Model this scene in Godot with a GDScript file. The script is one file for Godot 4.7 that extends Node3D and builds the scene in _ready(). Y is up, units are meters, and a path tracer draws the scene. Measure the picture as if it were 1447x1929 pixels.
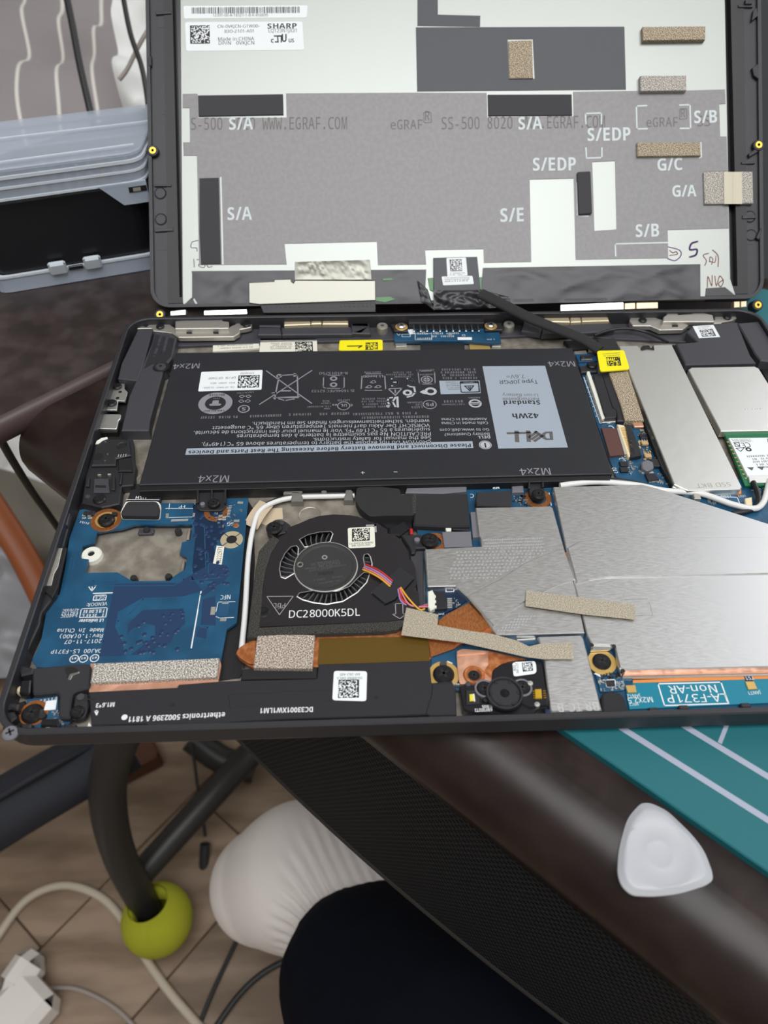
extends Node3D
# A tablet computer opened for repair on a dark desk: chassis in front, screen assembly leaning behind it.
# Units of the small parts are millimetres (helpers convert); the chassis frame is x right, z toward the viewer, y up.

const MM := 0.001
var M := {}
var inks := {}
var rng := RandomNumberGenerator.new()
var font_plain: SystemFont
var font_bold: SystemFont
var font_mono: SystemFont

# ---------------------------------------------------------------- materials

func mat(called: String, c: Color, rough := 0.6, metal := 0.0, spec := 0.5) -> StandardMaterial3D:
	var m := StandardMaterial3D.new()
	m.resource_name = called
	m.albedo_color = c
	m.roughness = rough
	m.metallic = metal
	m.metallic_specular = spec
	M[called] = m
	return m

func c8(r: int, g: int, b: int) -> Color:
	return Color(r / 255.0, g / 255.0, b / 255.0)

func noise_tex(freq: float, octaves: int, a: Color, b: Color, size := 256, seed_ := 1, kind := FastNoiseLite.TYPE_SIMPLEX_SMOOTH, lo := 0.25, hi := 0.75) -> NoiseTexture2D:
	var n := FastNoiseLite.new()
	n.noise_type = kind
	n.seed = seed_
	n.frequency = freq
	n.fractal_octaves = octaves
	var t := NoiseTexture2D.new()
	t.width = size
	t.height = size
	t.seamless = true
	t.noise = n
	var g := Gradient.new()
	g.offsets = PackedFloat32Array([lo, hi])
	g.colors = PackedColorArray([a, b])
	t.color_ramp = g
	return t

func tri_scale(m: StandardMaterial3D, tile_mm: float, stretch := Vector3.ONE) -> void:
	m.uv1_triplanar = true
	m.uv1_scale = Vector3.ONE * (1000.0 / tile_mm) * stretch

func bump(m: StandardMaterial3D, t: Texture2D, cm: float) -> void:
	m.heightmap_enabled = true
	m.heightmap_texture = t
	m.heightmap_scale = cm

func make_materials() -> void:
	var w := Color.WHITE
	var fine := noise_tex(0.25, 2, Color(0.35, 0.35, 0.35), w, 256, 3)
	var grit := noise_tex(0.45, 1, Color.BLACK, w, 256, 5)
	mat("chassis_black", c8(44, 44, 48), 0.42, 0.0, 0.5)
	bump(M.chassis_black, grit, 0.002); tri_scale(M.chassis_black, 12)
	mat("black_plastic", c8(36, 36, 39), 0.5)
	mat("dark_plastic", c8(60, 60, 66), 0.55)
	bump(M.dark_plastic, grit, 0.001); tri_scale(M.dark_plastic, 12)
	mat("soft_black", c8(40, 40, 43), 0.8)
	mat("sponge_grey", c8(66, 66, 70), 0.9)
	bump(M.sponge_grey, grit, 0.006); tri_scale(M.sponge_grey, 12)
	mat("deep_black", c8(20, 20, 22), 0.6)
	mat("gloss_black", c8(28, 28, 32), 0.28)
	mat("battery_film", c8(37, 38, 43), 0.42)
	bump(M.battery_film, noise_tex(0.012, 2, Color.BLACK, w, 256, 8), 0.012); tri_scale(M.battery_film, 90)
	mat("battery_side", c8(22, 22, 25), 0.5)
	var mg := mat("magnesium", w, 0.5, 0.75)
	mg.albedo_texture = noise_tex(0.02, 4, c8(150, 143, 132), c8(186, 178, 166), 256, 11)
	tri_scale(mg, 50)
	# brushed shield metal: fine grain stretched along the chassis width
	var al := mat("aluminium", c8(222, 222, 222), 0.33, 1.0)
	al.roughness_texture = noise_tex(0.2, 3, Color(0.75, 0.75, 0.75), w, 256, 12)
	al.roughness_texture_channel = BaseMaterial3D.TEXTURE_CHANNEL_GRAYSCALE
	al.roughness = 0.44
	bump(al, noise_tex(0.2, 3, Color.BLACK, w, 256, 13), 0.0006)
	tri_scale(al, 24, Vector3(0.12, 1, 1))
	mat("dimple_metal", c8(176, 176, 176), 0.7, 0.8)
	mat("pale_metal", c8(240, 240, 236), 0.42, 1.0)
	bump(M.pale_metal, noise_tex(0.03, 2, Color.BLACK, w, 256, 14), 0.0015); tri_scale(M.pale_metal, 60)
	mat("bracket_metal", c8(196, 192, 184), 0.5, 0.85)
	mat("bright_metal", c8(225, 225, 222), 0.25, 1.0)
	mat("panel_metal", c8(157, 160, 156), 0.46, 1.0)
	bump(M.panel_metal, fine, 0.001); tri_scale(M.panel_metal, 14)
	mat("graphite", c8(138, 136, 137), 0.55, 0.3)
	M.graphite.albedo_texture = noise_tex(0.05, 4, Color(0.965, 0.965, 0.965), w, 256, 16); tri_scale(M.graphite, 40)
	mat("gold", c8(214, 178, 106), 0.4, 0.55)
	mat("brass", c8(214, 170, 70), 0.3, 1.0)
	mat("pale_gold", c8(216, 200, 168), 0.4, 0.55)
	var cu := mat("copper", w, 0.42, 0.9)
	cu.albedo_texture = noise_tex(0.04, 4, c8(204, 122, 72), c8(236, 160, 108), 256, 18); tri_scale(cu, 30)
	var cud := mat("worn_copper", w, 0.5, 0.8)
	cud.albedo_texture = noise_tex(0.12, 4, c8(158, 98, 54), c8(186, 122, 74), 256, 19); tri_scale(cud, 20, Vector3(1, 1, 0.4))
	mat("pink_copper", c8(232, 178, 150), 0.4, 0.7)
	bump(M.pink_copper, noise_tex(0.02, 2, Color.BLACK, w, 256, 20), 0.02); tri_scale(M.pink_copper, 40)
	mat("polyimide", c8(92, 70, 24), 0.3)
	mat("flex_brown", c8(92, 62, 56), 0.4)
	var pcb := mat("board_blue", w, 0.38)
	pcb.albedo_texture = noise_tex(0.015, 3, c8(24, 70, 100), c8(31, 82, 114), 256, 22); tri_scale(pcb, 60)
	bump(pcb, noise_tex(0.06, 2, Color.BLACK, w, 256, 23), 0.003)
	mat("board_pour", c8(32, 56, 90), 0.4)
	mat("board_dark", c8(12, 38, 66), 0.4)
	mat("board_light", c8(34, 78, 112), 0.36)
	mat("board_teal", c8(0, 122, 146), 0.4)
	mat("board_orange", c8(222, 140, 74), 0.45)
	mat("board_green", c8(24, 108, 70), 0.45)
	mat("via", c8(28, 52, 88), 0.35)
	mat("ink_white", c8(226, 228, 228), 0.6)
	mat("ink_pale", c8(176, 180, 186), 0.6)
	mat("ink_grey", c8(134, 134, 140), 0.6)
	mat("ink_panel", c8(206, 214, 216), 0.6)
	mat("ink_black", c8(28, 28, 30), 0.6)
	mat("ink_dim", c8(92, 88, 88), 0.6)
	mat("ink_fan", c8(150, 150, 150), 0.5)
	mat("ink_purple", c8(84, 46, 116), 0.5)
	mat("ink_red", c8(128, 62, 40), 0.5)
	mat("ink_navy", c8(52, 50, 74), 0.5)
	mat("label_white", c8(232, 236, 238), 0.5)
	mat("label_cream", c8(226, 224, 210), 0.5)
	mat("label_yellow", c8(246, 232, 20), 0.45)
	mat("label_grey", c8(156, 166, 178), 0.5)
	mat("chip_black", c8(38, 38, 42), 0.4)
	mat("chip_grey", c8(112, 112, 118), 0.4)
	mat("solder", c8(206, 206, 200), 0.35, 0.8)
	mat("cap_tan", c8(190, 160, 116), 0.5)
	mat("connector_cream", c8(230, 214, 176), 0.5)
	mat("connector_white", c8(226, 226, 214), 0.5)
	mat("screw_black", c8(40, 40, 42), 0.35, 0.5)
	mat("wire_white", c8(224, 224, 222), 0.4)
	mat("wire_black", c8(34, 34, 36), 0.4)
	mat("wire_red", c8(190, 40, 36), 0.4)
	mat("wire_yellow", c8(216, 160, 44), 0.4)
	mat("wire_violet", c8(146, 124, 176), 0.4)
	mat("wire_pink", c8(206, 120, 130), 0.4)
	mat("lens_glass", c8(18, 20, 30), 0.08)
	mat("amber", c8(188, 150, 40), 0.25)
	mat("led_yellow", c8(228, 214, 70), 0.4)
	# conductive foam gaskets: sparkling woven speckle
	for f in [["foam_silver", c8(84, 78, 72), c8(255, 248, 238)], ["foam_tan", c8(70, 58, 44), c8(244, 226, 196)], ["foam_warm", c8(96, 84, 74), c8(240, 224, 208)]]:
		var fm := mat(f[0], Color.WHITE, 0.55, 0.1)
		fm.albedo_texture = noise_tex(0.16, 2, f[1], f[2], 256, 30, FastNoiseLite.TYPE_SIMPLEX_SMOOTH, 0.28, 0.7)
		bump(fm, noise_tex(0.16, 2, Color.BLACK, w, 256, 30), 0.02)
		tri_scale(fm, 20)
	var fd := mat("foam_dark", w, 0.95)
	fd.albedo_texture = noise_tex(0.22, 3, c8(38, 37, 34), c8(92, 90, 84), 256, 33)
	bump(fd, noise_tex(0.22, 3, Color.BLACK, w, 256, 33), 0.05); tri_scale(fd, 26)
	var foil := mat("fabric_foil", w, 0.5, 0.45)
	foil.albedo_texture = noise_tex(0.2, 2, c8(146, 137, 119), c8(208, 198, 178), 256, 35)
	bump(foil, noise_tex(0.35, 2, Color.BLACK, w, 256, 35), 0.008); tri_scale(foil, 24)
	mat("masking", c8(196, 178, 152), 0.7)
	mat("tape_black", c8(42, 41, 46), 0.36)
	mat("tape_cloth", c8(36, 36, 38), 0.85)
	mat("silver_tape", c8(148, 147, 138), 0.42, 0.9)
	# furniture
	var wood := mat("espresso_wood", w, 0.36, 0.0, 0.42)
	wood.albedo_texture = noise_tex(0.02, 5, c8(30, 20, 18), c8(46, 34, 31), 512, 40); tri_scale(wood, 180, Vector3(1, 1, 1))
	bump(wood, noise_tex(0.12, 3, Color.BLACK, w, 256, 41), 0.002)
	var side := mat("side_wood", w, 0.34)
	side.albedo_texture = noise_tex(0.02, 5, c8(48, 40, 39), c8(66, 57, 56), 512, 43); tri_scale(side, 180)
	mat("mat_teal", c8(6, 98, 106), 0.55)
	bump(M.mat_teal, grit, 0.002); tri_scale(M.mat_teal, 16)
	mat("mat_line", c8(160, 166, 184), 0.6)
	mat("pick_white", c8(176, 178, 183), 0.4)
	var planks := [c8(136, 113, 92), c8(130, 108, 88), c8(142, 118, 96)]
	for i in 3:
		var pm := mat("plank_%d" % i, w, 0.5)
		var dk: Color = planks[i]
		pm.albedo_texture = noise_tex(0.012, 5, dk.darkened(0.16), dk.lightened(0.1), 512, 50 + i)
		tri_scale(pm, 420, Vector3(0.35, 1, 1.6))
	mat("seam", c8(96, 79, 64), 0.8)
	mat("steel_dark", c8(44, 42, 41), 0.45, 0.1)
	mat("felt_green", c8(170, 172, 36), 0.95)
	bump(M.felt_green, fine, 0.08); tri_scale(M.felt_green, 30)
	mat("sock", c8(232, 224, 219), 0.95)
	bump(M.sock, fine, 0.03); tri_scale(M.sock, 16)
	mat("trouser", c8(18, 21, 31), 0.95, 0.0, 0.2)
	bump(M.trouser, fine, 0.05); tri_scale(M.trouser, 18)
	mat("skin", c8(206, 160, 134), 0.6)
	mat("cable_beige", c8(186, 174, 156), 0.5)
	mat("cable_grey", c8(150, 140, 132), 0.5)
	mat("white_plastic", c8(226, 220, 214), 0.4)
	mat("clear_lid", Color(0.80, 0.84, 0.90, 0.36), 0.3)
	M.clear_lid.transparency = BaseMaterial3D.TRANSPARENCY_ALPHA
	mat("clear_rim", Color(0.74, 0.78, 0.84, 0.6), 0.35)
	M.clear_rim.transparency = BaseMaterial3D.TRANSPARENCY_ALPHA
	mat("clear_edge", Color(0.84, 0.87, 0.9, 0.85), 0.35)
	M.clear_edge.transparency = BaseMaterial3D.TRANSPARENCY_ALPHA
	mat("insert_black", c8(22, 23, 27), 0.3)
	mat("wall_paint", c8(222, 220, 214), 0.9)
	mat("ceiling_paint", c8(236, 236, 232), 0.9)
	mat("cloth_white", c8(226, 226, 224), 0.9)
	mat("cloth_grey", c8(176, 176, 180), 0.95)
	mat("cloth_olive", c8(136, 130, 118), 0.9)
	mat("orange_wood", c8(150, 78, 30), 0.45)
	mat("block_brown", c8(84, 50, 30), 0.6)
	mat("bag_black", c8(34, 35, 38), 0.7)
	mat("strap_grey", c8(92, 92, 98), 0.8)
	mat("dark_pad", c8(32, 34, 42), 0.75)
	# bedding with thin woven stripes
	var im := Image.create(256, 64, false, Image.FORMAT_RGB8)
	im.fill(c8(150, 143, 144))
	for k in 4:
		im.fill_rect(Rect2i(30 + k * 64, 0, 6, 64), c8(226, 222, 214))
	var sb := mat("striped_cloth", w, 0.6)
	sb.albedo_texture = ImageTexture.create_from_image(im)
	sb.rim_enabled = true
	sb.rim = 0.3
	# honeycomb-perforated sheet
	var hx := Image.create(448, 388, false, Image.FORMAT_RGB8)
	var hb := Image.create(448, 388, false, Image.FORMAT_RGB8)
	for py in 388:
		for px in 448:
			var best := 9.0
			for row in range(-1, 5):
				for col in range(-1, 5):
					var cx := (col + (0.5 if row % 2 != 0 else 0.0)) * 112.0 + 56.0
					var cy := row * 97.0 + 48.0
					best = minf(best, Vector2(px - cx, py - cy).length() / 56.0)
			var k := smoothstep(0.62, 0.78, best)
			hx.set_pixel(px, py, c8(6, 7, 8).lerp(c8(40, 43, 47), k))
			hb.set_pixel(px, py, Color(k, k, k))
	var hm := mat("perforated", w, 0.6, 0.0, 0.25)
	hm.albedo_texture = ImageTexture.create_from_image(hx)
	bump(hm, ImageTexture.create_from_image(hb), 0.04)
	hm.uv1_scale = Vector3(1, 1, 1)

# ---------------------------------------------------------------- shape helpers

func pv(a: Array) -> PackedVector2Array:
	var r := PackedVector2Array()
	for i in range(0, a.size(), 2):
		r.append(Vector2(a[i], a[i + 1]))
	return r

func begin() -> SurfaceTool:
	var st := SurfaceTool.new()
	st.begin(Mesh.PRIMITIVE_TRIANGLES)
	return st

# one flat triangle, wound so that its front looks along the hint
func tri(st: SurfaceTool, a: Vector3, b: Vector3, c: Vector3, hint: Vector3) -> void:
	var n := (c - a).cross(b - a)
	if n.dot(hint) < 0.0:
		var t := b
		b = c
		c = t
		n = -n
	if n.length() < 1e-14:
		return
	n = n.normalized()
	for v in [a, b, c]:
		st.set_normal(n)
		st.set_uv(Vector2(v.x, v.z) * 10.0)
		st.add_vertex(v)

func quad(st: SurfaceTool, a: Vector3, b: Vector3, c: Vector3, d: Vector3, hint: Vector3) -> void:
	tri(st, a, b, c, hint)
	tri(st, a, c, d, hint)

func smooth_tri(st: SurfaceTool, v: Array, n: Array, uv := []) -> void:
	var o := [0, 1, 2]
	var g: Vector3 = (v[2] - v[0]).cross(v[1] - v[0])
	if g.dot(n[0] + n[1] + n[2]) < 0.0:
		o = [0, 2, 1]
	for i in o:
		st.set_normal(n[i])
		st.set_uv(uv[i] if uv.size() else Vector2(v[i].x, v[i].z) * 10.0)
		st.add_vertex(v[i])

func obj(host: Node, called: String, st: SurfaceTool, m: Material) -> MeshInstance3D:
	var o := MeshInstance3D.new()
	o.name = called
	o.mesh = st.commit()
	o.material_override = m
	host.add_child(o, true)
	return o

func ccw(p: PackedVector2Array) -> PackedVector2Array:
	var a := 0.0
	for i in p.size():
		var q := p[(i + 1) % p.size()]
		a += p[i].x * q.y - q.x * p[i].y
	if a < 0.0:
		p = p.duplicate()
		p.reverse()
	return p

# polygon moved inward by d (mitred); needs ccw order
func inset(p: PackedVector2Array, d: float) -> PackedVector2Array:
	var r := PackedVector2Array()
	var n := p.size()
	for i in n:
		var e0 := (p[i] - p[(i + n - 1) % n]).normalized()
		var e1 := (p[(i + 1) % n] - p[i]).normalized()
		var n0 := Vector2(-e0.y, e0.x)
		var n1 := Vector2(-e1.y, e1.x)
		var k := maxf(1.0 + n0.dot(n1), 0.35)
		r.append(p[i] + (n0 + n1) / k * d)
	return r

func v3(p: Vector2, y: float) -> Vector3:
	return Vector3(p.x, y, p.y) * MM

func add_plate(st: SurfaceTool, poly: PackedVector2Array, y0: float, y1: float, ch := 0.15) -> void:
	var p := ccw(poly)
	var q := inset(p, ch) if ch > 0.0 else p
	var idx := Geometry2D.triangulate_polygon(q)
	if idx.is_empty():
		q = p
		ch = 0.0
		idx = Geometry2D.triangulate_polygon(q)
	for i in range(0, idx.size(), 3):
		tri(st, v3(q[idx[i]], y1), v3(q[idx[i + 1]], y1), v3(q[idx[i + 2]], y1), Vector3.UP)
		tri(st, v3(q[idx[i]], y0), v3(q[idx[i + 1]], y0), v3(q[idx[i + 2]], y0), Vector3.DOWN)
	var n := p.size()
	for i in n:
		var j := (i + 1) % n
		var e := p[j] - p[i]
		var out := Vector3(e.y, 0, -e.x)
		quad(st, v3(p[i], y0), v3(p[j], y0), v3(p[j], y1 - ch), v3(p[i], y1 - ch), out)
		if ch > 0.0:
			quad(st, v3(p[i], y1 - ch), v3(p[j], y1 - ch), v3(q[j], y1), v3(q[i], y1), out + Vector3.UP * out.length())
	
func plate(host: Node, called: String, poly: PackedVector2Array, y0: float, y1: float, m: Material, ch := 0.15) -> MeshInstance3D:
	var st := begin()
	add_plate(st, poly, y0, y1, ch)
	return obj(host, called, st, m)

# outline with a hole, joined to it by a slit too thin to see
func holed(outer: PackedVector2Array, holes: Array) -> PackedVector2Array:
	var p := ccw(outer)
	for h in holes:
		var q := ccw(h)
		q.reverse()
		var bi := 0
		var bj := 0
		var best := 1e9
		for i in p.size():
			for j in q.size():
				var d := p[i].distance_to(q[j])
				if d < best:
					best = d
					bi = i
					bj = j
		var side := (q[bj] - p[bi]).normalized()
		side = Vector2(-side.y, side.x) * -0.006
		var r := PackedVector2Array()
		for i in bi:
			r.append(p[i])
		r.append(p[bi] - side)
		for j in q.size():
			var v := q[(bj + j) % q.size()]
			r.append(v - side if j == 0 else v)
		r.append(q[bj] + side)
		r.append(p[bi] + side)
		for i in range(bi + 1, p.size()):
			r.append(p[i])
		p = r
	return p

func circ(c: Vector2, r: float, n := 24, rz := -1.0) -> PackedVector2Array:
	var a := PackedVector2Array()
	for i in n:
		var t := TAU * i / n
		a.append(c + Vector2(cos(t) * r, sin(t) * (r if rz < 0.0 else rz)))
	return a

func rrect(x0: float, z0: float, x1: float, z1: float, r: float, n := 6) -> PackedVector2Array:
	var a := PackedVector2Array()
	for k in 4:
		var c: Vector2 = [Vector2(x1 - r, z1 - r), Vector2(x0 + r, z1 - r), Vector2(x0 + r, z0 + r), Vector2(x1 - r, z0 + r)][k]
		for i in n + 1:
			var t := PI / 2 * (k + float(i) / n)
			a.append(c + Vector2(cos(t), sin(t)) * r)
	return a

# corners of any polygon rounded
func rounded(p: PackedVector2Array, r: float, n := 4) -> PackedVector2Array:
	var a := PackedVector2Array()
	var k := p.size()
	for i in k:
		var u := p[(i + k - 1) % k] - p[i]
		var v := p[(i + 1) % k] - p[i]
		var d := minf(r, minf(u.length(), v.length()) * 0.45)
		var s := p[i] + u.normalized() * d
		var e := p[i] + v.normalized() * d
		for j in n + 1:
			var t := float(j) / n
			a.append(s.lerp(p[i], t).lerp(p[i].lerp(e, t), t))
	return a

# lathe about a vertical axis; profile of (radius, y) in mm from the top inward edge down
func add_lathe(st: SurfaceTool, c: Vector2, prof: Array, n := 20) -> void:
	for i in n:
		var t0 := TAU * i / n
		var t1 := TAU * (i + 1) / n
		for k in prof.size() - 1:
			var a: Vector2 = prof[k]
			var b: Vector2 = prof[k + 1]
			var d := b - a
			var nn := Vector2(-d.y, d.x)
			var mid := (t0 + t1) / 2
			var hint := Vector3(cos(mid) * nn.x, nn.y, sin(mid) * nn.x)
			quad(st, v3(c + Vector2(cos(t0), sin(t0)) * a.x, a.y), v3(c + Vector2(cos(t1), sin(t1)) * a.x, a.y), v3(c + Vector2(cos(t1), sin(t1)) * b.x, b.y), v3(c + Vector2(cos(t0), sin(t0)) * b.x, b.y), hint)

func lathe(host: Node, called: String, c: Vector2, prof: Array, m: Material, n := 20) -> MeshInstance3D:
	var st := begin()
	add_lathe(st, c, prof, n)
	return obj(host, called, st, m)

func path3(pts: Array, steps := 6) -> PackedVector3Array:
	var r := PackedVector3Array()
	var n := pts.size()
	for i in n - 1:
		var p0: Vector3 = pts[maxi(i - 1, 0)]
		var p3: Vector3 = pts[mini(i + 2, n - 1)]
		var a: Vector3 = pts[i]
		var b: Vector3 = pts[i + 1]
		for k in steps:
			r.append(a.cubic_interpolate(b, p0, p3, float(k) / steps))
	r.append(pts[n - 1])
	return r

# tube along points; radius may be one number or [start, end]; flat squeezes it vertically
func add_tube(st: SurfaceTool, pts: PackedVector3Array, r0: float, r1: float, seg := 10, flat := 1.0) -> void:
	var rings := []
	var norms := []
	var n := pts.size()
	var up := Vector3.UP
	for i in n:
		var t := (pts[mini(i + 1, n - 1)] - pts[maxi(i - 1, 0)]).normalized()
		if absf(t.dot(up)) > 0.98:
			up = Vector3.RIGHT
		var x := t.cross(up).normalized()
		var y := x.cross(t).normalized()
		up = y if flat == 1.0 else Vector3.UP
		var r := lerpf(r0, r1, float(i) / maxi(n - 1, 1))
		var ring := []
		var rn := []
		for k in seg:
			var a := TAU * k / seg
			ring.append(pts[i] + (x * cos(a) + y * sin(a) * flat) * r)
			rn.append((x * cos(a) * flat + y * sin(a)).normalized())
		rings.append(ring)
		norms.append(rn)
	for i in n - 1:
		for k in seg:
			var j := (k + 1) % seg
			smooth_tri(st, [rings[i][k], rings[i][j], rings[i + 1][j]], [norms[i][k], norms[i][j], norms[i + 1][j]])
			smooth_tri(st, [rings[i][k], rings[i + 1][j], rings[i + 1][k]], [norms[i][k], norms[i + 1][j], norms[i + 1][k]])
	for e in [0, n - 1]:
		var out: Vector3 = (pts[e] - pts[1 if e == 0 else n - 2]).normalized()
		for k in range(1, seg - 1):
			tri(st, rings[e][0], rings[e][k], rings[e][k + 1], out)

func tube(host: Node, called: String, pts: Array, r: float, m: Material, steps := 6, r1 := -1.0, flat := 1.0, unit := MM) -> MeshInstance3D:
	var st := begin()
	var q := path3(pts, steps)
	for i in q.size():
		q[i] *= unit
	add_tube(st, q, r * unit, (r if r1 < 0.0 else r1) * unit, 10, flat)
	return obj(host, called, st, m)

func add_box(st: SurfaceTool, xf: Transform3D, s: Vector3, ch := 0.0) -> void:
	var h := s / 2
	for ax in 3:
		for sg in [-1.0, 1.0]:
			var n := Vector3.ZERO
			n[ax] = sg
			var u := Vector3.ZERO
			u[(ax + 1) % 3] = h[(ax + 1) % 3] - ch
			var v := Vector3.ZERO
			v[(ax + 2) % 3] = h[(ax + 2) % 3] - ch
			var c := n * h[ax]
			quad(st, xf * (c - u - v), xf * (c + u - v), xf * (c + u + v), xf * (c - u + v), xf.basis * n)
	if ch > 0.0:
		for ax in 3:
			var b := (ax + 1) % 3
			var d := (ax + 2) % 3
			for s1 in [-1.0, 1.0]:
				for s2 in [-1.0, 1.0]:
					var p := Vector3.ZERO
					p[b] = s1 * h[b]
					p[d] = s2 * (h[d] - ch)
					var q := Vector3.ZERO
					q[b] = s1 * (h[b] - ch)
					q[d] = s2 * h[d]
					var l := Vector3.ZERO
					l[ax] = h[ax] - ch
					var n := Vector3.ZERO
					n[b] = s1
					n[d] = s2
					quad(st, xf * (p - l), xf * (p + l), xf * (q + l), xf * (q - l), xf.basis * n)

func box(host: Node, called: String, xf: Transform3D, s: Vector3, m: Material, ch := 0.0) -> MeshInstance3D:
	var st := begin()
	add_box(st, xf, s, ch)
	return obj(host, called, st, m)

# box in mm, standing on y0
func brick(host: Node, called: String, c: Vector2, sx: float, sz: float, y0: float, y1: float, m: Material, turn := 0.0, ch := 0.1) -> MeshInstance3D:
	return box(host, called, Transform3D(Basis(Vector3.UP, turn), Vector3(c.x, (y0 + y1) / 2, c.y) * MM), Vector3(sx, y1 - y0, sz) * MM, m, ch * MM)

# creased film over four corners (mm), finely divided, with thickness
func film(host: Node, called: String, a: Vector3, b: Vector3, c: Vector3, d: Vector3, amp: float, freq: float, m: Material, seed_ := 1, nx := 40, nz := 12, thick := 0.12, edge_flat := true) -> MeshInstance3D:
	var ns := FastNoiseLite.new()
	ns.seed = seed_
	ns.frequency = freq
	ns.fractal_octaves = 3
	ns.noise_type = FastNoiseLite.TYPE_SIMPLEX
	var st := begin()
	var up := (b - a).cross(d - a).normalized()
	if up.y < 0.0:
		up = -up
	var top := []
	for j in nz + 1:
		for i in nx + 1:
			var u := float(i) / nx
			var v := float(j) / nz
			var p := a.lerp(b, u).lerp(d.lerp(c, u), v)
			var k := 1.0
			if edge_flat:
				k = clampf(minf(minf(u, 1 - u) * 12.0, minf(v, 1 - v) * 6.0), 0.0, 1.0)
			var w := 1.0 - absf(ns.get_noise_2d(p.x, p.z * 1.6)) * 2.2
			top.append((p + up * (w * amp * k + thick)) * MM)
	var W := nx + 1
	var nrm := []
	for j in nz + 1:
		for i in nx + 1:
			var dx: Vector3 = top[j * W + mini(i + 1, nx)] - top[j * W + maxi(i - 1, 0)]
			var dz: Vector3 = top[mini(j + 1, nz) * W + i] - top[maxi(j - 1, 0) * W + i]
			var n := dx.cross(dz).normalized()
			nrm.append(n if n.dot(up) > 0 else -n)
	for j in nz:
		for i in nx:
			var q := [j * W + i, j * W + i + 1, (j + 1) * W + i + 1, (j + 1) * W + i]
			for t in [[0, 1, 2], [0, 2, 3]]:
				smooth_tri(st, [top[q[t[0]]], top[q[t[1]]], top[q[t[2]]]], [nrm[q[t[0]]], nrm[q[t[1]]], nrm[q[t[2]]]])
	var cn := (a + b + c + d) / 4 * MM
	for e in [[a, b, 0, 1, nx], [d, c, nz * W, 1, nx], [a, d, 0, W, nz], [b, c, nx, W, nz]]:
		for i in e[4]:
			var p: Vector3 = top[e[2] + e[3] * i]
			var q: Vector3 = top[e[2] + e[3] * (i + 1)]
			var p0: Vector3 = (e[0].lerp(e[1], float(i) / e[4])) * MM
			var q0: Vector3 = (e[0].lerp(e[1], float(i + 1) / e[4])) * MM
			quad(st, p0, q0, q, p, p - cn)
	return obj(host, called, st, m)

# strip of film with thickness along a 3D path (mm), width across
func strap(host: Node, called: String, pts: Array, width: float, thick: float, m: Material, side: Vector3, steps := 5) -> MeshInstance3D:
	var st := begin()
	var q := path3(pts, steps)
	var s := side.normalized() * width / 2
	for i in q.size() - 1:
		var t := (q[i + 1] - q[i]).normalized()
		var n := side.cross(t).normalized() * thick / 2
		var a := (q[i] - s) * MM
		var b := (q[i] + s) * MM
		var c := (q[i + 1] + s) * MM
		var d := (q[i + 1] - s) * MM
		n *= MM
		quad(st, a + n, b + n, c + n, d + n, n)
		quad(st, a - n, b - n, c - n, d - n, -n)
		quad(st, a - n, a + n, d + n, d - n, -s)
		quad(st, b - n, b + n, c + n, c - n, s)
	return obj(host, called, st, m)

# ---------------------------------------------------------------- print (flat ink on a surface)

func ink(host: Node, m: Material, called := "printed_text") -> SurfaceTool:
	var key := [host, m, called]
	if not inks.has(key):
		inks[key] = begin()
	return inks[key]

func dry_inks() -> void:
	for key in inks:
		tag(obj(key[0], key[2], inks[key], key[1]), "", "", "", "" if key[2] == "printed_text" else "stuff")
	inks.clear()

# lettering whose lower edge runs from a to b (mm), its top to the left of that direction seen from above
func txt(host: Node, s: String, a: Vector2, b: Vector2, y: float, m: Material, tall := 1.0, bold := false, mono := false) -> void:
	var tm := TextMesh.new()
	tm.text = s
	tm.font = font_mono if mono else font_bold if bold else font_plain
	tm.font_size = 32
	tm.pixel_size = 0.01
	tm.depth = 0.0
	tm.curve_step = 2.5
	tm.horizontal_alignment = HORIZONTAL_ALIGNMENT_LEFT
	tm.vertical_alignment = VERTICAL_ALIGNMENT_BOTTOM
	var ar := tm.surface_get_arrays(0)
	var vs: PackedVector3Array = ar[Mesh.ARRAY_VERTEX]
	if vs.is_empty():
		return
	var lo := Vector3(1e9, 1e9, 0)
	var hi := -lo
	for v in vs:
		lo = lo.min(v)
		hi = hi.max(v)
	var k := (b - a).length() / (hi.x - lo.x)
	var X := (b - a).normalized()
	var Y := Vector2(X.y, -X.x)
	var st := ink(host, m)
	var ids = ar[Mesh.ARRAY_INDEX]
	var seq := []
	if ids == null or ids.is_empty():
		seq = range(vs.size())
	else:
		seq = Array(ids)
	for i in range(0, seq.size() - 2, 3):
		var t := []
		for j in 3:
			var v := vs[seq[i + j]]
			var p := a + X * (v.x - lo.x) * k + Y * (v.y - lo.y) * k * tall
			t.append(v3(p, y + 0.03))
		tri(st, t[0], t[1], t[2], Vector3.UP)

func line(host: Node, m: Material, a: Vector2, b: Vector2, w: float, y: float) -> void:
	var d := (b - a).normalized() * w / 2
	var s := Vector2(-d.y, d.x)
	quad(ink(host, m, "printed_marks"), v3(a - d - s, y + 0.03), v3(b + d - s, y + 0.03), v3(b + d + s, y + 0.03), v3(a - d + s, y + 0.03), Vector3.UP)

func lines(host: Node, m: Material, p: PackedVector2Array, w: float, y: float, closed := false) -> void:
	for i in p.size() - (0 if closed else 1):
		line(host, m, p[i], p[(i + 1) % p.size()], w, y)

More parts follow.
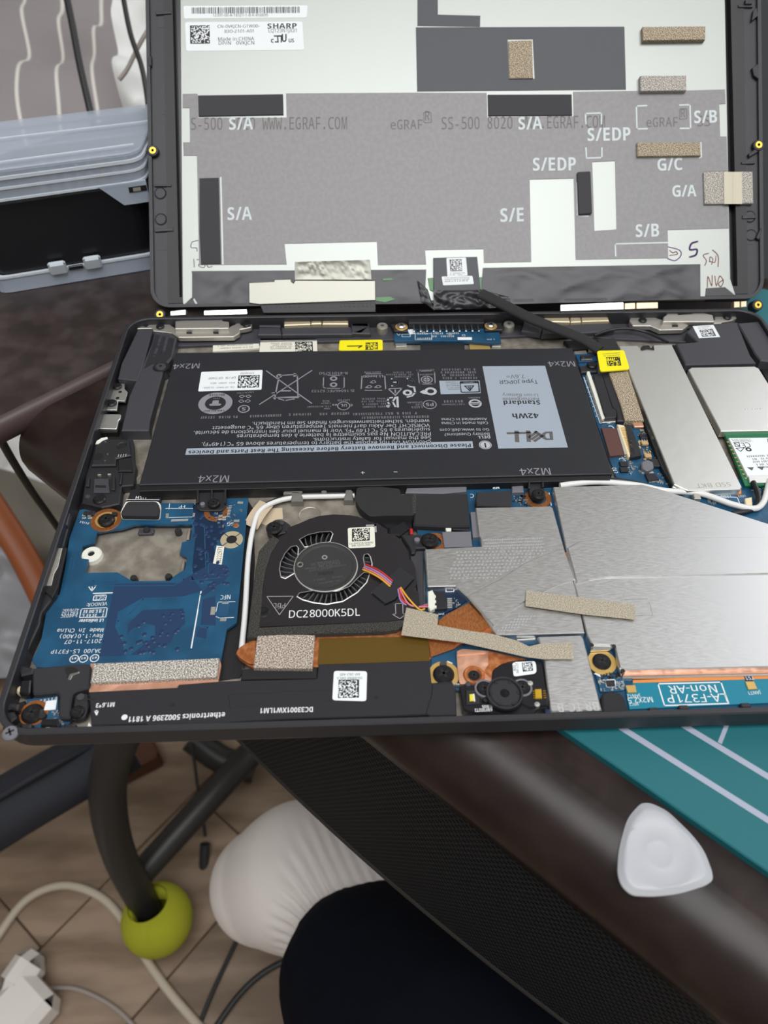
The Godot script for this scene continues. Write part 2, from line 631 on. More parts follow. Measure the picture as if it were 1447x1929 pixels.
func blot(host: Node, m: Material, p: PackedVector2Array, y: float, called := "printed_marks") -> void:
	var st := ink(host, m, called)
	var idx := Geometry2D.triangulate_polygon(ccw(p))
	var q := ccw(p)
	for i in range(0, idx.size(), 3):
		tri(st, v3(q[idx[i]], y + 0.025), v3(q[idx[i + 1]], y + 0.025), v3(q[idx[i + 2]], y + 0.025), Vector3.UP)

func ring(host: Node, m: Material, c: Vector2, r0: float, r1: float, y: float, n := 28, squash := 1.0) -> void:
	var st := ink(host, m, "printed_marks")
	for i in n:
		var a := Vector2(cos(TAU * i / n), sin(TAU * i / n) * squash)
		var b := Vector2(cos(TAU * (i + 1) / n), sin(TAU * (i + 1) / n) * squash)
		quad(st, v3(c + a * r0, y + 0.03), v3(c + a * r1, y + 0.03), v3(c + b * r1, y + 0.03), v3(c + b * r0, y + 0.03), Vector3.UP)

# matrix mark made of random squares: a is its lower left, b its lower right, t its upper left corner
func dots(host: Node, m: Material, a: Vector2, b: Vector2, t: Vector2, y: float, n := 16) -> void:
	var st := ink(host, m, "matrix_mark")
	for i in n:
		for j in n:
			if i == 0 or j == 0 or rng.randf() < 0.5 or ((i == n - 1 or j == n - 1) and (i + j) % 2 == 0):
				var o := a + (b - a) * (float(i) / n) + (t - a) * (float(j) / n)
				var u := (b - a) / n
				var v := (t - a) / n
				quad(st, v3(o, y + 0.03), v3(o + u, y + 0.03), v3(o + u + v, y + 0.03), v3(o + v, y + 0.03), Vector3.UP)

# rows of tiny print that cannot be read in the photograph
func greek(host: Node, m: Material, a: Vector2, b: Vector2, h: float, y: float) -> void:
	var L := (b - a).length()
	var X := (b - a) / L
	var Y := Vector2(X.y, -X.x)
	var st := ink(host, m)
	var x := 0.0
	while x < L:
		var w := h * rng.randf_range(0.35, 0.75)
		if rng.randf() > 0.14:
			for k in 3:
				var y0 := h * (0.05 + 0.34 * k)
				var o := a + X * x + Y * y0
				var l := w * rng.randf_range(0.45, 0.95)
				quad(st, v3(o, y + 0.03), v3(o + X * l, y + 0.03), v3(o + X * l + Y * h * 0.15, y + 0.03), v3(o + Y * h * 0.15, y + 0.03), Vector3.UP)
			var o2 := a + X * (x + w * rng.randf_range(0.0, 0.6))
			quad(st, v3(o2, y + 0.03), v3(o2 + X * h * 0.14, y + 0.03), v3(o2 + X * h * 0.14 + Y * h, y + 0.03), v3(o2 + Y * h, y + 0.03), Vector3.UP)
		x += w + h * 0.16

# ---------------------------------------------------------------- naming

func tag(o: Node, label := "", category := "", group := "", kind := "") -> Node:
	if label:
		o.set_meta("label", label)
	if category:
		o.set_meta("category", category)
	if group:
		o.set_meta("group", group)
	if kind:
		o.set_meta("kind", kind)
	return o

func thing(called: String, label: String, category: String, group := "", at := Vector3.ZERO) -> Node3D:
	var o := Node3D.new()
	o.name = called
	add_child(o, true)
	o.position = at
	tag(o, label, category, group)
	return o

func screw(host: Node, c: Vector2, y: float, r: float, m: Material, called := "screw", base := 0.8) -> MeshInstance3D:
	var o := lathe(host, called, c, [Vector2(0, y), Vector2(r * 0.78, y), Vector2(r, y - r * 0.22), Vector2(r, y - base)], m, 18)
	var st := begin()
	for k in 2:
		add_box(st, Transform3D(Basis(Vector3.UP, 0.5 + k * PI / 2), Vector3(c.x, y, c.y) * MM), Vector3(r * 1.05, 0.06, r * 0.24) * MM)
	obj(o, "cross_recess", st, M.deep_black)
	return o

func ring_pad(host: Node, c: Vector2, r0: float, r1: float, y0: float, y1: float, m: Material, called := "solder_ring") -> MeshInstance3D:
	return lathe(host, called, c, [Vector2(r0, y0), Vector2(r0, y1), Vector2(r1 - 0.1, y1), Vector2(r1, y1 - 0.1), Vector2(r1, y0)], m, 24)

# many components too small to pick apart, scattered inside a polygon
func litter(host: Node, called: String, poly: PackedVector2Array, n: int, y: float, m: Material, s0 := 0.4, s1 := 1.1, h := 0.4) -> void:
	var r := Rect2(poly[0], Vector2.ZERO)
	for p in poly:
		r = r.expand(p)
	var st := begin()
	var k := 0
	for t in n * 6:
		var p := r.position + Vector2(rng.randf(), rng.randf()) * r.size
		if Geometry2D.is_point_in_polygon(p, poly):
			var sx := rng.randf_range(s0, s1)
			var sz := sx * rng.randf_range(0.45, 0.6)
			add_box(st, Transform3D(Basis(Vector3.UP, PI / 2 if rng.randf() < 0.5 else 0.0), Vector3(p.x, y + h / 2, p.y) * MM), Vector3(sx, h, sz) * MM)
			k += 1
			if k >= n:
				break
	tag(obj(host, called, st, m), "", "", "", "stuff")

# low domes (tented vias, dimples) as one relief
func domes(host: Node, called: String, spots: PackedVector2Array, r: float, y: float, h: float, m: Material, seg := 8) -> void:
	var st := begin()
	for p in spots:
		for i in seg:
			var a0 := TAU * i / seg
			var a1 := TAU * (i + 1) / seg
			var d0 := Vector2(cos(a0), sin(a0))
			var d1 := Vector2(cos(a1), sin(a1))
			var n0 := Vector3(d0.x, 2.2, d0.y).normalized()
			var n1 := Vector3(d1.x, 2.2, d1.y).normalized()
			var m0 := Vector3(d0.x, 4.0, d0.y).normalized()
			var m1 := Vector3(d1.x, 4.0, d1.y).normalized()
			var a := v3(p + d0 * r, y)
			var b := v3(p + d1 * r, y)
			var c := v3(p + d1 * r * 0.6, y + h * 0.75)
			var d := v3(p + d0 * r * 0.6, y + h * 0.75)
			smooth_tri(st, [a, b, c], [n0, n1, m1])
			smooth_tri(st, [a, c, d], [n0, m1, m0])
			smooth_tri(st, [d, c, v3(p, y + h)], [m0, m1, Vector3.UP])
	tag(obj(host, called, st, m), "", "", "", "stuff")

func _ready() -> void:
	rng.seed = 7
	var cam := Camera3D.new()
	cam.name = "camera"
	add_child(cam)
	cam.transform = Transform3D(Basis(Vector3(0.999371, 0.006588, 0.034835), Vector3(0.021144, 0.677946, -0.734807), Vector3(-0.028457, 0.735082, 0.677381)), Vector3(0.10678, 0.21199, 0.31333))
	var ca := CameraAttributesPhysical.new()
	ca.frustum_focal_length = 18.0780
	ca.frustum_focus_distance = 0.29
	ca.frustum_near = 0.02
	ca.frustum_far = 20.0
	ca.exposure_aperture = 10.0
	cam.attributes = ca
	cam.fov = 67.1515
	cam.near = 0.02
	cam.current = true
	var we := WorldEnvironment.new()
	we.name = "environment"
	var env := Environment.new()
	env.background_mode = Environment.BG_COLOR
	env.background_color = c8(120, 130, 145)
	env.tonemap_mode = Environment.TONE_MAPPER_LINEAR
	env.tonemap_exposure = 0.86
	env.sdfgi_enabled = true
	env.ssao_enabled = true
	env.ssil_enabled = true
	we.environment = env
	add_child(we)
	for f in 3:
		var sf := SystemFont.new()
		sf.font_names = PackedStringArray([["Droid Sans"], ["Droid Sans"], ["Droid Sans Mono"]][f])
		sf.font_weight = 700 if f == 1 else 400
		if f == 0:
			font_plain = sf
		elif f == 1:
			font_bold = sf
		else:
			font_mono = sf
	make_materials()
	lights()
	room()
	desk()
	tablet()
	screen()
	toolbox()
	clutter()
	under_desk()
	person()
	dry_inks()

func area(called: String, at: Vector3, look: Vector3, w: float, h: float, energy: float, c: Color) -> void:
	var l := AreaLight3D.new()
	l.name = called
	add_child(l)
	l.position = at
	l.look_at_from_position(at, look, Vector3.FORWARD if absf((look - at).normalized().y) > 0.9 else Vector3.UP)
	l.area_size = Vector2(w, h)
	l.light_energy = energy
	l.light_color = c
	l.shadow_enabled = true
	l.area_range = 12.0

func lights() -> void:
	area("ceiling_lamp_light", Vector3(0.2, 1.64, 0.78), Vector3(0.2, 0, 0.78), 1.7, 1.2, 3.7, c8(250, 252, 255))
	area("window_light", Vector3(1.9, 1.1, -0.9), Vector3(0, 0.2, -0.2), 1.3, 1.2, 2.0, c8(240, 245, 255))
	lamp_mesh("ceiling_lamp", "large square ceiling lamp above the desk", Vector3(0.2, 1.67, 0.78), Vector3(1.7, 0.05, 1.2))
	lamp_mesh("window_pane_glow", "bright window in the right wall", Vector3(1.95, 1.1, -0.9), Vector3(0.05, 1.2, 1.3))

func lamp_mesh(called: String, label: String, at: Vector3, size: Vector3) -> void:
	var e := mat("lamp_glow", c8(240, 240, 236), 0.6)
	e.emission_enabled = true
	e.emission = c8(255, 252, 246)
	e.emission_energy_multiplier = 0.9
	tag(box(self, called, Transform3D(Basis(), at), size, e, 0.01), label, "lamp")

func room() -> void:
	room_shell()

# ---------------------------------------------------------------- the opened chassis

func shell_loft(host: Node, called: String, w: float, d: float, r: float, prof: Array, m: Material) -> MeshInstance3D:
	var st := begin()
	for k in prof.size() - 1:
		var a: Vector2 = prof[k]
		var b: Vector2 = prof[k + 1]
		var p := rrect(a.x, a.x, w - a.x, d - a.x, maxf(r - a.x, 0.6), 8)
		var q := rrect(b.x, b.x, w - b.x, d - b.x, maxf(r - b.x, 0.6), 8)
		var dir := b - a
		for i in p.size():
			var j := (i + 1) % p.size()
			var e := p[j] - p[i] if p[i].distance_to(p[j]) > 1e-5 else q[j] - q[i]
			var out2 := Vector2(e.y, -e.x).normalized()
			# profile normal: to the left of the walking direction, outward first
			var hint := Vector3(out2.x, 0, out2.y) * dir.y + Vector3.UP * dir.x
			quad(st, v3(p[i], a.y), v3(p[j], a.y), v3(q[j], b.y), v3(q[i], b.y), hint)
	return obj(host, called, st, m)

func tablet() -> void:
	var t := thing("tablet_chassis", "open black tablet computer chassis with battery, fan, blue boards and silver shields in the foreground", "tablet")
	var sh := shell_loft(t, "shell", 296.5, 208.8, 11.0, [Vector2(12, 0), Vector2(2.2, 0.0), Vector2(0.8, 0.7), Vector2(0.0, 2.6), Vector2(0, 9.1), Vector2(0.4, 9.5), Vector2(1.7, 9.5), Vector2(2.0, 9.2), Vector2(2.1, 1.4), Vector2(12, 1.4)], M.chassis_black)
	plate(sh, "bottom_skin", rrect(3, 3, 293.5, 205.8, 8), 0.2, 1.0, M.chassis_black, 0.0)
	plate(t, "inner_frame", rrect(2.2, 2.2, 294.3, 206.6, 8), 1.0, 1.5, M.magnesium, 0.0)
	rear_zone(t)
	left_column(t)
	battery(t)
	side_board(t)
	fan(t)
	heat_pipe(t)
	center_parts(t)
	right_parts(t)
	front_strip(t)
	loose_tapes(t)
	cables(t)

func hinge(t: Node, main: PackedVector2Array, ridge: PackedVector2Array, holes: Array, screws: Array) -> void:
	var h := plate(t, "hinge_bracket", main, 4.0, 6.2, M.bracket_metal, 0.25)
	tag(h, "pale grey metal hinge bracket with two square holes")
	plate(h, "raised_flange", ridge, 6.2, 8.2, M.bracket_metal, 0.3)
	for q in holes:
		plate(h, "square_hole", q, 6.15, 6.25, M.deep_black, 0.0)
	for s in screws:
		screw(h, s, 7.3, 1.9, M.screw_black)

func rear_zone(t: Node) -> void:
	# dark moulded strip under the rear rim, with blocks
	plate(t, "rear_moulding", pv([2.57, -6.51, 293.98, -5.64, 299.94, 0.88, 291.18, 16.4, 267.97, 18.35, 209.73, 11.79, 206.51, 9.13, 174.91, 10.91, 121.49, 12.1, 58.98, 13.04, 22.75, 14.61, 17.94, 29.72, 9, 29.49]), 1.5, 3.0, M.dark_plastic, 0.2)
	for q in [pv([60.22, -3.86, 69.93, -3.06, 70.61, 3.52, 60.39, 2.72]), pv([60.47, 3.8, 70.33, 4.05, 71.27, 9.93, 60.3, 9.66]), pv([70.95, 4.06, 103.35, 4.33, 103.93, 10.23, 71.58, 9.94]), pv([103.09, -0.71, 111.5, -0.51, 112.51, 9.8, 104.57, 9.6]),
			pv([186.2, -1.29, 194.17, -0.16, 191.45, 12.45, 182.92, 9.57]), pv([193.5, 6.1, 226.44, 3.73, 226.29, 10.96, 191.74, 13.2]), pv([103.69, -2.73, 111.76, -2.07, 112.27, 10.14, 103.62, 9.48])]:
		plate(t, "moulded_block", q, 2.8, 5.2, M.dark_plastic, 0.4)
	hinge(t, rounded(pv([4.18, 4.93, 3.93, 3.59, 6.32, 2.75, 8.52, 3.7, 9.95, 0.14, 16.94, 0.77, 18.88, 1.72, 21.9, 4.93, 46.35, 5.54, 47.7, 3.79, 49.62, 2.49, 49.53, -1.15, 51.36, -2.02, 52.01, 3.45, 54.02, 3.05, 56.22, 1.75, 57.32, 2.68, 56.99, 4.91, 54.04, 6.18, 52.04, 6.57, 52.07, 9.66, 49.56, 12.4, 24.49, 12.28, 20.97, 8.88, 18.34, 8.11, 12.09, 6.9, 11.36, 4.93]), 0.4, 2),
		pv([21.97, 2.11, 25.88, 1.76, 25.88, -1.15, 30.5, -1.04, 31.33, 1.44, 38.06, 1.42, 38.27, -1.12, 43.2, -0.54, 43.9, 2.65, 46.8, 3.18, 47.2, 8.62, 22.79, 8.36]),
		[pv([26.94, 6.24, 29.63, 6.31, 30.45, 9.85, 27.93, 9.79]), pv([39.23, 6.55, 41.93, 6.62, 42.67, 10.16, 40.19, 10.1])], [Vector2(15.04, 4.2), Vector2(54.87, 3.64)])
	hinge(t, rounded(pv([234.84, 4.35, 236.29, 0.87, 244.44, 0.56, 245.84, -2.46, 247.72, -1.9, 247.17, 1.14, 250.48, 3.74, 275.42, 4.86, 278.04, -2.18, 280.52, -2.64, 280.36, 0.43, 286.7, 0.59, 286.68, 3.13, 283.99, 5.07, 278.63, 6.44, 278.09, 7.22, 262.39, 8.02, 258.38, 11.84, 247.29, 12.05, 243.72, 8.54, 235.53, 8.33]), 0.4, 2),
		pv([250.63, 4.29, 252.48, 2.82, 253.86, -0.39, 258.55, -0.27, 258.12, 2.76, 265.03, 2.12, 266.3, -0.7, 271.07, -0.58, 270.9, 1.76, 274.4, 3.37, 273.46, 8.84, 249.23, 8.23]),
		[pv([254.83, 6.35, 257.9, 6.22, 256.34, 9.94, 253.52, 9.87]), pv([267.82, 5.97, 270.33, 5.84, 269.39, 7.7, 266.84, 7.84])], [Vector2(241.12, 4.53), Vector2(282.04, 3.03)])
	# gold spring contacts
	for q in [pv([72.09, -1.06, 84.49, -0.75, 84.64, 4.16, 72.39, 4.72]), pv([84.8, -0.74, 89.64, -0.62, 89.73, 3.75, 84.94, 3.95]), pv([90.07, -1.16, 102.19, -1.08, 102.17, 4.38, 90.17, 4.08]),
			pv([194.77, 0, 206.81, -1.1, 206.31, 5.34, 194.48, 4.59]), pv([207.45, -0.9, 212.28, -0.78, 211.64, 5.29, 206.69, 5.53]), pv([212.74, -0.95, 225.17, -0.65, 224.97, 4.71, 212.11, 5.03])]:
		tag(plate(t, "contact_pad", q, 4.5, 6.8, M.pale_gold, 0.3), "pale gold metal contact pad")
	for q in [pv([71.97, 0.96, 102.11, 0.83, 102.23, 3.24, 72.38, 2.81]), pv([195.5, 1.1, 226.37, 1.13, 225.92, 3.51, 195.25, 3.11])]:
		plate(t, "contact_base", q, 3.5, 4.5, M.gold, 0.1)
	# connector board in the middle of the rear edge
	var b := plate(t, "connector_board", pv([123.69, 6.14, 129.98, 4.5, 165.33, 4.48, 172.94, 6.03, 172.52, 16.63, 168.34, 17.39, 155.84, 15.34, 123.32, 14.52]), 2.4, 4.0, M.board_blue, 0.05)
	tag(b, "small blue circuit board with a row of silver pins at the rear edge")
	plate(b, "pin_header", pv([130.51, 0.85, 166.2, 1.27, 165.64, 5.82, 130.38, 4.94]), 4.0, 7.2, M.black_plastic, 0.2)
	for i in 11:
		var k := i / 10.0
		var a := Vector2(Vector2(132.98, 3.5)).lerp(Vector2(Vector2(163.24, 4.25)), k)
		var e := Vector2(Vector2(132.68, 8.44)).lerp(Vector2(Vector2(162.79, 8.93)), k)
		var c := (a + e) / 2
		brick(b, "pin", c, 0.75, a.distance_to(e) + 1.0, 4.6, 5.3, M.bright_metal)
		if i < 10:
			brick(b, "pin_slot", c + Vector2(1.75, -0.6), 1.2, a.distance_to(e) * 0.75, 4.2, 4.9, M.deep_black)
	for q in [pv([121.98, 3.22, 130.01, 2.97, 129.66, 9.25, 123.55, 8.65]), pv([166.04, 3.41, 174.67, 3.17, 174.11, 9.03, 165.83, 9.27])]:
		plate(b, "mounting_tab", q, 4.0, 5.6, M.black_plastic, 0.3)
	for q in [[Vector2(127.01, 5.88), Vector2(168.91, 6.21)]]:
		for c in q:
			ring_pad(b, c, 1.8, 2.9, 5.4, 5.9, M.gold)
			screw(b, c, 7.0, 2.0, M.bright_metal)
	for c in [Vector2(118.08, 5.39), Vector2(177.6, 5.39)]:
		var so := lathe(t, "standoff", c, [Vector2(0.9, 4.0), Vector2(0.9, 6.4), Vector2(2.3, 6.4), Vector2(2.6, 5.8), Vector2(2.8, 1.5)], M.bracket_metal)
		lathe(so, "bore", c, [Vector2(0, 5.0), Vector2(0.95, 5.0)], M.deep_black)
	plate(b, "white_patch", pv([129.91, 5.85, 133.03, 5.48, 133.43, 9.07, 130.72, 9.62]), 4.0, 4.1, M.label_white, 0.0)
	plate(b, "white_patch", pv([152.82, 12.47, 159.46, 12.64, 159.23, 14.73, 152.61, 14.56]), 4.0, 4.1, M.label_white, 0.0)
	greek(b, M.ink_white, Vector2(153.74, 8.42), Vector2(134.4, 8.29), 1.5, 4.0)
	greek(b, M.ink_white, Vector2(152.21, 10.87), Vector2(140.91, 10.76), 1.3, 4.0)
	greek(b, M.ink_white, Vector2(140.79, 12.34), Vector2(133.63, 12.33), 1.3, 4.0)
	greek(b, M.ink_white, Vector2(169.81, 13.95), Vector2(166.21, 14.12), 0.9, 4.0)
	lines(b, M.ink_white, pv([133.33, 9.06, 141.03, 9.26, 140.66, 14.09, 133.03, 13.89]), 0.22, 4.0, true)
	lines(b, M.ink_white, pv([127.14, 9.35, 130.99, 9.45, 130.88, 11.39, 127.05, 11.29]), 0.22, 4.0, true)
	lines(b, M.ink_white, pv([124.37, 8.22, 126.94, 8.28, 125.56, 10.19]), 0.22, 4.0, true)
	for i in 4:
		ring(b, M.ink_white, Vector2(Vector2(137.04, 7.37)).lerp(Vector2(Vector2(155.8, 10.96)), i / 3.0), 0.6, 0.8, 4.0, 14)
	plate(b, "support_leg", pv([123.67, 12.91, 129.02, 13.05, 129.08, 16.69, 123.99, 16.99]), 1.5, 2.6, M.bracket_metal, 0.1)
	plate(b, "support_leg", pv([168.4, 15.79, 172.84, 15.21, 172.42, 18.23, 168.35, 18.12]), 1.5, 2.6, M.bracket_metal, 0.1)
	plate(b, "flex_ribbon", pv([135.65, 13.39, 156.08, 13.91, 155.3, 21.21, 135.16, 20.7]), 1.6, 2.5, M.black_plastic, 0.1)
	tag(plate(b, "yellow_flex", pv([158.1, 14.67, 167.54, 15.08, 167.38, 20.25, 158.02, 20.01]), 1.6, 2.2, M.gold, 0.1), "yellow flex ribbon")
	# labels lying in the gap behind the battery
	var l := plate(t, "label", pv([39.77, 12.26, 60.55, 10.91, 61.34, 16.63, 40.26, 18.64]), 1.6, 2.6, M.label_cream, 0.02)
	greek(l, M.ink_dim, Vector2(58.05, 13.14), Vector2(42.51, 13.99), 0.9, 2.6)
	greek(l, M.ink_dim, Vector2(58.22, 15.21), Vector2(43.31, 15.86), 0.9, 2.6)
	l = plate(t, "label", pv([61.42, 9.62, 87.5, 10.07, 87.92, 20.01, 61.59, 20.96]), 1.6, 3.0, M.label_cream, 0.02)
	dots(l, M.ink_black, Vector2(85.55, 12.64), Vector2(77.51, 12.75), Vector2(86.01, 20.37), 3.0, 16)
	for i in 4:
		greek(l, M.ink_dim, Vector2(Vector2(75.95, 13.13)) + Vector2(0, 1.35 * i), Vector2(Vector2(66.72, 13.31)) + Vector2(0, 1.35 * i), 0.9, 3.0)
	l = plate(t, "yellow_label", rounded(pv([98.06, 11.91, 117.97, 11.89, 117.81, 20.17, 97.67, 19.86]), 1.2), 1.6, 3.0, M.label_yellow, 0.02)
	tag(l, "bright yellow label with the numeral 1")
	line(l, M.ink_black, Vector2(101.9, 16.69), Vector2(108.21, 16.64), 0.75, 3.0)
	line(l, M.ink_black, Vector2(106.85, 18.05), Vector2(108.21, 16.64), 0.7, 3.0)
	dots(l, M.ink_black, Vector2(115.72, 13.93), Vector2(110.02, 14.13), Vector2(115.56, 19.6), 3.0, 14)

func left_column(t: Node) -> void:
	var s := plate(t, "speaker_box", pv([5.31, 7.15, 12.15, 7.5, 12.51, 36.64, 11.93, 45.27, 3.44, 43.53, 2.84, 33.22]), 1.5, 7.2, M.dark_plastic, 0.4)
	tag(s, "dark grey slanted speaker pad beside the left rim")
	var s2 := plate(t, "speaker_housing", pv([12.99, 8.51, 20.69, 9.58, 23.87, 13.14, 24.03, 28.39, 23.07, 31.6, 21.71, 36.73, 21.43, 70.18, 22.13, 76.87, 11.16, 76.57, 10.16, 54.98, 11.72, 36.71, 13.11, 18.16]), 1.5, 6.6, M.dark_plastic, 0.5)
	plate(s2, "printed_panel", pv([13.81, 10.45, 23.13, 14.15, 23.42, 27.56, 21.62, 31.57, 16.1, 33.02, 13.28, 36.12, 13.82, 22.37]), 6.6, 6.75, M.tape_black, 0.0)
	for i in 2:
		greek(s2, M.strap_grey, Vector2(19.06, 11.75), Vector2(19.22, 25.27), 1.2, 6.75)
		greek(s2, M.strap_grey, Vector2(16.05, 11.67), Vector2(15.72, 27.64), 1.2, 6.75)
	lathe(t, "screw_boss", Vector2(20.43, 35.66), [Vector2(0.7, 5.0), Vector2(0.7, 7.6), Vector2(1.9, 7.6), Vector2(2.3, 7.0), Vector2(2.8, 1.5)], M.dark_plastic)
	lathe(t, "screw_well", Vector2(20.34, 35.1), [Vector2(2.6, 6.7), Vector2(3.4, 6.9), Vector2(3.6, 6.6)], M.deep_black)
	var b := plate(t, "button_bracket", pv([0.72, 44.14, 6, 44.28, 6.47, 47.69, 8.32, 50.13, 8.42, 56.22, 5.36, 55.78, 6.11, 61.88, 1.11, 61.75, 0.68, 57.46, 1.6, 56.4, 0.15, 52.72, 1.4, 49.8]), 4.0, 5.0, M.pale_metal, 0.15)
	tag(b, "small silver bracket held by two black screws")
	screw(b, Vector2(3.43, 46.71), 6.0, 1.9, M.screw_black)
	screw(b, Vector2(3.24, 57.74), 6.0, 2.1, M.screw_black)
	for c in [Vector2(5.16, 50.05), Vector2(4.9, 54.16)]:
		lathe(b, "hole", c, [Vector2(0, 5.04), Vector2(0.75, 5.04)], M.deep_black)
	var pl := plate(t, "metal_cover", rounded(pv([0.2, 65.55, 8.83, 65.79, 9.12, 68.74, 8.53, 69.83, 8.85, 75.03, 0.3, 74.36]), 0.7), 4.6, 6.0, M.pale_metal, 0.2)
	tag(pl, "small square silver cover")
	plate(t, "cover_base", pv([-0.52, 71.98, 8.79, 72.45, 8.84, 75.1, -0.84, 74.84]), 1.5, 4.4, M.deep_black, 0.2)
	# black jack module below it
	var k := plate(t, "jack_module", pv([1.12, 80.31, 16.19, 80.58, 18.34, 90.99, 19.97, 94.99, 21.19, 106.47, 16.92, 106.97, 17.84, 116.07, 11.79, 117.66, 4, 115.08, 2.08, 100.92, 2.15, 89.2]), 1.5, 5.4, M.black_plastic, 0.4)
	tag(k, "black plastic audio jack module with small slots")
	plate(k, "raised_step", pv([2.55, 82.5, 6.72, 81.58, 15.17, 82.5, 17.74, 91.38, 12.48, 93.21, 12.97, 96.81, 3.66, 96.88]), 5.4, 6.8, M.black_plastic, 0.5)
	plate(k, "raised_step", pv([12.93, 93.22, 17.64, 92.04, 19.77, 99.9, 14.44, 99.75]), 5.4, 6.4, M.deep_black, 0.4)
	plate(k, "socket", pv([6.02, 103.33, 11.52, 103.48, 13.48, 110.94, 7.42, 110.76]), 5.4, 6.3, M.dark_plastic, 0.3)
	plate(k, "socket_slot", pv([7.49, 107.1, 11.45, 107.34, 11.61, 108.57, 7.67, 108.33]), 6.3, 6.35, M.deep_black, 0.0)
	plate(k, "rib", pv([3.15, 103.25, 4.47, 103.28, 5.23, 107.65, 3.92, 107.61]), 5.4, 6.6, M.black_plastic, 0.3)
	plate(k, "rib", pv([12.59, 102.26, 13.69, 102.29, 15.19, 109.77, 13.89, 109.73]), 5.4, 6.6, M.black_plastic, 0.3)
	plate(k, "rib", pv([15.31, 100.43, 16.26, 100.78, 16.98, 106.75, 16.1, 106.73]), 5.4, 6.6, M.black_plastic, 0.3)
	lathe(k, "well", Vector2(5.45, 92.01), [Vector2(0, 6.83), Vector2(1.9, 6.83)], M.deep_black)
	lathe(k, "well", Vector2(13.27, 86), [Vector2(0, 6.83), Vector2(1.5, 6.83), Vector2(1.9, 7.1), Vector2(2.1, 6.8)], M.deep_black)
	for i in 4:
		brick(k, "contact_spring", Vector2(Vector2(13.07, 91.8)).lerp(Vector2(Vector2(15.86, 91.55)), i / 3.0), 0.35, 1.6, 6.6, 7.0, M.solder)
	for c in [Vector2(7.76, 101.71), Vector2(11.45, 101.5)]:
		brick(k, "metal_tab", c, 1.2, 0.7, 5.4, 6.6, M.bracket_metal)
	screw(k, Vector2(10.24, 113.77), 6.3, 2.4, M.screw_black)
	lathe(k, "peg", Vector2(5.82, 112.74), [Vector2(0, 6.2), Vector2(0.9, 6.2), Vector2(1.1, 5.4)], M.dark_plastic)
	tag(plate(t, "white_crescent", pv([2.84, 84.91, 2.93, 83.2, 4.41, 81.51, 6.57, 80.88, 7.02, 81.93, 5.19, 83.05, 3.99, 84.94]), 6.6, 7.1, M.connector_white, 0.1), "white crescent-shaped pad")
	for c in [Vector2(8.75, 90.79), Vector2(8.56, 94.41), Vector2(6.46, 83.64)]:
		lathe(k, "bright_pip", c, [Vector2(0, 7.0), Vector2(0.3, 7.0), Vector2(0.35, 6.7)], M.bright_metal, 8)
	# rail and side button on the left rim
	plate(t, "side_rail", pv([-1.61, 130.89, -0.83, 121.7, 2.19, 122.26, 2.75, 136.35, 5.32, 157.2, 2.62, 164.83, 3.19, 169.33, 1.27, 185.13, -1.07, 185.06]), 1.5, 6.2, M.black_plastic, 0.4)
	var sb := plate(t, "side_button_spring", pv([0.55, 138.33, 3.2, 138.41, 3.81, 146.66, 3.24, 149.53, 3.56, 154.55, 1.09, 154.48, 1.1, 148.65, 1.45, 147.01]), 6.2, 7.4, M.bracket_metal, 0.15)
	tag(sb, "pinkish silver side button spring")
	plate(t, "side_button_holder", pv([2.92, 137.2, 4.46, 138.11, 5.65, 154.79, 4.95, 159.49, 0.99, 156.24, 0.91, 154.49, 3.51, 154.33]), 6.0, 7.0, M.deep_black, 0.3)
	plate(t, "rim_slot", pv([0.97, 122.46, 2.19, 122.68, 2.57, 128.24, 1.35, 128.2]), 6.0, 8.0, M.dark_plastic, 0.3)

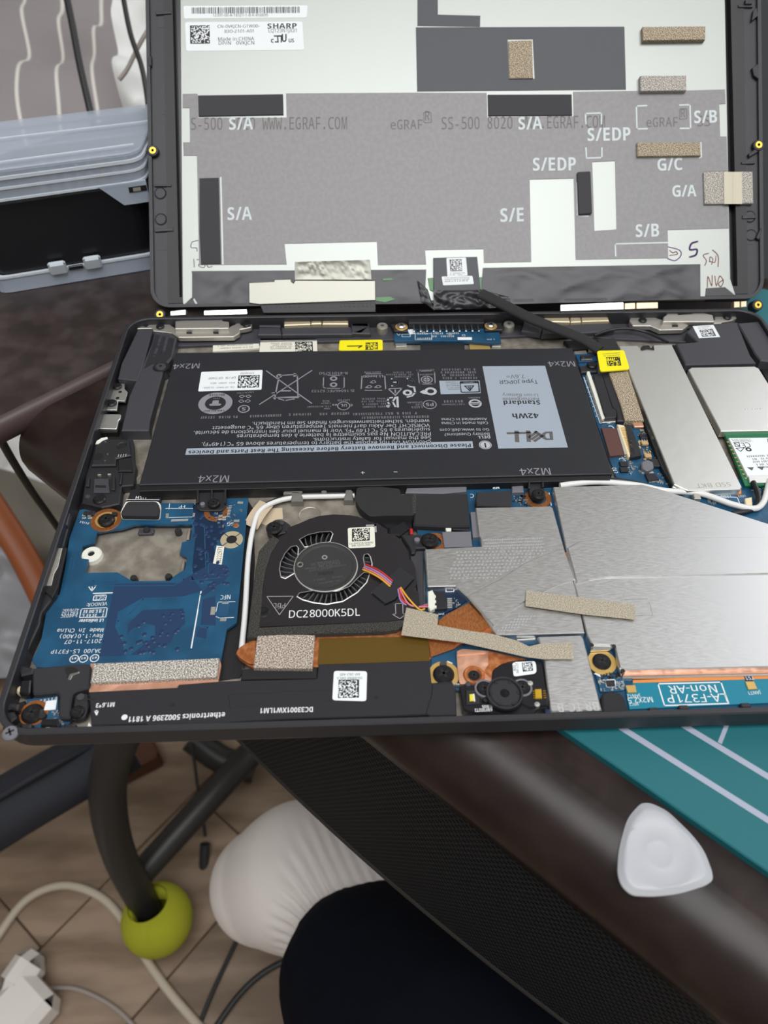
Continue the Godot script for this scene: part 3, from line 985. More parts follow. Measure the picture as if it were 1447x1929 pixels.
func battery(t: Node) -> void:
	var b := plate(t, "battery", pv([25.51, 25.87, 202.86, 26.8, 201.99, 107.55, 24.13, 108.45]), 1.8, 7.5, M.battery_film, 0.35)
	tag(b, "flat black battery pack covered with pale grey print and a grey label")
	var y := 7.5
	plate(b, "front_wall", pv([24.38, 108.24, 201.28, 107.59, 200.68, 110.14, 24.48, 111.01]), 1.7, 6.7, M.battery_side, 0.2)
	# grey brand panel
	var g = plate(b, "grey_panel", pv([160.76, 39.49, 188.28, 39.82, 187.91, 92.62, 160.56, 92.47]), 7.5, 7.53, M.label_grey, 0.0)
	tag(g, "blue-grey printed panel")
	var p := 7.53
	txt(g, "Standard", Vector2(181.73, 63.55), Vector2(166.55, 63.29), p, M.ink_black, 1.05, true)
	txt(g, "Rechargeable", Vector2(181.69, 61.09), Vector2(166.45, 60.68), p, M.ink_dim)
	txt(g, "Li-ion Battery", Vector2(181.79, 58.6), Vector2(166.84, 57.91), p, M.ink_dim)
	txt(g, "Type J0PGR", Vector2(183.19, 49.03), Vector2(166.59, 48.75), p, M.ink_black, 1.0)
	txt(g, "7.6V=", Vector2(178.23, 45.82), Vector2(170.23, 45.92), p, M.ink_dim)
	txt(g, "42Wh", Vector2(179.73, 71.77), Vector2(168.98, 71.66), p, M.ink_black, 1.0, true)
	# brand lettering in slab shapes, the E tilted
	var la := Vector2(Vector2(183.57, 83.1))
	var lb := Vector2(Vector2(165.64, 83.14))
	var lt := Vector2(Vector2(183, 88.15)) - la
	var U := lb - la
	for s in [[[0, 0], [0, 1], [0.16, 1], [0.24, 0.85], [0.26, 0.5], [0.24, 0.15], [0.16, 0], [0.0, 0], [0.0, 0.0]]]:
		var q := PackedVector2Array()
		for v in [[0, 0], [0, 1], [0.16, 1], [0.235, 0.8], [0.25, 0.5], [0.235, 0.2], [0.16, 0]]:
			q.append(la + U * v[0] + lt * v[1])
		var hole := PackedVector2Array()
		for v in [[0.075, 0.2], [0.075, 0.8], [0.135, 0.8], [0.165, 0.65], [0.17, 0.5], [0.165, 0.35], [0.135, 0.2]]:
			hole.append(la + U * v[0] + lt * v[1])
		blot(g, M.ink_dim, holed(q, [hole]), p)
	for bar in [[0.24, 0.5, 0.40, 1.05], [0.30, 0.28, 0.46, 0.83], [0.36, 0.06, 0.52, 0.61]]:
		line(g, M.ink_dim, la + U * bar[0] + lt * bar[1], la + U * (bar[2] + 0.01) + lt * bar[3], 1.2, p)
	line(g, M.ink_dim, la + U * 0.25 + lt * 0.5, la + U * 0.37 + lt * 0.05, 1.5, p)
	for o in [0.51, 0.77]:
		line(g, M.ink_dim, la + U * (o + 0.035), la + U * (o + 0.035) + lt, 1.7, p)
		line(g, M.ink_dim, la + U * o + lt * 0.11, la + U * (o + 0.225) + lt * 0.11, 1.2, p)
	# screw size marks at the corners
	txt(b, "M2x4", Vector2(37.26, 34.15), Vector2(25.83, 34.49), y, M.ink_grey, 1.0)
	txt(b, "M2x4", Vector2(201.67, 36.95), Vector2(189.77, 36.8), y, M.ink_grey, 1.0)
	txt(b, "M2x4", Vector2(57.18, 104.5), Vector2(45.65, 104.3), y, M.ink_grey, 1.0)
	txt(b, "M2x4", Vector2(178.62, 103.87), Vector2(166.92, 103.86), y, M.ink_grey, 1.0)
	txt(b, "+", Vector2(108.1, 103.65), Vector2(106.65, 103.69), y, M.ink_pale)
	line(b, M.ink_pale, Vector2(119.21, 104.36), Vector2(120.32, 104.39), 0.35, y)
	# highlighted warning strip
	var wst := plate(b, "warning_strip", pv([39.12, 89.11, 150.87, 87.89, 150.83, 91.9, 39.01, 92.73]), 7.5, 7.53, M.label_grey, 0.0)
	txt(wst, "Please Disconnect and Remove Battery Before Accessing The Rest Parts and Devices", Vector2(149.95, 88.64), Vector2(40.03, 89.74), p, M.ink_black, 1.0, true)
	var im := Vector2(Vector2(155.69, 90.23))
	ring(b, M.ink_pale, im, 2.2, 2.5, y)
	ring(b, M.ink_pale, im, 0.0, 2.0, y)
	line(b, M.ink_black, im + Vector2(0, -0.9), im + Vector2(0, 0.5), 0.6, y + 0.02)
	line(b, M.ink_black, im + Vector2(0, 1.0), im + Vector2(0, 1.3), 0.6, y + 0.02)
	var right_lines := [["DELL", Vector2(158.24, 84.86), Vector2(153.31, 84.9)], ["Battery Questions?", Vector2(158.18, 82.58), Vector2(140.2, 82.44)], ["Go to www.dell.com", Vector2(158.33, 80.46), Vector2(138.64, 80.1)],
		["Cells made in China", Vector2(158.38, 76.33), Vector2(139.7, 76)], ["Assembled in China", Vector2(158.32, 73.96), Vector2(139.9, 73.64)]]
	for r in right_lines:
		txt(b, r[0], r[1], r[2], y, M.ink_pale, 1.0, r[0] == "DELL")
	var ends := [["CAUTION Do not expose the battery to temperatures above 65 °C (149°F).", 812, 828, 381, 838.5], ["See the manual for safety instructions.", 811.5, 820, 590, 825.5],
		["PRÉCAUTION Ne pas soumettre la batterie à des températures", 811, 812.5, 447, 820.5], ["supérieures à 65 °C (149 °F). Voir le manuel pour des instructions de sécurité.", 810, 805, 366, 816],
		["VORSICHT Der Akku darf niemals Temperaturen über 65 °C ausgesetzt", 809.5, 797, 401, 807.5], ["werden. Sicherheitsanweisungen finden Sie im Handbuch.", 808.5, 789, 476, 799]]
	var starts := [Vector2(134.61, 86.35), Vector2(134.7, 83.83), Vector2(134.79, 81.29), Vector2(134.76, 78.88), Vector2(134.84, 76.28), Vector2(134.83, 73.65)]
	var stops := [Vector2(44.58, 85.11), Vector2(88.06, 83.66), Vector2(57.88, 80.78), Vector2(40.57, 78.24), Vector2(47.63, 75.53), Vector2(63.37, 73.36)]
	for i in 6:
		txt(b, ends[i][0], starts[i], stops[i], y, M.ink_pale, 1.0)
	# two rows of small dense print
	for r in [[Vector2(134.85, 71.83), Vector2(106.7, 71.9)], [Vector2(130.01, 69.52), Vector2(103.7, 69.48)], [Vector2(102.4, 68.94), Vector2(89.82, 69.11)], [Vector2(86.79, 69.02), Vector2(77.92, 69.12)], [Vector2(74.7, 69.37), Vector2(62.22, 69.7)], [Vector2(57.07, 69.89), Vector2(40.77, 69.95)]]:
		greek(b, M.ink_grey, r[0], r[1], 1.5, y)
	# white sticker
	var l := plate(b, "white_label", rounded(pv([38.66, 40.39, 64.99, 39.77, 65.51, 53.29, 39.02, 53.83]), 0.6, 3), 7.5, 7.62, M.label_white, 0.02)
	tag(l, "white sticker with a matrix mark")
	dots(l, M.ink_black, Vector2(64, 43.28), Vector2(54.96, 43.41), Vector2(64.3, 51.83), 7.62, 18)
	txt(l, "2018/02", Vector2(61.58, 41.36), Vector2(55.62, 41.39), 7.62, M.ink_dim)
	txt(l, "DP/N 0FTH0F", Vector2(53.78, 44.12), Vector2(42.2, 44.37), 7.62, M.ink_dim, 1.1, false, true)
	txt(l, "850 00N0 N02", Vector2(53.92, 47.96), Vector2(43.53, 48.05), 7.62, M.ink_dim, 0.9, false, true)
	txt(l, "CN-0FTH0F-SLW00-", Vector2(53.97, 50.84), Vector2(40.43, 51.02), 7.62, M.ink_dim, 1.0, false, true)
	# crossed-out bin
	var B := func(x: float, z: float) -> Vector2: return Vector2(Vector2(66.62, 40.43)) + (Vector2(Vector2(86.27, 40.75)) - Vector2(Vector2(66.62, 40.43))) * x + (Vector2(Vector2(66.8, 62.94)) - Vector2(Vector2(67.76, 40.45))) * z
	line(b, M.ink_grey, Vector2(66.74, 40.43), Vector2(86.79, 62.8), 0.55, y)
	line(b, M.ink_grey, Vector2(86.27, 40.66), Vector2(65.44, 62.91), 0.55, y)
	lines(b, M.ink_grey, pv([72.51, 43.74, 79.29, 43.27, 80.19, 44.22, 81.07, 59.02, 71.44, 58.77, 72.3, 44.93]), 0.6, y)
	lines(b, M.ink_grey, pv([70.15, 55.67, 71.51, 55.27, 71.5, 59.63, 70.89, 58.75, 81.59, 58.34]), 0.6, y)
	lines(b, M.ink_grey, pv([73.13, 59.5, 75.67, 60.78, 79.46, 59.85]), 0.6, y)
	line(b, M.ink_grey, Vector2(74.22, 54.28), Vector2(77.44, 54.37), 0.9, y)
	ring(b, M.ink_grey, Vector2(72.41, 44.02), 0.7, 1.3, y)
	line(b, M.ink_grey, Vector2(78.99, 42.8), Vector2(79.05, 44.19), 1.0, y)
	# round recycling seal
	var sc := Vector2(Vector2(47.12, 61.73))
	ring(b, M.ink_grey, sc, 4.3, 7.0, y, 40, 1.0)
	txt(b, "RECYCLE", sc + Vector2(3.2, -5.9), sc + Vector2(-3.2, -5.9), y + 0.03, M.ink_black, 0.9, true)
	txt(b, "1.800.822.8837", sc + Vector2(4.3, 4.5), sc + Vector2(-4.3, 4.5), y + 0.03, M.ink_black, 0.9, true)
	blot(b, M.ink_grey, pv_shift(sc, [-2, 1.6, 2, 1.6, 2.6, 0.6, 1.4, 0.2, 1.2, -1.8, -1.2, -1.8, -1.4, 0.2, -2.6, 0.6]), y)
	txt(b, "SEAL", sc + Vector2(1.5, -3.6), sc + Vector2(-1.5, -3.6), y, M.ink_grey, 0.8)
	# square cross mark and the round 5
	var cc := Vector2(Vector2(59.02, 59.13))
	for sx in [-1.0, 1.0]:
		for sz in [-1.0, 1.0]:
			lines(b, M.ink_grey, pv_shift(cc, [sx * 0.5, sz * 2.0, sx * 0.5, sz * 0.8, sx * 2.2, sz * 0.8, sx * 2.2, sz * 2.3, sx * 1.2, sz * 2.3]), 0.5, y)
	var c5_ := Vector2(Vector2(59.16, 65.7))
	ring(b, M.ink_grey, c5_, 1.9, 2.5, y)
	txt(b, "5", c5_ + Vector2(0.8, -1.2), c5_ + Vector2(-0.8, -1.2), y, M.ink_grey, 0.9, true)
	greek(b, M.ink_grey, Vector2(62.31, 54.32), Vector2(55.45, 54.84), 1.0, y)
	# certification marks
	lines(b, M.ink_grey, rounded(pv([91.53, 44.05, 100.34, 44.29, 100.34, 53.37, 91.41, 52.96]), 1.4, 4), 0.45, y, true)
	ring(b, M.ink_grey, Vector2(95.81, 46.47), 0.8, 1.6, y)
	ring(b, M.ink_grey, Vector2(95.85, 50.74), 0.8, 1.6, y)
	txt(b, "R-41015750", Vector2(101.83, 41.91), Vector2(89.61, 41.77), y, M.ink_grey)
	txt(b, "IS 16046/IEC 62133", Vector2(104.69, 54.2), Vector2(86.65, 54.08), y, M.ink_grey)
	for r in [["LISTED", Vector2(102.54, 60.64), Vector2(97.6, 60.68)], ["SCQ", Vector2(94.19, 60.76), Vector2(91.45, 60.77)], ["E186259", Vector2(94.76, 62.67), Vector2(90.83, 62.65)], ["I.T.E. ACCESSORY", Vector2(94.89, 64.55), Vector2(85.1, 64.54)], ["700A", Vector2(94.58, 65.9), Vector2(91.98, 66)]]:
		txt(b, r[0], r[1], r[2], y, M.ink_grey)
	ring(b, M.ink_grey, Vector2(100.13, 64.86), 2.3, 2.7, y)
	txt(b, "UL", Vector2(Vector2(100.13, 64.86)) + Vector2(1.3, -1.2), Vector2(Vector2(100.13, 64.86)) + Vector2(-1.3, -1.2), y, M.ink_grey, 1.0, true)
	txt(b, "c", Vector2(103.84, 63.77), Vector2(102.75, 63.74), y, M.ink_grey, 1.0, true)
	txt(b, "us", Vector2(97.39, 63.59), Vector2(95.43, 63.54), y, M.ink_grey, 1.0, true)
	# recycling square: Li-ion 00
	lines(b, M.ink_grey, rounded(pv([108.1, 43.56, 117.79, 43.81, 117.85, 55.17, 107.46, 54.89]), 1.2, 4), 0.5, y, true)
	txt(b, "Li-ion00", Vector2(117.1, 44.57), Vector2(108.56, 44.5), y, M.ink_grey, 1.0, true)
	for k in 3:
		var rc := Vector2(Vector2(112.65, 51.31)) + Vector2(sin(TAU * k / 3.0), -cos(TAU * k / 3.0)) * 2.2
		lines(b, M.ink_grey, pv_shift(rc, [-1.3, 0.6, 0.2, -1.0, 1.4, 0.1, 0.5, 1.0]), 0.45, y, true)
	txt(b, "Japan Only", Vector2(116.24, 41.75), Vector2(108.94, 41.71), y, M.ink_grey)
	# CE, bars and other seals
	var ce := Vector2(Vector2(122.66, 49.76))
	for o in [[-1.1, true], [2.9, false]]:
		var arc := PackedVector2Array()
		for i in 13:
			var a := -PI * 0.5 - PI * i / 12.0
			arc.append(Vector2(Vector2(122.56, 49.76)) + Vector2(o[0] * 1.7 + cos(a + PI) * 2.4, sin(a) * 2.4))
		lines(b, M.ink_pale, arc, 0.7, y)
	line(b, M.ink_pale, Vector2(121.53, 49.73), Vector2(123.22, 49.78), 0.6, y)
	for r in [["EU 5250mAh", Vector2(128.93, 45.5), Vector2(121.67, 45.46)], ["Polycom Battery Pack", Vector2(130.16, 43.98), Vector2(119.03, 43.84)], ["Lowell Wavre", Vector2(129.3, 42.4), Vector2(120.71, 42.33)]]:
		greek(b, M.ink_grey, r[1], r[2], 1.1, y)
	lines(b, M.ink_grey, pv([118.96, 54.09, 124.8, 53.87, 121.79, 58.58]), 0.6, y, true)
	line(b, M.ink_grey, Vector2(121.86, 54.91), Vector2(121.87, 56.75), 0.6, y)
	ring(b, M.ink_pale, Vector2(126.97, 56.89), 0.9, 2.0, y)
	lines(b, M.ink_pale, pv([128.13, 52.84, 129.97, 53.26, 130.21, 56.97, 128.69, 59.13, 126.81, 59.81]), 0.8, y)
	lines(b, M.ink_grey, rounded(pv([132.33, 42.25, 139.51, 42.2, 139.11, 51.4, 132.35, 51.22]), 1.0, 3), 0.45, y, true)
	ring(b, M.ink_grey, Vector2(135.72, 48.28), 2.1, 2.6, y)
	blot(b, M.ink_grey, pv([135.87, 46.22, 137.6, 48.33, 135.66, 50.41, 133.83, 48.23]), y)
	line(b, M.battery_side, Vector2(135.82, 46.22), Vector2(135.66, 50.41), 0.3, y + 0.01)
	line(b, M.battery_side, Vector2(133.83, 48.23), Vector2(137.6, 48.33), 0.3, y + 0.01)
	greek(b, M.ink_grey, Vector2(138.64, 44.2), Vector2(132.9, 44.36), 1.0, y)
	greek(b, M.ink_grey, Vector2(139.37, 40.94), Vector2(131.58, 41.21), 0.9, y)
	ring(b, M.ink_pale, Vector2(136.77, 56.26), 1.4, 2.6, y)
	blot(b, M.ink_pale, pv([132.09, 56.65, 133.81, 55.22, 134.92, 55.99, 134.77, 58.19, 133.4, 57.79]), y)
	for i in 4:
		greek(b, M.ink_grey, Vector2(Vector2(157.41, 40.94)) + Vector2(0, 2.0 * i), Vector2(Vector2(142.75, 40.71)) + Vector2(0, 2.0 * i), 1.5, y)
	plate(b, "small_grey_box", pv([140.99, 49.18, 158.32, 49.48, 157.76, 58.07, 140.87, 58.36]), 7.5, 7.53, M.label_grey, 0.0)
	blot(b, M.battery_side, rounded(pv([149.62, 49.86, 157.95, 49.78, 157.59, 57.55, 149.43, 57.63]), 0.7, 3), 7.54)
	blot(b, M.label_grey, rounded(pv([149.92, 51.54, 157.38, 51.43, 157.01, 56.95, 149.82, 57.05]), 0.4, 3), 7.57)
	lines(b, M.battery_side, pv([151.53, 53.23, 155.29, 53.18, 153.33, 56.48]), 0.5, 7.6, true)
	lines(b, M.battery_side, pv([152.85, 54.02, 154.02, 54.05, 153.45, 55.37]), 0.4, 7.6, true)
	txt(b, "CERTIFIED", Vector2(155.9, 50.33), Vector2(151.27, 50.36), 7.57, M.label_grey)
	for i in 5:
		greek(b, M.ink_dim, Vector2(Vector2(148.94, 50)) + Vector2(0.1 * i, 1.2 * i), Vector2(Vector2(143.84, 50.02)) + Vector2(0.1 * i, 1.2 * i), 0.6, 7.54)
	ring(b, M.ink_pale, Vector2(154.66, 64.73), 1.9, 2.7, y)
	line(b, M.ink_pale, Vector2(152.75, 64.25), Vector2(156.7, 64.21), 0.45, y)
	line(b, M.ink_pale, Vector2(152.64, 65.17), Vector2(156.59, 65.14), 0.45, y)
	txt(b, "R45065", Vector2(157.05, 60.47), Vector2(152.24, 60.48), y, M.ink_grey)
	txt(b, "7.6V / 5250mAh", Vector2(150.32, 64.61), Vector2(140.88, 64.64), y, M.ink_grey)
	greek(b, M.ink_grey, Vector2(149.72, 62.44), Vector2(141.72, 62.37), 1.6, y)
	ring(b, M.ink_grey, Vector2(135.74, 64.93), 2.5, 2.9, y)
	txt(b, "PS", Vector2(Vector2(135.74, 64.93)) + Vector2(1.6, -1.1), Vector2(Vector2(135.74, 64.93)) + Vector2(-1.6, -1.1), y, M.ink_grey, 0.9, true)
	for r in [["5250mAh", Vector2(132.87, 62.85), Vector2(126.54, 62.9)], ["7.6V", Vector2(132.67, 64.42), Vector2(129.83, 64.49)]]:
		txt(b, r[0], r[1], r[2], y, M.ink_grey)
	greek(b, M.ink_grey, Vector2(132.66, 65.84), Vector2(127.74, 66), 1.4, y)
	lines(b, M.ink_pale, pv([122.56, 59.84, 122.46, 65.99]), 0.9, y)
	lines(b, M.ink_pale, pv([121.73, 60.03, 120.46, 62.67, 121.38, 65.75]), 0.8, y)
	lines(b, M.ink_pale, pv([120.35, 60, 118.72, 60.31, 118.41, 62.47, 119.01, 64.63, 118.5, 66.03, 118.08, 65.31]), 0.8, y)
	for i in 4:
		greek(b, M.ink_grey, Vector2(Vector2(117.49, 59.99)) + Vector2(0.1 * i, 1.75 * i), Vector2(Vector2(107.93, 60.03)) + Vector2(0.1 * i, 1.75 * i), 1.1, y)
	# mounting ears along the front of the pack
	var e := plate(b, "mounting_ear", rounded(pv([45.04, 107.27, 55.75, 106.96, 56.94, 118.49, 55.42, 120.2, 47.29, 119.85, 45.8, 118.17]), 1.5, 4), 3.6, 5.0, M.black_plastic, 0.3)
	for q in [pv([45.17, 107.65, 45.82, 107.67, 46.98, 116.78, 46.29, 117.35]), pv([50.38, 107.8, 51.04, 107.82, 51.95, 115.74, 51.31, 115.72]), pv([55.52, 107.63, 56.18, 107.65, 57.08, 117.66, 56.48, 117.65])]:
		plate(e, "stiffening_rib", q, 5.0, 6.6, M.black_plastic, 0.3)
	screw(e, Vector2(52.56, 117.44), 6.9, 2.2, M.screw_black, "screw", 2.0)
	lathe(e, "peg", Vector2(48.43, 117.42), [Vector2(0, 6.0), Vector2(0.9, 6.0), Vector2(1.0, 5.0)], M.chip_grey, 12)
	e = plate(b, "mounting_ear", rounded(pv([170.81, 106.63, 175.57, 106.37, 175.28, 111.86, 175.27, 115.69, 169.39, 116.29, 169.42, 111.69]), 1.5, 4), 3.6, 5.4, M.black_plastic, 0.3)
	for q in [pv([169.98, 107.38, 170.76, 107.41, 169.76, 113.45, 168.99, 113.43]), pv([175.09, 106.97, 175.87, 107, 175.06, 112.83, 174.29, 112.81])]:
		plate(e, "stiffening_rib", q, 5.4, 6.8, M.black_plastic, 0.3)
	screw(e, Vector2(172.29, 116.91), 7.4, 2.5, M.screw_black, "screw", 2.2)

func pv_shift(c: Vector2, a: Array) -> PackedVector2Array:
	var r := PackedVector2Array()
	for i in range(0, a.size(), 2):
		r.append(c + Vector2(a[i], a[i + 1]))
	return r

func side_board(t: Node) -> void:
	var y := 4.0
	var outer := pv([4.66, 117.09, 10.43, 119.17, 18.58, 120.93, 32.62, 114.78, 45.13, 115.14, 56.83, 113.1, 64.54, 113.09, 64.97, 131.2, 65.5, 168.87, 62.54, 171.46, 61.9, 183.71, 61.25, 188.59, 5.41, 183.62, 3.39, 181.36, 4.3, 174.06, 2.45, 157.45, 5.62, 155.97, 4.69, 144.83, 2.92, 130.84, 3.29, 122.01, 3.35, 117.44])
	var hole := pv([12.17, 128.57, 18.18, 127.28, 20.33, 127.12, 24.65, 125.24, 45.53, 125.85, 45.85, 133.18, 43.01, 134.17, 42.96, 139.46, 45.72, 140.93, 45.79, 146.38, 42.76, 148.96, 41.28, 151.23, 28.84, 150.99, 22.9, 147.04, 11.96, 146.99, 11.82, 140.96, 8.76, 140.53, 8.44, 134.93, 12.13, 133.41])
	var b := plate(t, "circuit_board", holed(outer, [hole]), 2.9, y, M.board_blue, 0.0)
	tag(b, "blue circuit board with a window cut through it and white lettering")
	# darker copper areas under the lacquer
	for q in [pv([23.11, 151.99, 36.48, 151.87, 44.8, 152.31, 47.94, 148.78, 52.72, 155.78, 46.87, 157.84, 33.44, 158.07, 26.39, 163.45, 26.6, 169.48, 30.2, 175.43, 31.61, 180.28, 24, 180.33, 23.12, 157.12]), pv([34.32, 163.08, 47.57, 162.86, 48.92, 168.97, 46.14, 171.85, 45.28, 175.89, 36.36, 180.15, 33.48, 180.06, 40.03, 173.41, 39.35, 169.28, 35.18, 167.95, 31.76, 170.82, 31.22, 173.15, 30.57, 168.41]),
			pv([55.18, 143.61, 59.83, 145.11, 61.04, 149.17, 59.74, 151.78, 53.26, 158.03, 52.16, 157.36, 56.1, 151.67, 48.82, 151.45, 48.21, 148.79]), pv([53.79, 170.31, 56.48, 170.09, 56.83, 175.09, 53.01, 173.81]), pv([53.42, 159.3, 57.35, 158.15, 58.92, 169.87, 53.92, 169.42])]:
		plate(b, "copper_pour", q, y, y + 0.04, M.board_pour, 0.0)
	plate(b, "copper_pour", pv([44.33, 115.51, 57.11, 121.28, 57.56, 130.99, 54.38, 136.63, 56.24, 143.64, 49.77, 150.82, 48.11, 146.11, 47.44, 132.86]), y, y + 0.03, M.board_dark, 0.0)
	# raised traces
	for q in [pv([11.43, 150.34, 12.99, 152.66, 43.13, 153.24, 45.87, 150.71, 48.37, 146.12]), pv([12.35, 148.72, 15.58, 150.46, 22.85, 150.68]), pv([49.9, 126.35, 51.58, 137.96, 52.86, 146.25]), pv([52.83, 139.4, 53.97, 148.96, 61.56, 149.19]), pv([48.3, 151.43, 59.08, 150.44]), pv([26.6, 169.48, 27.11, 167.11, 30.52, 164.19, 33.55, 158.7, 43.64, 158.37]), pv([31.56, 180, 36.52, 175.62, 39.54, 173.4]),
			pv([6.43, 145.55, 5.86, 139.41, 5.73, 135.91]), pv([7.48, 145.58, 6.98, 140.13]), pv([56.92, 154.3, 60.33, 152.45, 62.08, 149.2]), pv([52.67, 157.38, 52.62, 163.01, 53.54, 170.3, 56.3, 170.68, 56.79, 176.81])]:
		lines(b, M.board_light, q, 0.35, y + 0.02)
	var spots := PackedVector2Array()
	for q in [pv([27.35, 168.32, 47.41, 163.47, 50.14, 179.45, 31.56, 180]), pv([47.9, 136.44, 61.02, 143.78, 61.7, 155.73, 56.55, 155.57, 49.34, 151.47]), pv([45.43, 121.71, 57.51, 119.76, 57.25, 133.15, 52.56, 139.39, 48.27, 139.26])]:
		var r := Rect2(q[0], Vector2.ZERO)
		for p in q:
			r = r.expand(p)
		for i in 42:
			var p := r.position + Vector2(rng.randf(), rng.randf()) * r.size
			if Geometry2D.is_point_in_polygon(p, q):
				spots.append(p)
	domes(b, "covered_vias", spots, 0.8, y, 0.25, M.via)
	# white screen print
	lines(b, M.ink_white, pv([16.74, 155.79, 52.43, 155.45, 52.12, 178.1]), 0.4, y)
	lines(b, M.ink_white, pv([14.46, 152.83, 16.97, 152.59, 16.02, 154.81]), 0.3, y, true)
	line(b, M.ink_white, Vector2(15.71, 152.94), Vector2(15.9, 154.04), 0.3, y)
	txt(b, "VENDOR:", Vector2(22.17, 159.42), Vector2(15.49, 159.72), y, M.ink_white, 1.1)
	lines(b, M.ink_white, pv([17.18, 156.63, 21.23, 156.56, 21.29, 158.58, 17.27, 158.65]), 0.3, y, true)
	txt(b, "GCE", Vector2(20.73, 156.86), Vector2(17.61, 156.96), y, M.ink_white, 1.0)
	lines(b, M.ink_white, pv([14.19, 161.98, 22.55, 161.73, 22.82, 165.47, 14.38, 165.4]), 0.28, y, true)
	greek(b, M.ink_white, Vector2(21.87, 162.33), Vector2(14.96, 162.49), 1.4, y)
	greek(b, M.ink_white, Vector2(22.03, 164.05), Vector2(15.07, 164.09), 1.4, y)
	txt(b, "UL", Vector2(18.13, 162.59), Vector2(16.85, 162.67), y, M.ink_white, 1.2, true)
	txt(b, "LE indicator", Vector2(22.36, 166.12), Vector2(14.45, 166.13), y, M.ink_white, 1.2, true)
	for r in [["427E03C", Vector2(13.46, 161.83), Vector2(8.1, 161.98)], ["E82152", Vector2(13.34, 163.06), Vector2(8.2, 163.21)], ["S-6E03C", Vector2(13.5, 164.16), Vector2(8.17, 164.3)]]:
		txt(b, r[0], r[1], r[2], y, M.ink_white, 0.9)
	txt(b, "Made In China", Vector2(23.14, 169.85), Vector2(8.51, 169.64), y, M.ink_white, 1.0, true, true)
	txt(b, "Rev:1.0(A00)", Vector2(23.39, 171.74), Vector2(9.86, 171.56), y, M.ink_white, 1.0, true, true)
	txt(b, "2017-11-07", Vector2(23.37, 173.95), Vector2(11.9, 173.95), y, M.ink_white, 1.0, true, true)
	txt(b, "DAJ00 LS-F371P", Vector2(24.15, 177.64), Vector2(8.55, 177.5), y, M.ink_white, 1.0, true, true)
	for c in [Vector2(22.57, 180.95), Vector2(19.21, 181.02), Vector2(16.31, 180.98)]:
		ring(b, M.ink_white, c, 1.15, 1.42, y)
		txt(b, "e1", c + Vector2(0.65, -0.5), c + Vector2(-0.65, -0.5), y, M.ink_white, 0.8, true)
	txt(b, "NFC", Vector2(62.4, 157.67), Vector2(59.1, 157.82), y, M.ink_white, 1.2)
	txt(b, "JNFC1", Vector2(55.69, 165.56), Vector2(56.22, 161.57), y, M.ink_white, 1.0)
	txt(b, "FP", Vector2(41.63, 116.05), Vector2(39.33, 116.14), y, M.ink_white, 1.0)
	txt(b, "SG", Vector2(60.28, 125.16), Vector2(57.96, 125.24), y, M.ink_white, 1.0)
	lines(b, M.ink_white, pv([58.64, 160.58, 64.21, 160.56]), 0.2, y)
	lines(b, M.ink_white, pv([58.31, 164.41, 58.64, 160.58]), 0.2, y)
	lines(b, M.ink_white, pv([58.26, 166.24, 59.84, 167.02, 64.32, 166.91]), 0.2, y)
	lines(b, M.ink_white, pv([34.75, 117.57, 45.2, 117.87]), 0.2, y)
	lines(b, M.ink_white, pv([35.94, 117.99, 35.81, 115.26]), 0.2, y)
	lines(b, M.ink_white, pv([36.03, 122.2, 45.48, 122.09]), 0.2, y)
	lines(b, M.ink_white, pv([44.97, 118.25, 45.06, 115.53]), 0.2, y)
	greek(b, M.ink_white, Vector2(8.39, 123.8), Vector2(5.28, 122.97), 1.0, y)
	# parts on the board
	plate(b, "connector_bed", pv([59.19, 161.04, 62.73, 160.96, 62.37, 166.37, 59.03, 166.39]), y, y + 0.3, M.board_light, 0.05)
	for q in [pv([60.07, 160.73, 62.09, 160.79, 62.03, 161.66, 60.01, 161.6]), pv([60.04, 167.48, 62.13, 167.54, 62.02, 168.38, 60.04, 168.32]), pv([35.29, 120.43, 36.29, 120.46, 36.5, 122.51, 35.5, 122.49]), pv([45.1, 120.48, 45.89, 120.51, 45.89, 122.26, 45.11, 122.23]), pv([60.32, 124.18, 62.27, 124.24, 62.24, 125.14, 60.3, 125.08]), pv([60.85, 114.96, 62.86, 115.26, 62.83, 116.2, 60.77, 115.98])]:
		tag(plate(b, "solder_pad", q, y, y + 0.5, M.solder, 0.1), "silver solder pad")
	for i in 9:
		brick(b, "contact", Vector2(Vector2(57.32, 162.7)).lerp(Vector2(Vector2(57.35, 165.58)), i / 8.0), 1.6, 0.28, y, y + 0.3, M.solder)
	for i in 16:
		brick(b, "contact", Vector2(Vector2(37.74, 123.81)).lerp(Vector2(Vector2(43.54, 123.68)), i / 15.0), 0.35, 1.1, y, y + 0.3, M.solder)
	for i in 8:
		brick(b, "contact", Vector2(Vector2(58.31, 117.06)).lerp(Vector2(Vector2(57.95, 122.43)), i / 7.0), 1.3, 0.32, y, y + 0.3, M.solder)
	for c in [Vector2(5.69, 120.41), Vector2(7.68, 120.62), Vector2(6, 121.78), Vector2(8.12, 121.84), Vector2(55.24, 122.14), Vector2(56.71, 122.79), Vector2(55.24, 123.66), Vector2(56.71, 123.93)]:
		brick(b, "chip_component", c, 1.4, 0.8, y, y + 0.5, M.solder)
	for c in [Vector2(6.45, 119.72), Vector2(8.41, 119.77)]:
		brick(b, "chip_component", c, 1.8, 2.0, y, y + 0.8, M.chip_black)
	litter(b, "small_components", pv([52.35, 118.84, 63.3, 115.26, 63.68, 126, 54.49, 127.96]), 16, y, M.chip_grey, 0.6, 1.2)
	ring_pad(b, Vector2(14.05, 122.69), 1.0, 5.6, y, y + 0.12, M.worn_copper, "copper_ring")
	ring_pad(b, Vector2(14.05, 122.69), 3.1, 3.9, y + 0.1, y + 0.2, M.gold, "gold_ring")
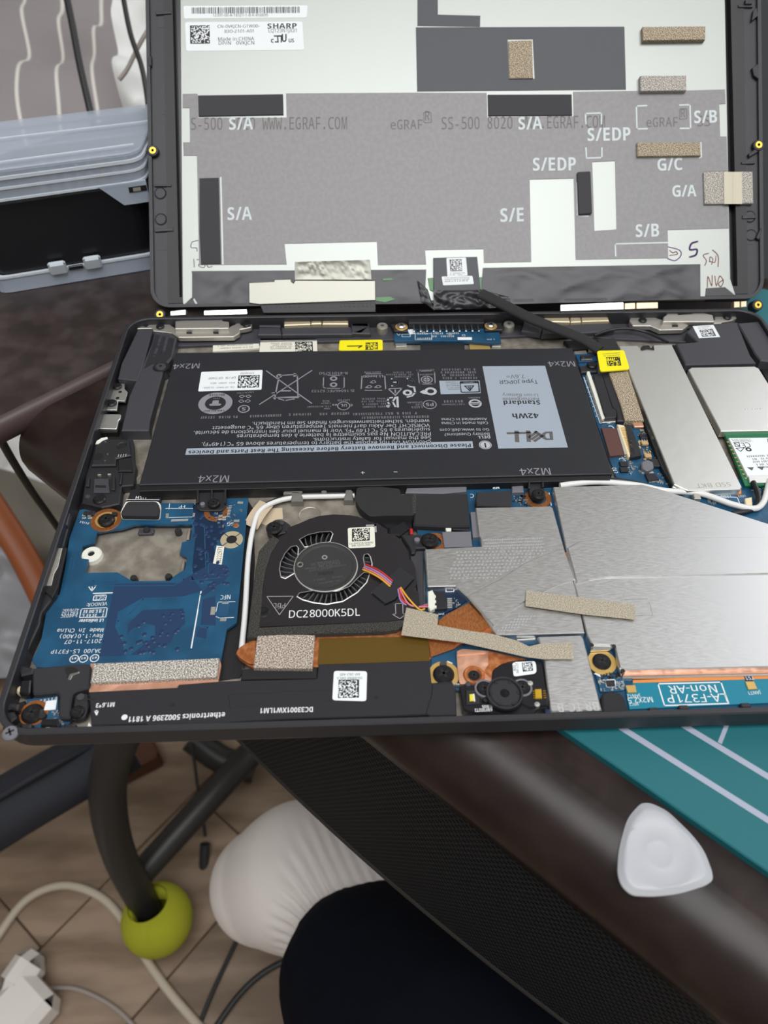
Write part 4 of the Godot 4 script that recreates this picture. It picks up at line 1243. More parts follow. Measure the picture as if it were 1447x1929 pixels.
	screw(b, Vector2(14.65, 123.69), 6.0, 2.9, M.screw_black, "screw", 1.8)
	brick(b, "chip_component", Vector2(16.83, 120.66), 1.8, 1.6, y, y + 1.2, M.chip_black)
	var g := ring_pad(b, Vector2(60.38, 133.46), 1.9, 4.0, y, y + 0.15, M.pale_gold, "gold_ring")
	lathe(g, "through_hole", Vector2(60.38, 133.46), [Vector2(0, y + 0.03), Vector2(1.9, y + 0.03)], M.deep_black)
	for a in 4:
		var c := Vector2(Vector2(60.38, 133.46))
		var d := Vector2(cos(PI / 4 + a * PI / 2), sin(PI / 4 + a * PI / 2))
		line(b, M.board_dark, c + d * 2.0, c + d * 4.0, 0.3, y + 0.16)
	ring_pad(b, Vector2(61.26, 126.68), 0.1, 1.1, y, y + 0.1, M.copper, "test_point")
	ring_pad(b, Vector2(53.51, 119.99), 2.5, 4.6, y, y + 0.2, M.worn_copper, "copper_ring")
	var l := plate(b, "number_sticker", pv([55.4, 136.1, 58.15, 136.6, 58.06, 144.78, 55.03, 144.15]), y, y + 0.1, M.label_cream, 0.02)
	txt(l, "18222971", Vector2(57.68, 144.23), Vector2(57.55, 137.01), y + 0.1, M.ink_black, 1.3, false, true)
	# what stands in the window
	var bs := lathe(t, "window_standoff", Vector2(11.93, 137.99), [Vector2(1.2, 2.4), Vector2(1.2, 3.6), Vector2(3.0, 3.6), Vector2(3.5, 3.1), Vector2(3.7, 1.5)], M.connector_white)
	tag(bs, "white ring standoff in the board window")
	lathe(bs, "bore", Vector2(11.93, 137.99), [Vector2(0, 3.0), Vector2(1.3, 3.0)], M.deep_black)
	for c in [Vector2(29.18, 127.23), Vector2(40.58, 128.01), Vector2(28.62, 149.09), Vector2(40.35, 148.78)]:
		var pg := lathe(t, "window_peg", c, [Vector2(0, 3.8), Vector2(1.0, 3.8), Vector2(1.2, 3.4), Vector2(1.3, 1.5)], M.black_plastic, 12)
		tag(pg, "black peg in the board window")
	brick(t, "window_block", Vector2(28.93, 127.38), 5.5, 2.6, 1.5, 2.8, M.dark_plastic, 0.0, 0.3)
	for q in [pv([44.09, 126.98, 45.03, 127.01, 45.19, 132.28, 43.99, 132.25]), pv([44, 141.97, 45.07, 142, 45.1, 147.9, 44.05, 147.87])]:
		plate(t, "window_rib", q, 1.5, 3.4, M.magnesium, 0.2)
	# foam-topped connector and its ribbon
	var fx := plate(t, "ribbon_lead", pv([19.5, 103.45, 22.61, 103.54, 23.99, 108.86, 31.79, 109.69, 31.89, 113.03, 19.25, 112.67, 19.66, 109.04]), 1.6, 3.0, M.tape_black, 0.05)
	txt(fx, "USH", Vector2(26.28, 109.96), Vector2(22.27, 109.97), 3.0, M.ink_white, 0.9, true)
	line(fx, M.ink_white, Vector2(19.06, 111.64), Vector2(31.17, 112.11), 0.3, 3.0)
	var fp := plate(t, "foam_pad", rounded(pv([21, 116.03, 31.7, 116.33, 33.15, 118.73, 33.53, 123.66, 20.02, 122.98, 19.83, 120.97]), 1.2, 3), 4.6, 6.8, M.soft_black, 0.4)
	tag(fp, "black foam pad over the ribbon connector")
	plate(fp, "connector_shell", rounded(pv([19.71, 114.2, 31.59, 114.54, 33.09, 116.67, 33.66, 123.38, 19.64, 122.69, 18.8, 119.48]), 1.2, 3), 4.0, 4.8, M.connector_white, 0.1)
	plate(t, "curved_wire_guard", pv([21.92, 97.14, 21.7, 98.42, 20.04, 101.57, 20.08, 106.59, 19.64, 106.57, 19.47, 100.92, 20.74, 98.07]), 1.5, 2.2, M.bracket_metal, 0.1)

func fan(t: Node) -> void:
	var y := 6.2
	var outer := pv([73.22, 172.32, 73.27, 164.4, 73.39, 156.25, 73.84, 148.99, 75.06, 141.46, 76.28, 137.27, 77.38, 134.66, 80.04, 132.73, 80.18, 130.37, 83.41, 128.76, 83.92, 128.56, 86.92, 126.86, 87.42, 126.46, 91.5, 124.9, 96.65, 124.35, 102.34, 124.93, 104.92, 125.57, 107.99, 127.05, 109.25, 128.13, 112.04, 129.38, 115.53, 131.94, 115.7, 134.1, 117.96, 134.57, 120.34, 137.57, 122.56, 142.85, 122.77, 146.05, 123.8, 147.03, 124.56, 150.49, 124.57, 156.58, 123.58, 158.64, 124.91, 160.16, 124.62, 165.95, 120.53, 170.61, 113.59, 171.51, 95.25, 171.89])
	var h1 := pv([84.82, 136, 87.66, 133.96, 91.67, 132.87, 95.46, 132.71, 96.13, 133.67, 95.17, 137.36, 91.77, 137.72, 87.83, 139.24, 86.59, 139.34])
	var h2 := pv([78.55, 149.12, 78.76, 146.01, 80.03, 142.25, 81.87, 139.39, 83.59, 138.99, 84.22, 139.92, 84.25, 144.28, 84.21, 150.22, 80.58, 152.98, 79.21, 152.33])
	var h3 := pv([84.98, 160.72, 85.63, 159.45, 90.33, 158.53, 94.6, 159.25, 98.38, 159.07, 102.18, 157.23, 105.09, 153.59, 107.05, 151.51, 108.73, 151.99, 107.7, 155.48, 104.54, 159.55, 99.81, 163.02, 94.67, 164.01, 90.45, 163.31, 86.67, 161.93])
	var h4 := pv([107.06, 144.95, 107.43, 143.56, 108.42, 143.4, 109.14, 144.51, 109.66, 147.55, 109.39, 150.66, 108.27, 150.93, 107.56, 149.98, 107.36, 147.49])
	var cover := plate(t, "cooling_fan", holed(outer, [h1, h2, h3, h4]), 5.7, y, mat("gloss_fan", c8(92, 90, 96), 0.22, 0.9), 0.0)
	tag(cover, "dark glossy cooling fan with three vents, round hub and foam edging")
	for hh in [h1, h2, h3, h4]:
		var st := begin()
		var q := ccw(hh)
		var o := inset(q, -0.35)
		for i in q.size():
			var j := (i + 1) % q.size()
			quad(st, v3(q[i], y + 0.12), v3(q[j], y + 0.12), v3(o[j], y + 0.02), v3(o[i], y + 0.02), Vector3.UP)
		obj(cover, "vent_rim", st, M.pale_metal)
	plate(cover, "fan_housing", pv([73.5, 171.74, 73.74, 152.11, 76.24, 137.66, 83.38, 129.16, 96.63, 125.04, 107.96, 127.81, 117.42, 135.56, 124.14, 149.92, 123.65, 165.41, 120.12, 170.11, 95.21, 171.3]), 1.5, 2.2, M.deep_black, 0.0)
	var hub := Vector2(Vector2(94.05, 148.47))
	var hr := Vector2(Vector2(104.77, 147.41)).distance_to(hub)
	# rotor blades seen through the vents
	var blade := begin()
	var pr := [Vector2(hr - 1.0, 0.0), Vector2(hr + 3.0, 0.9), Vector2(hr + 6.5, 2.6), Vector2(hr + 10.5, 5.4)]
	for i in 3:
		var a: Vector2 = pr[i]
		var b2: Vector2 = pr[i + 1]
		var nn := (b2 - a).normalized().orthogonal() * 0.2
		for s in [1.0, -1.0]:
			quad(blade, v3(a + nn * s, 2.4), v3(b2 + nn * s, 2.4), v3(b2 + nn * s, 5.0), v3(a + nn * s, 5.0), v3(nn * s, 0))
		quad(blade, v3(a + nn, 5.0), v3(b2 + nn, 5.0), v3(b2 - nn, 5.0), v3(a - nn, 5.0), Vector3.UP)
	var bm := blade.commit()
	mat("blade_grey", c8(84, 84, 88), 0.4)
	for i in 46:
		var o := MeshInstance3D.new()
		o.name = "blade"
		o.mesh = bm
		o.material_override = M.blade_grey
		o.position = v3(hub, 0)
		o.rotation.y = TAU * i / 46.0
		cover.add_child(o, true)
	# hub plate
	var hb := lathe(cover, "hub_cap", hub, [Vector2(0, y + 0.1), Vector2(hr * 0.82, y + 0.1), Vector2(hr * 0.9, y + 0.3), Vector2(hr - 0.3, y + 0.3), Vector2(hr, y - 0.2), Vector2(hr, 3.0)], mat("hub_grey", c8(60, 59, 60), 0.5, 0.3), 48)
	lathe(cover, "hub_rim", hub, [Vector2(hr - 0.2, y + 0.34), Vector2(hr + 0.15, y + 0.3), Vector2(hr + 0.2, y)], M.pale_metal, 48)
	lathe(cover, "hub_hole", Vector2(85.31, 147.46), [Vector2(0, y + 0.36), Vector2(0.6, y + 0.36), Vector2(0.7, y + 0.45), Vector2(1.1, y + 0.45), Vector2(1.2, y + 0.3)], M.bright_metal)
	lathe(cover, "pin_hole", Vector2(85.31, 147.46), [Vector2(0, y + 0.4), Vector2(0.6, y + 0.4)], M.deep_black)
	var hy := y + 0.12
	blot(cover, M.ink_grey, holed(pv([92.61, 141.73, 95.77, 145.46, 91.23, 146.15]), [circ(Vector2(Vector2(93.49, 144.45)), 1.6, 14)]), hy)
	ring(cover, M.ink_grey, Vector2(93.59, 144.39), 0.5, 1.0, hy, 14)
	txt(cover, "NC65C07", Vector2(91.83, 148.98), Vector2(99.06, 148.2), hy, M.ink_dim, 1.0)
	txt(cover, "MODEL", Vector2(87.19, 149.58), Vector2(91.15, 149.21), hy, M.ink_dim, 0.8)
	txt(cover, "BRUSHLESS", Vector2(91.26, 147.47), Vector2(98.57, 146.68), hy, M.ink_dim, 0.9)
	txt(cover, "DC", Vector2(89.08, 147.96), Vector2(90.78, 147.77), hy, M.ink_dim, 0.9)
	txt(cover, "840850", Vector2(91.61, 152.17), Vector2(96.66, 151.71), hy, M.ink_black, 1.2, true)
	greek(cover, M.ink_dim, Vector2(88.19, 150.72), Vector2(101.25, 148.14), 0.7, hy)
	greek(cover, M.ink_dim, Vector2(90.23, 154.73), Vector2(99.8, 153.21), 0.8, hy)
	greek(cover, M.ink_dim, Vector2(92.17, 155.99), Vector2(98.84, 154.81), 0.7, hy)
	txt(cover, "DC28000K5DL", Vector2(82.52, 169.18), Vector2(105.36, 168.98), y, M.ink_white, 1.05)
	lines(cover, M.ink_fan, pv([74.86, 160.41, 83.56, 160.56, 79.42, 167.86]), 0.25, y, true)
	txt(cover, "PbL", Vector2(81.11, 163.26), Vector2(77.29, 163.26), y, M.ink_fan, 1.0)
	txt(cover, "FG", Vector2(80.15, 164.32), Vector2(78.62, 164.45), y, M.ink_fan, 1.0)
	lines(cover, M.ink_fan, pv([117.02, 164.57, 119.46, 164.53, 119.34, 168.73, 120.64, 168.66, 118.23, 170.54, 115.91, 168.79, 117.02, 168.72]), 0.25, y, true)
	lines(cover, M.ink_fan, pv([108.44, 130.1, 111.41, 130.05, 111.43, 132.97]), 0.8, y)
	# bright worn edge on the left of the cover and its slots
	for q in [pv([73.29, 155.99, 74.18, 155.84, 75.81, 159.02, 74.89, 159.4]), pv([75.03, 170.93, 75.16, 170.1, 78.17, 168.53, 78.76, 169.21, 75.61, 171.44])]:
		plate(cover, "slot", rounded(q, 0.8, 3), y, y + 0.05, M.deep_black, 0.0)
	lathe(cover, "rivet", Vector2(74.17, 166.52), [Vector2(0, y + 0.1), Vector2(1.3, y + 0.25), Vector2(1.9, y + 0.15), Vector2(2.1, y)], M.screw_black)
	var l := plate(cover, "white_label", rounded(pv([101.55, 131.08, 111.08, 130.67, 111.13, 140.34, 101.77, 140.52]), 0.8, 3), y, y + 0.1, M.label_cream, 0.02)
	dots(l, M.ink_black, Vector2(103.03, 137.55), Vector2(109.3, 137.2), Vector2(103.07, 131.67), y + 0.1, 18)
	txt(l, "CN-0HFV1B-0EW00-", Vector2(102.07, 138.96), Vector2(110.67, 138.56), y + 0.1, M.ink_black, 1.1)
	txt(l, "846-02KH-A00", Vector2(102.97, 139.9), Vector2(109.35, 139.57), y + 0.1, M.ink_black, 1.1)
	# foam along two sides
	var f1 := plate(cover, "foam_edge", pv([75.24, 134.28, 77.64, 136.01, 75.12, 141.79, 73.76, 149.3, 73.22, 156.55, 73.43, 164.69, 73.29, 172.75, 113.57, 171.78, 119.57, 171.14, 120.2, 172.26, 117.1, 174.9, 112.53, 175.57, 90.81, 175.72, 69.71, 176.41, 69.91, 167.97, 70.28, 149.2, 70.88, 141.02, 72.42, 138.48]), 2.0, 6.9, M.foam_dark, 0.5)
	tag(f1, "dark grey speckled foam edging around the fan")
	# fixing ears
	var e := plate(cover, "fixing_ear", rounded(pv([72.26, 129.18, 74.98, 125.32, 78.34, 125.56, 81.3, 128.41, 80.07, 129.4, 79.68, 131.77, 78.43, 132.07, 74.46, 133.3, 72.83, 131.57]), 1.5, 3), 3.0, 5.4, M.black_plastic, 0.4)
	screw(e, Vector2(75.36, 130.07), 6.8, 2.9, M.screw_black, "screw", 2.0)
	lathe(e, "peg", Vector2(78, 127.94), [Vector2(0, 6.3), Vector2(0.8, 6.3), Vector2(0.9, 5.4)], M.dark_plastic, 12)
	e = plate(cover, "fixing_ear", pv([120.4, 133.79, 129.53, 133.85, 130.1, 140.2, 125.47, 140.27, 124.83, 142.38, 123.54, 142.47, 122.94, 139.66]), 3.0, 5.2, M.black_plastic, 0.4)
	screw(e, Vector2(130.41, 137.44), 6.9, 3.1, M.screw_black, "screw", 2.0)
	lathe(e, "peg", Vector2(125.91, 137.13), [Vector2(0, 6.2), Vector2(1.0, 6.2), Vector2(1.1, 5.2)], M.chip_grey, 12)
	ring_pad(e, Vector2(132.25, 136.8), 2.4, 4.4, 3.8, 4.3, M.worn_copper, "copper_ring")
	# frame strip right of the fan
	plate(t, "fan_side_frame", pv([120.75, 133.11, 127.11, 132.25, 128.19, 139.47, 126.51, 163.47, 124.98, 164.61, 124.7, 153.65, 122.94, 140.66]), 1.5, 3.4, M.dark_plastic, 0.2)
	# chassis posts behind it
	for q in [pv([77.52, 107.78, 83.99, 107.73, 84.74, 110.62, 83.62, 112.08, 77.47, 111.75]), pv([80.36, 110.87, 84.38, 110.98, 85.08, 115.66, 80.58, 115.53]), pv([91.67, 108.56, 93.62, 108.76, 93.78, 112.52, 91.54, 112.45]), pv([100.74, 107.9, 103.01, 107.74, 103.15, 111.14, 100.74, 111.82]), pv([100.74, 110.92, 103.53, 111, 103.65, 115.6, 100.09, 115.5])]:
		tag(plate(t, "guide_post", q, 1.5, 4.6, mat("post_grey", c8(112, 110, 104), 0.6), 0.4), "grey cable guide post")
	lathe(t, "chassis_dimple", Vector2(87.45, 120.3), [Vector2(0, 1.55), Vector2(3.8, 1.55), Vector2(4.1, 1.75), Vector2(4.4, 1.5)], M.magnesium, 28)
	plate(t, "masking_tape", pv([69.57, 116.58, 77.14, 116.28, 77.65, 121.84, 74.94, 122.11, 71.57, 124.83, 69.02, 123.35]), 1.5, 1.62, M.masking, 0.0)
	strap(t, "masking_tape", [Vector3(66.42, 3.4, 126.89), Vector3(68.95, 5.2, 122.37), Vector3(71.4, 3.6, 115.63)], 6.0, 0.12, M.masking, Vector3(0.8, 0, 0.5))

func heat_pipe(t: Node) -> void:
	var h := plate(t, "heat_pipe", pv([66.32, 180.73, 67.2, 178.91, 68.89, 177.09, 72.2, 175.3, 90.91, 174.72, 118.7, 173.83, 131.53, 169.65, 140.96, 163.88, 150.11, 174.79, 141.08, 177.72, 128.27, 183.25, 126.24, 185.63, 92.25, 186.38, 72.26, 186.07, 70.62, 185.12, 67.83, 182.92]), 3.0, 4.5, M.copper, 0.4)
	tag(h, "flat copper heat pipe crossing below the fan")
	plate(h, "pinched_end", rounded(pv([66.61, 181.19, 67.34, 179.49, 69.05, 177.99, 72.22, 176.58, 72.82, 185.61, 70.71, 185.13, 67.93, 183.06]), 1.0, 3), 4.5, 5.3, M.copper, 0.6)
	tag(plate(h, "worn_plate", pv([130.77, 170.75, 133.35, 168.53, 141.28, 163.96, 147.48, 173.53, 143.05, 175.75, 130.39, 172.56]), 4.5, 5.1, M.worn_copper, 0.2), "worn brown copper plate")
	tag(plate(h, "worn_plate", pv([126.87, 178.46, 136.23, 180.39, 134.97, 181.43, 127.13, 184.29]), 4.5, 5.1, M.worn_copper, 0.2), "worn brown copper plate")
	var g := plate(h, "foam_gasket", pv([72.96, 175.13, 91.07, 176.06, 90.61, 188.2, 72.61, 187.35]), 4.4, 6.6, M.foam_warm, 0.3)
	tag(g, "speckled grey-brown conductive foam gasket on the copper heat pipe")
	tag(plate(h, "polyimide_film", pv([92.43, 176.43, 127.14, 176.67, 126.78, 185.77, 92.11, 185.91]), 4.5, 4.9, M.polyimide, 0.05), "dark gold transparent film")
	plate(t, "fin_stack", pv([69.02, 186.75, 92.03, 186.86, 92.12, 190.64, 68.83, 190.38]), 1.5, 4.8, M.deep_black, 0.2)
	plate(t, "silver_shim", pv([69.18, 175.07, 72.37, 174.78, 69.09, 186.14, 71.13, 185.73, 68.53, 185.65]), 2.0, 3.2, M.bracket_metal, 0.0)

func emboss(host: Node, called: String, poly: PackedVector2Array, y0: float, y1: float, m: Material) -> MeshInstance3D:
	return plate(host, called, poly, y0, y1, m, 0.45)

func center_parts(t: Node) -> void:
	# main board under everything
	var mb := plate(t, "main_board", pv([124.15, 110.41, 183.91, 106.43, 223.53, 104.65, 257.51, 108.51, 257.32, 123.82, 282.92, 135.05, 274.84, 206.61, 172.78, 205.15, 134.3, 195.12, 125.56, 193.03, 128.12, 145.27]), 2.2, 3.2, M.board_blue, 0.0)
	tag(mb, "blue main circuit board showing between the shields")
	var y := 3.2
	# cloth tapes over the cables at its left end
	var ct := plate(t, "cloth_tape", rounded(pv([105.08, 110.72, 113.12, 110.42, 121.09, 111.93, 121.2, 115.27, 125.77, 114.29, 126.18, 120.51, 125.61, 125.6, 115.26, 125.31, 109.56, 125.7, 106.01, 121.36, 104.38, 116.99]), 1.0, 3), 2.4, 6.0, M.tape_cloth, 0.8)
	tag(ct, "black cloth tape wrapped over the cables above the fan")
	ct = plate(t, "cloth_tape", rounded(pv([126.54, 114.52, 146.22, 114.7, 145.23, 131.12, 134.98, 130.97, 125.16, 129.98]), 0.5, 2), 3.2, 5.8, M.tape_cloth, 0.5)
	tag(ct, "black square of cloth tape beside the shield")
	plate(t, "tape_fray", pv([125.28, 115.25, 127.03, 115.07, 126.22, 124.52, 124.86, 124.12]), 5.4, 6.2, M.foam_dark, 0.3)
	plate(t, "grey_bar", pv([123.8, 110.25, 146.56, 109.88, 146.1, 112.58, 137.63, 113.49, 123.1, 112.84]), 2.0, 4.8, M.chip_grey, 0.3)
	plate(t, "lead_bundle", pv([110.12, 123.36, 116.93, 123.2, 125.25, 124.15, 125.13, 130.41, 123.75, 132.08, 119.11, 132.62, 115.63, 129.79]), 1.8, 3.6, M.gloss_black, 0.6)
	plate(t, "lead_fold", pv([116.15, 129.32, 118.5, 128.7, 121.97, 126.37, 124.1, 129.9, 120.07, 133.52, 116.52, 133.08]), 3.4, 4.6, M.gloss_black, 0.5)
	plate(t, "red_lead", pv([123.69, 130.71, 124.82, 130.74, 124.77, 133.32, 123.75, 133.29]), 4.0, 5.0, M.wire_red, 0.3)
	for i in 2:
		brick(t, "red_lead", Vector2(105.88, 107.9) + Vector2(i * 3.0, 0), 1.6, 2.6, 2.5, 4.8, M.wire_red)
	for i in 3:
		brick(t, "white_lead", Vector2(112.44, 107.78) + Vector2(i * 2.4, 0), 0.9, 2.6, 2.5, 4.8, M.wire_white)
	# grey chips near the top of the centre shield
	tag(plate(mb, "grey_block", pv([135.15, 132.75, 145.5, 132.77, 145.23, 139.89, 135.3, 139.93]), y, 5.0, M.chip_grey, 0.2), "grey square block")
	plate(mb, "grey_block", pv([146.33, 123.45, 148.34, 123.28, 148.12, 135.55, 145.86, 135.69]), y, 5.0, M.chip_grey, 0.2)
	plate(mb, "black_socket", pv([138.85, 130.05, 145.19, 130.23, 144.98, 132.12, 139.24, 131.47]), y, 4.6, M.black_plastic, 0.2)
	plate(mb, "white_plug", pv([136.43, 130.12, 138.81, 130.19, 138.48, 132.5, 136.75, 132.51]), y, 5.0, M.connector_white, 0.2)
	txt(mb, "C", Vector2(148.91, 112.6), Vector2(147.53, 112.56), y, M.ink_white, 1.0)
	txt(mb, "D11C", Vector2(166.91, 114.19), Vector2(163.68, 114.25), y, M.ink_white, 1.1)
	txt(mb, "C7", Vector2(168.96, 117.59), Vector2(167.58, 117.63), y, M.ink_white, 1.1)
	litter(mb, "small_components", pv([163.77, 113.64, 169.45, 114.57, 168.69, 119.24, 162.96, 119.07]), 14, y, M.chip_black, 0.8, 1.3)
	litter(mb, "small_components", pv([163.98, 115.94, 169.21, 116.08, 168.69, 119.24, 163.51, 119.09]), 12, y, M.solder, 0.4, 0.9)
	var f := plate(t, "foam_block", pv([149.38, 115, 162.31, 114.61, 161.91, 119.87, 161.13, 122.58, 148.71, 121.71, 148.63, 119.12]), 3.2, 6.8, M.soft_black, 0.4)
	tag(f, "black foam block above the centre shield")
	txt(f, "MD", Vector2(158.41, 111.54), Vector2(155.93, 111.78), 5.6, M.ink_white, 0.8, true)
	plate(t, "grey_clip", pv([163.58, 110.37, 167.97, 110.1, 167.69, 113.58, 163.09, 113.68]), 2.2, 4.8, M.chip_grey, 0.3)
	ring_pad(t, Vector2(172.73, 115.81), 3.0, 5.0, 3.2, 3.6, M.worn_copper, "copper_ring")
	lines(mb, M.ink_white, pv([177.53, 112.88, 177.19, 119.33]), 0.3, y)
	# the centre shield
	var s := plate(t, "center_shield", pv([148.26, 122.41, 175.98, 122.41, 176.57, 123.49, 176.98, 142.49, 177.39, 160.49, 176.75, 177.71, 148.45, 177.65, 144.48, 168.53, 140.66, 162.23, 137.39, 157.97, 128.16, 157.92, 128.2, 142.26, 128.81, 141.56, 148.16, 140.92, 148.29, 136.76, 147.85, 135.76]), 3.3, 6.2, M.aluminium, 0.3)
	tag(s, "silver metal shield beside the fan with an embossed band and rows of dimples")
	emboss(s, "embossed_band", pv([140.63, 162.38, 145.52, 159.69, 152.24, 155.89, 161.31, 149.54, 170.33, 145.1, 176.72, 142.65, 177.96, 156.66, 171.42, 158.92, 162.67, 163.26, 154.85, 168.56, 147.97, 174.75]), 6.2, 6.75, M.aluminium)
	var spots := PackedVector2Array()
	for j in 13:
		var za := j / 12.0
		for i in 26:
			var p := Vector2(Vector2(149.37, 137.99)).lerp(Vector2(Vector2(169.96, 137.56)), i / 25.0) if j < 3 else Vector2(Vector2(135.43, 137.58)).lerp(Vector2(Vector2(169.96, 137.56)), i / 25.0)
			p += Vector2(-0.06 * j, 0.0) + Vector2(0.0, 1.42 * j) + Vector2(0.45 if j % 2 else 0.0, 0)
			if Geometry2D.is_point_in_polygon(p, pv([149.2, 137.3, 170.18, 137.23, 169.81, 144.28, 161.71, 148.62, 141.1, 161.7, 138.73, 158.6, 134.33, 155.71, 137.61, 147.26, 139.32, 142.72, 148.58, 142.33])):
				spots.append(p)
	for j in 7:
		for i in 14:
			var p := Vector2(Vector2(148.88, 176.9)) + Vector2(i * 0.98 + (0.45 if j % 2 else 0.0), -j * 1.05)
			if Geometry2D.is_point_in_polygon(p, pv([148.06, 176.71, 160.26, 167.4, 165.91, 168.15, 156.73, 174.63, 151.19, 177.14])):
				spots.append(p)
	domes(s, "dimples", spots, 0.46, 6.2, 0.055, M.dimple_metal, 8)
	plate(s, "side_flange", pv([128.44, 141.57, 129.05, 141.59, 128.51, 157.84, 127.97, 157.83]), 3.3, 6.25, M.bright_metal, 0.1)
	# window with the fan plug
	plate(mb, "plug_board", pv([128.94, 156.65, 137.87, 156.61, 141.23, 162.19, 135.99, 165.89, 131.45, 168.09, 128.25, 165.95]), y, 4.0, M.board_dark, 0.1)
	tag(plate(mb, "white_plug", pv([128.03, 159.65, 129.64, 159.1, 130.35, 161.23, 129.92, 166.55, 128.27, 167.55, 127.67, 165.9]), 4.0, 6.0, M.connector_white, 0.3), "white plug of the fan leads")
	plate(mb, "plug_socket", pv([129.67, 158.98, 133.79, 159.53, 133.9, 166.39, 130.04, 166.56]), 4.0, 5.6, M.chip_black, 0.3)
	for i in 5:
		brick(mb, "plug_pin", Vector2(Vector2(135.16, 161.84)).lerp(Vector2(Vector2(134.94, 165.23)), i / 4.0), 1.7, 0.6, 4.0, 4.6, M.solder)
	lines(mb, M.ink_white, pv([134.62, 156.94, 137.35, 156.9, 136.93, 158.61, 134.31, 158.65]), 0.3, 4.0, true)
	txt(mb, "JFAN", Vector2(132.98, 167.09), Vector2(131.05, 167.15), 4.0, M.ink_white, 1.0)
	litter(mb, "small_components", pv([136.5, 160.54, 139.61, 163.63, 136.02, 165.6]), 10, 4.0, M.solder, 0.4, 0.8)
	for i in 3:
		brick(mb, "plug_tooth", Vector2(Vector2(130.16, 161.83)).lerp(Vector2(Vector2(130.07, 165.97)), i / 2.0), 0.8, 1.0, 5.0, 6.0, M.connector_white)
	# board patch under the shield and small pieces
	plate(mb, "white_bar", pv([155.12, 177.84, 161.51, 177.65, 161.14, 178.41, 155.24, 178.57]), y, 4.0, M.solder, 0.2)
	plate(mb, "white_bar", pv([156.31, 179.26, 161.68, 179.42, 161.59, 179.97, 156.44, 179.92]), y, 3.8, M.board_light, 0.1)
	# copper-lined gap between the shields
	plate(t, "shield_gap", pv([178.78, 111.35, 181.19, 111.41, 180.46, 179.96, 178.09, 179.89]), 3.2, 4.4, M.deep_black, 0.0)
	tag(plate(t, "copper_bridge", pv([176.75, 144.15, 177.86, 144.04, 177.93, 156.1, 176.52, 156.76]), 4.4, 5.9, M.copper, 0.2), "copper strip in the gap between the shields")
	# the large right shield
	var r := plate(t, "large_shield", pv([178.5, 112.86, 212.37, 112.42, 217.44, 114.52, 252.48, 133.42, 266.74, 142.36, 281.46, 159.29, 273.81, 195.83, 230.4, 191.89, 186.18, 191.64, 184.73, 190.85, 185.1, 182.45, 177.97, 182.04, 177.23, 178.46, 177.46, 144.59]), 3.3, 6.4, M.aluminium, 0.3)
	tag(r, "large silver metal shield at the right with an embossed heat pipe channel")
	emboss(r, "embossed_band", pv([177.72, 143.09, 182.44, 140.07, 190.18, 139.07, 212.86, 138.99, 248.58, 140.03, 257.16, 147.1, 263.31, 158.9, 243.69, 156.51, 198.85, 156.53, 188.05, 156.44, 182.48, 157.17, 177.88, 158.6]), 6.4, 6.95, M.aluminium)
	for q in [[Vector2(192.68, 165.28), Vector2(200.05, 165.24)], [Vector2(200.4, 166.38), Vector2(200.15, 171.27)], [Vector2(194.52, 171.87), Vector2(200.21, 171.66)]]:
		line(r, M.bright_metal, q[0], q[1], 0.16, 6.4)
	plate(r, "folded_tab", pv([178.03, 182.03, 185.14, 182.4, 183.7, 183.77, 177.39, 183.94]), 4.8, 5.6, M.bright_metal, 0.2)
	plate(r, "side_flange", pv([185.12, 182.51, 185.81, 182.42, 186.26, 191.47, 184.42, 193.64]), 3.3, 6.0, M.bright_metal, 0.1)
	for c2 in [Vector2(177.86, 182.44), Vector2(184.73, 183.17), Vector2(185.4, 191.94)]:
		lathe(r, "corner_relief", c2, [Vector2(0, 6.45), Vector2(0.7, 6.45)], M.deep_black, 12)
	# small lower shield
	var q2 := plate(t, "corner_shield", pv([161.56, 178.8, 175.33, 178.67, 175.82, 179.89, 176.01, 204.06, 176.05, 204.87, 161.13, 205.02, 160.75, 204.3, 161.91, 187.91]), 3.3, 6.4, M.aluminium, 0.35)
	tag(q2, "small silver metal shield at the front edge beside the camera module")
	txt(q2, "BR TC-B", Vector2(175.2, 202.26), Vector2(163.06, 202.37), 6.4, M.pale_metal, 1.0)
	plate(q2, "front_flange", pv([161.42, 204.28, 176.3, 204.13, 175.98, 205.92, 161.13, 205.83]), 3.3, 5.6, M.deep_black, 0.1)
	# board corner with a screw
	var sc := plate(t, "screw_corner", pv([177.44, 183.08, 184.77, 183.41, 185.33, 192.73, 188.42, 193.57, 188.13, 195.52, 184.41, 197.35, 177.84, 197.62, 177.42, 188.73]), 2.4, 4.0, M.board_blue, 0.0)
	ring_pad(sc, Vector2(180.44, 187.39), 2.6, 4.5, 4.0, 4.4, M.gold, "gold_ring")
	screw(sc, Vector2(180.3, 187.41), 5.4, 2.9, M.screw_black, "screw", 1.5)
	blot(sc, M.ink_white, pv([177.09, 191.23, 178.92, 190.54, 178.91, 192.53]), 4.0)
	txt(sc, "TS2", Vector2(181.86, 190.63), Vector2(179.5, 190.71), 4.0, M.ink_white, 1.0)
	txt(sc, "U10", Vector2(185.44, 194.07), Vector2(183.23, 194.15), 4.0, M.ink_white, 1.0)
	lines(sc, M.ink_white, pv([180.3, 193.56, 183.16, 193.5, 182.67, 195.94, 179.96, 195.95]), 0.3, 4.0, true)
	brick(sc, "chip_component", Vector2(181.29, 195.01), 2.4, 1.9, 4.0, 4.8, M.chip_black)
	litter(sc, "small_components", pv([177.74, 193.24, 185.49, 192.98, 185.27, 197.37, 177.73, 197.14]), 40, 4.0, M.solder, 0.4, 0.9)
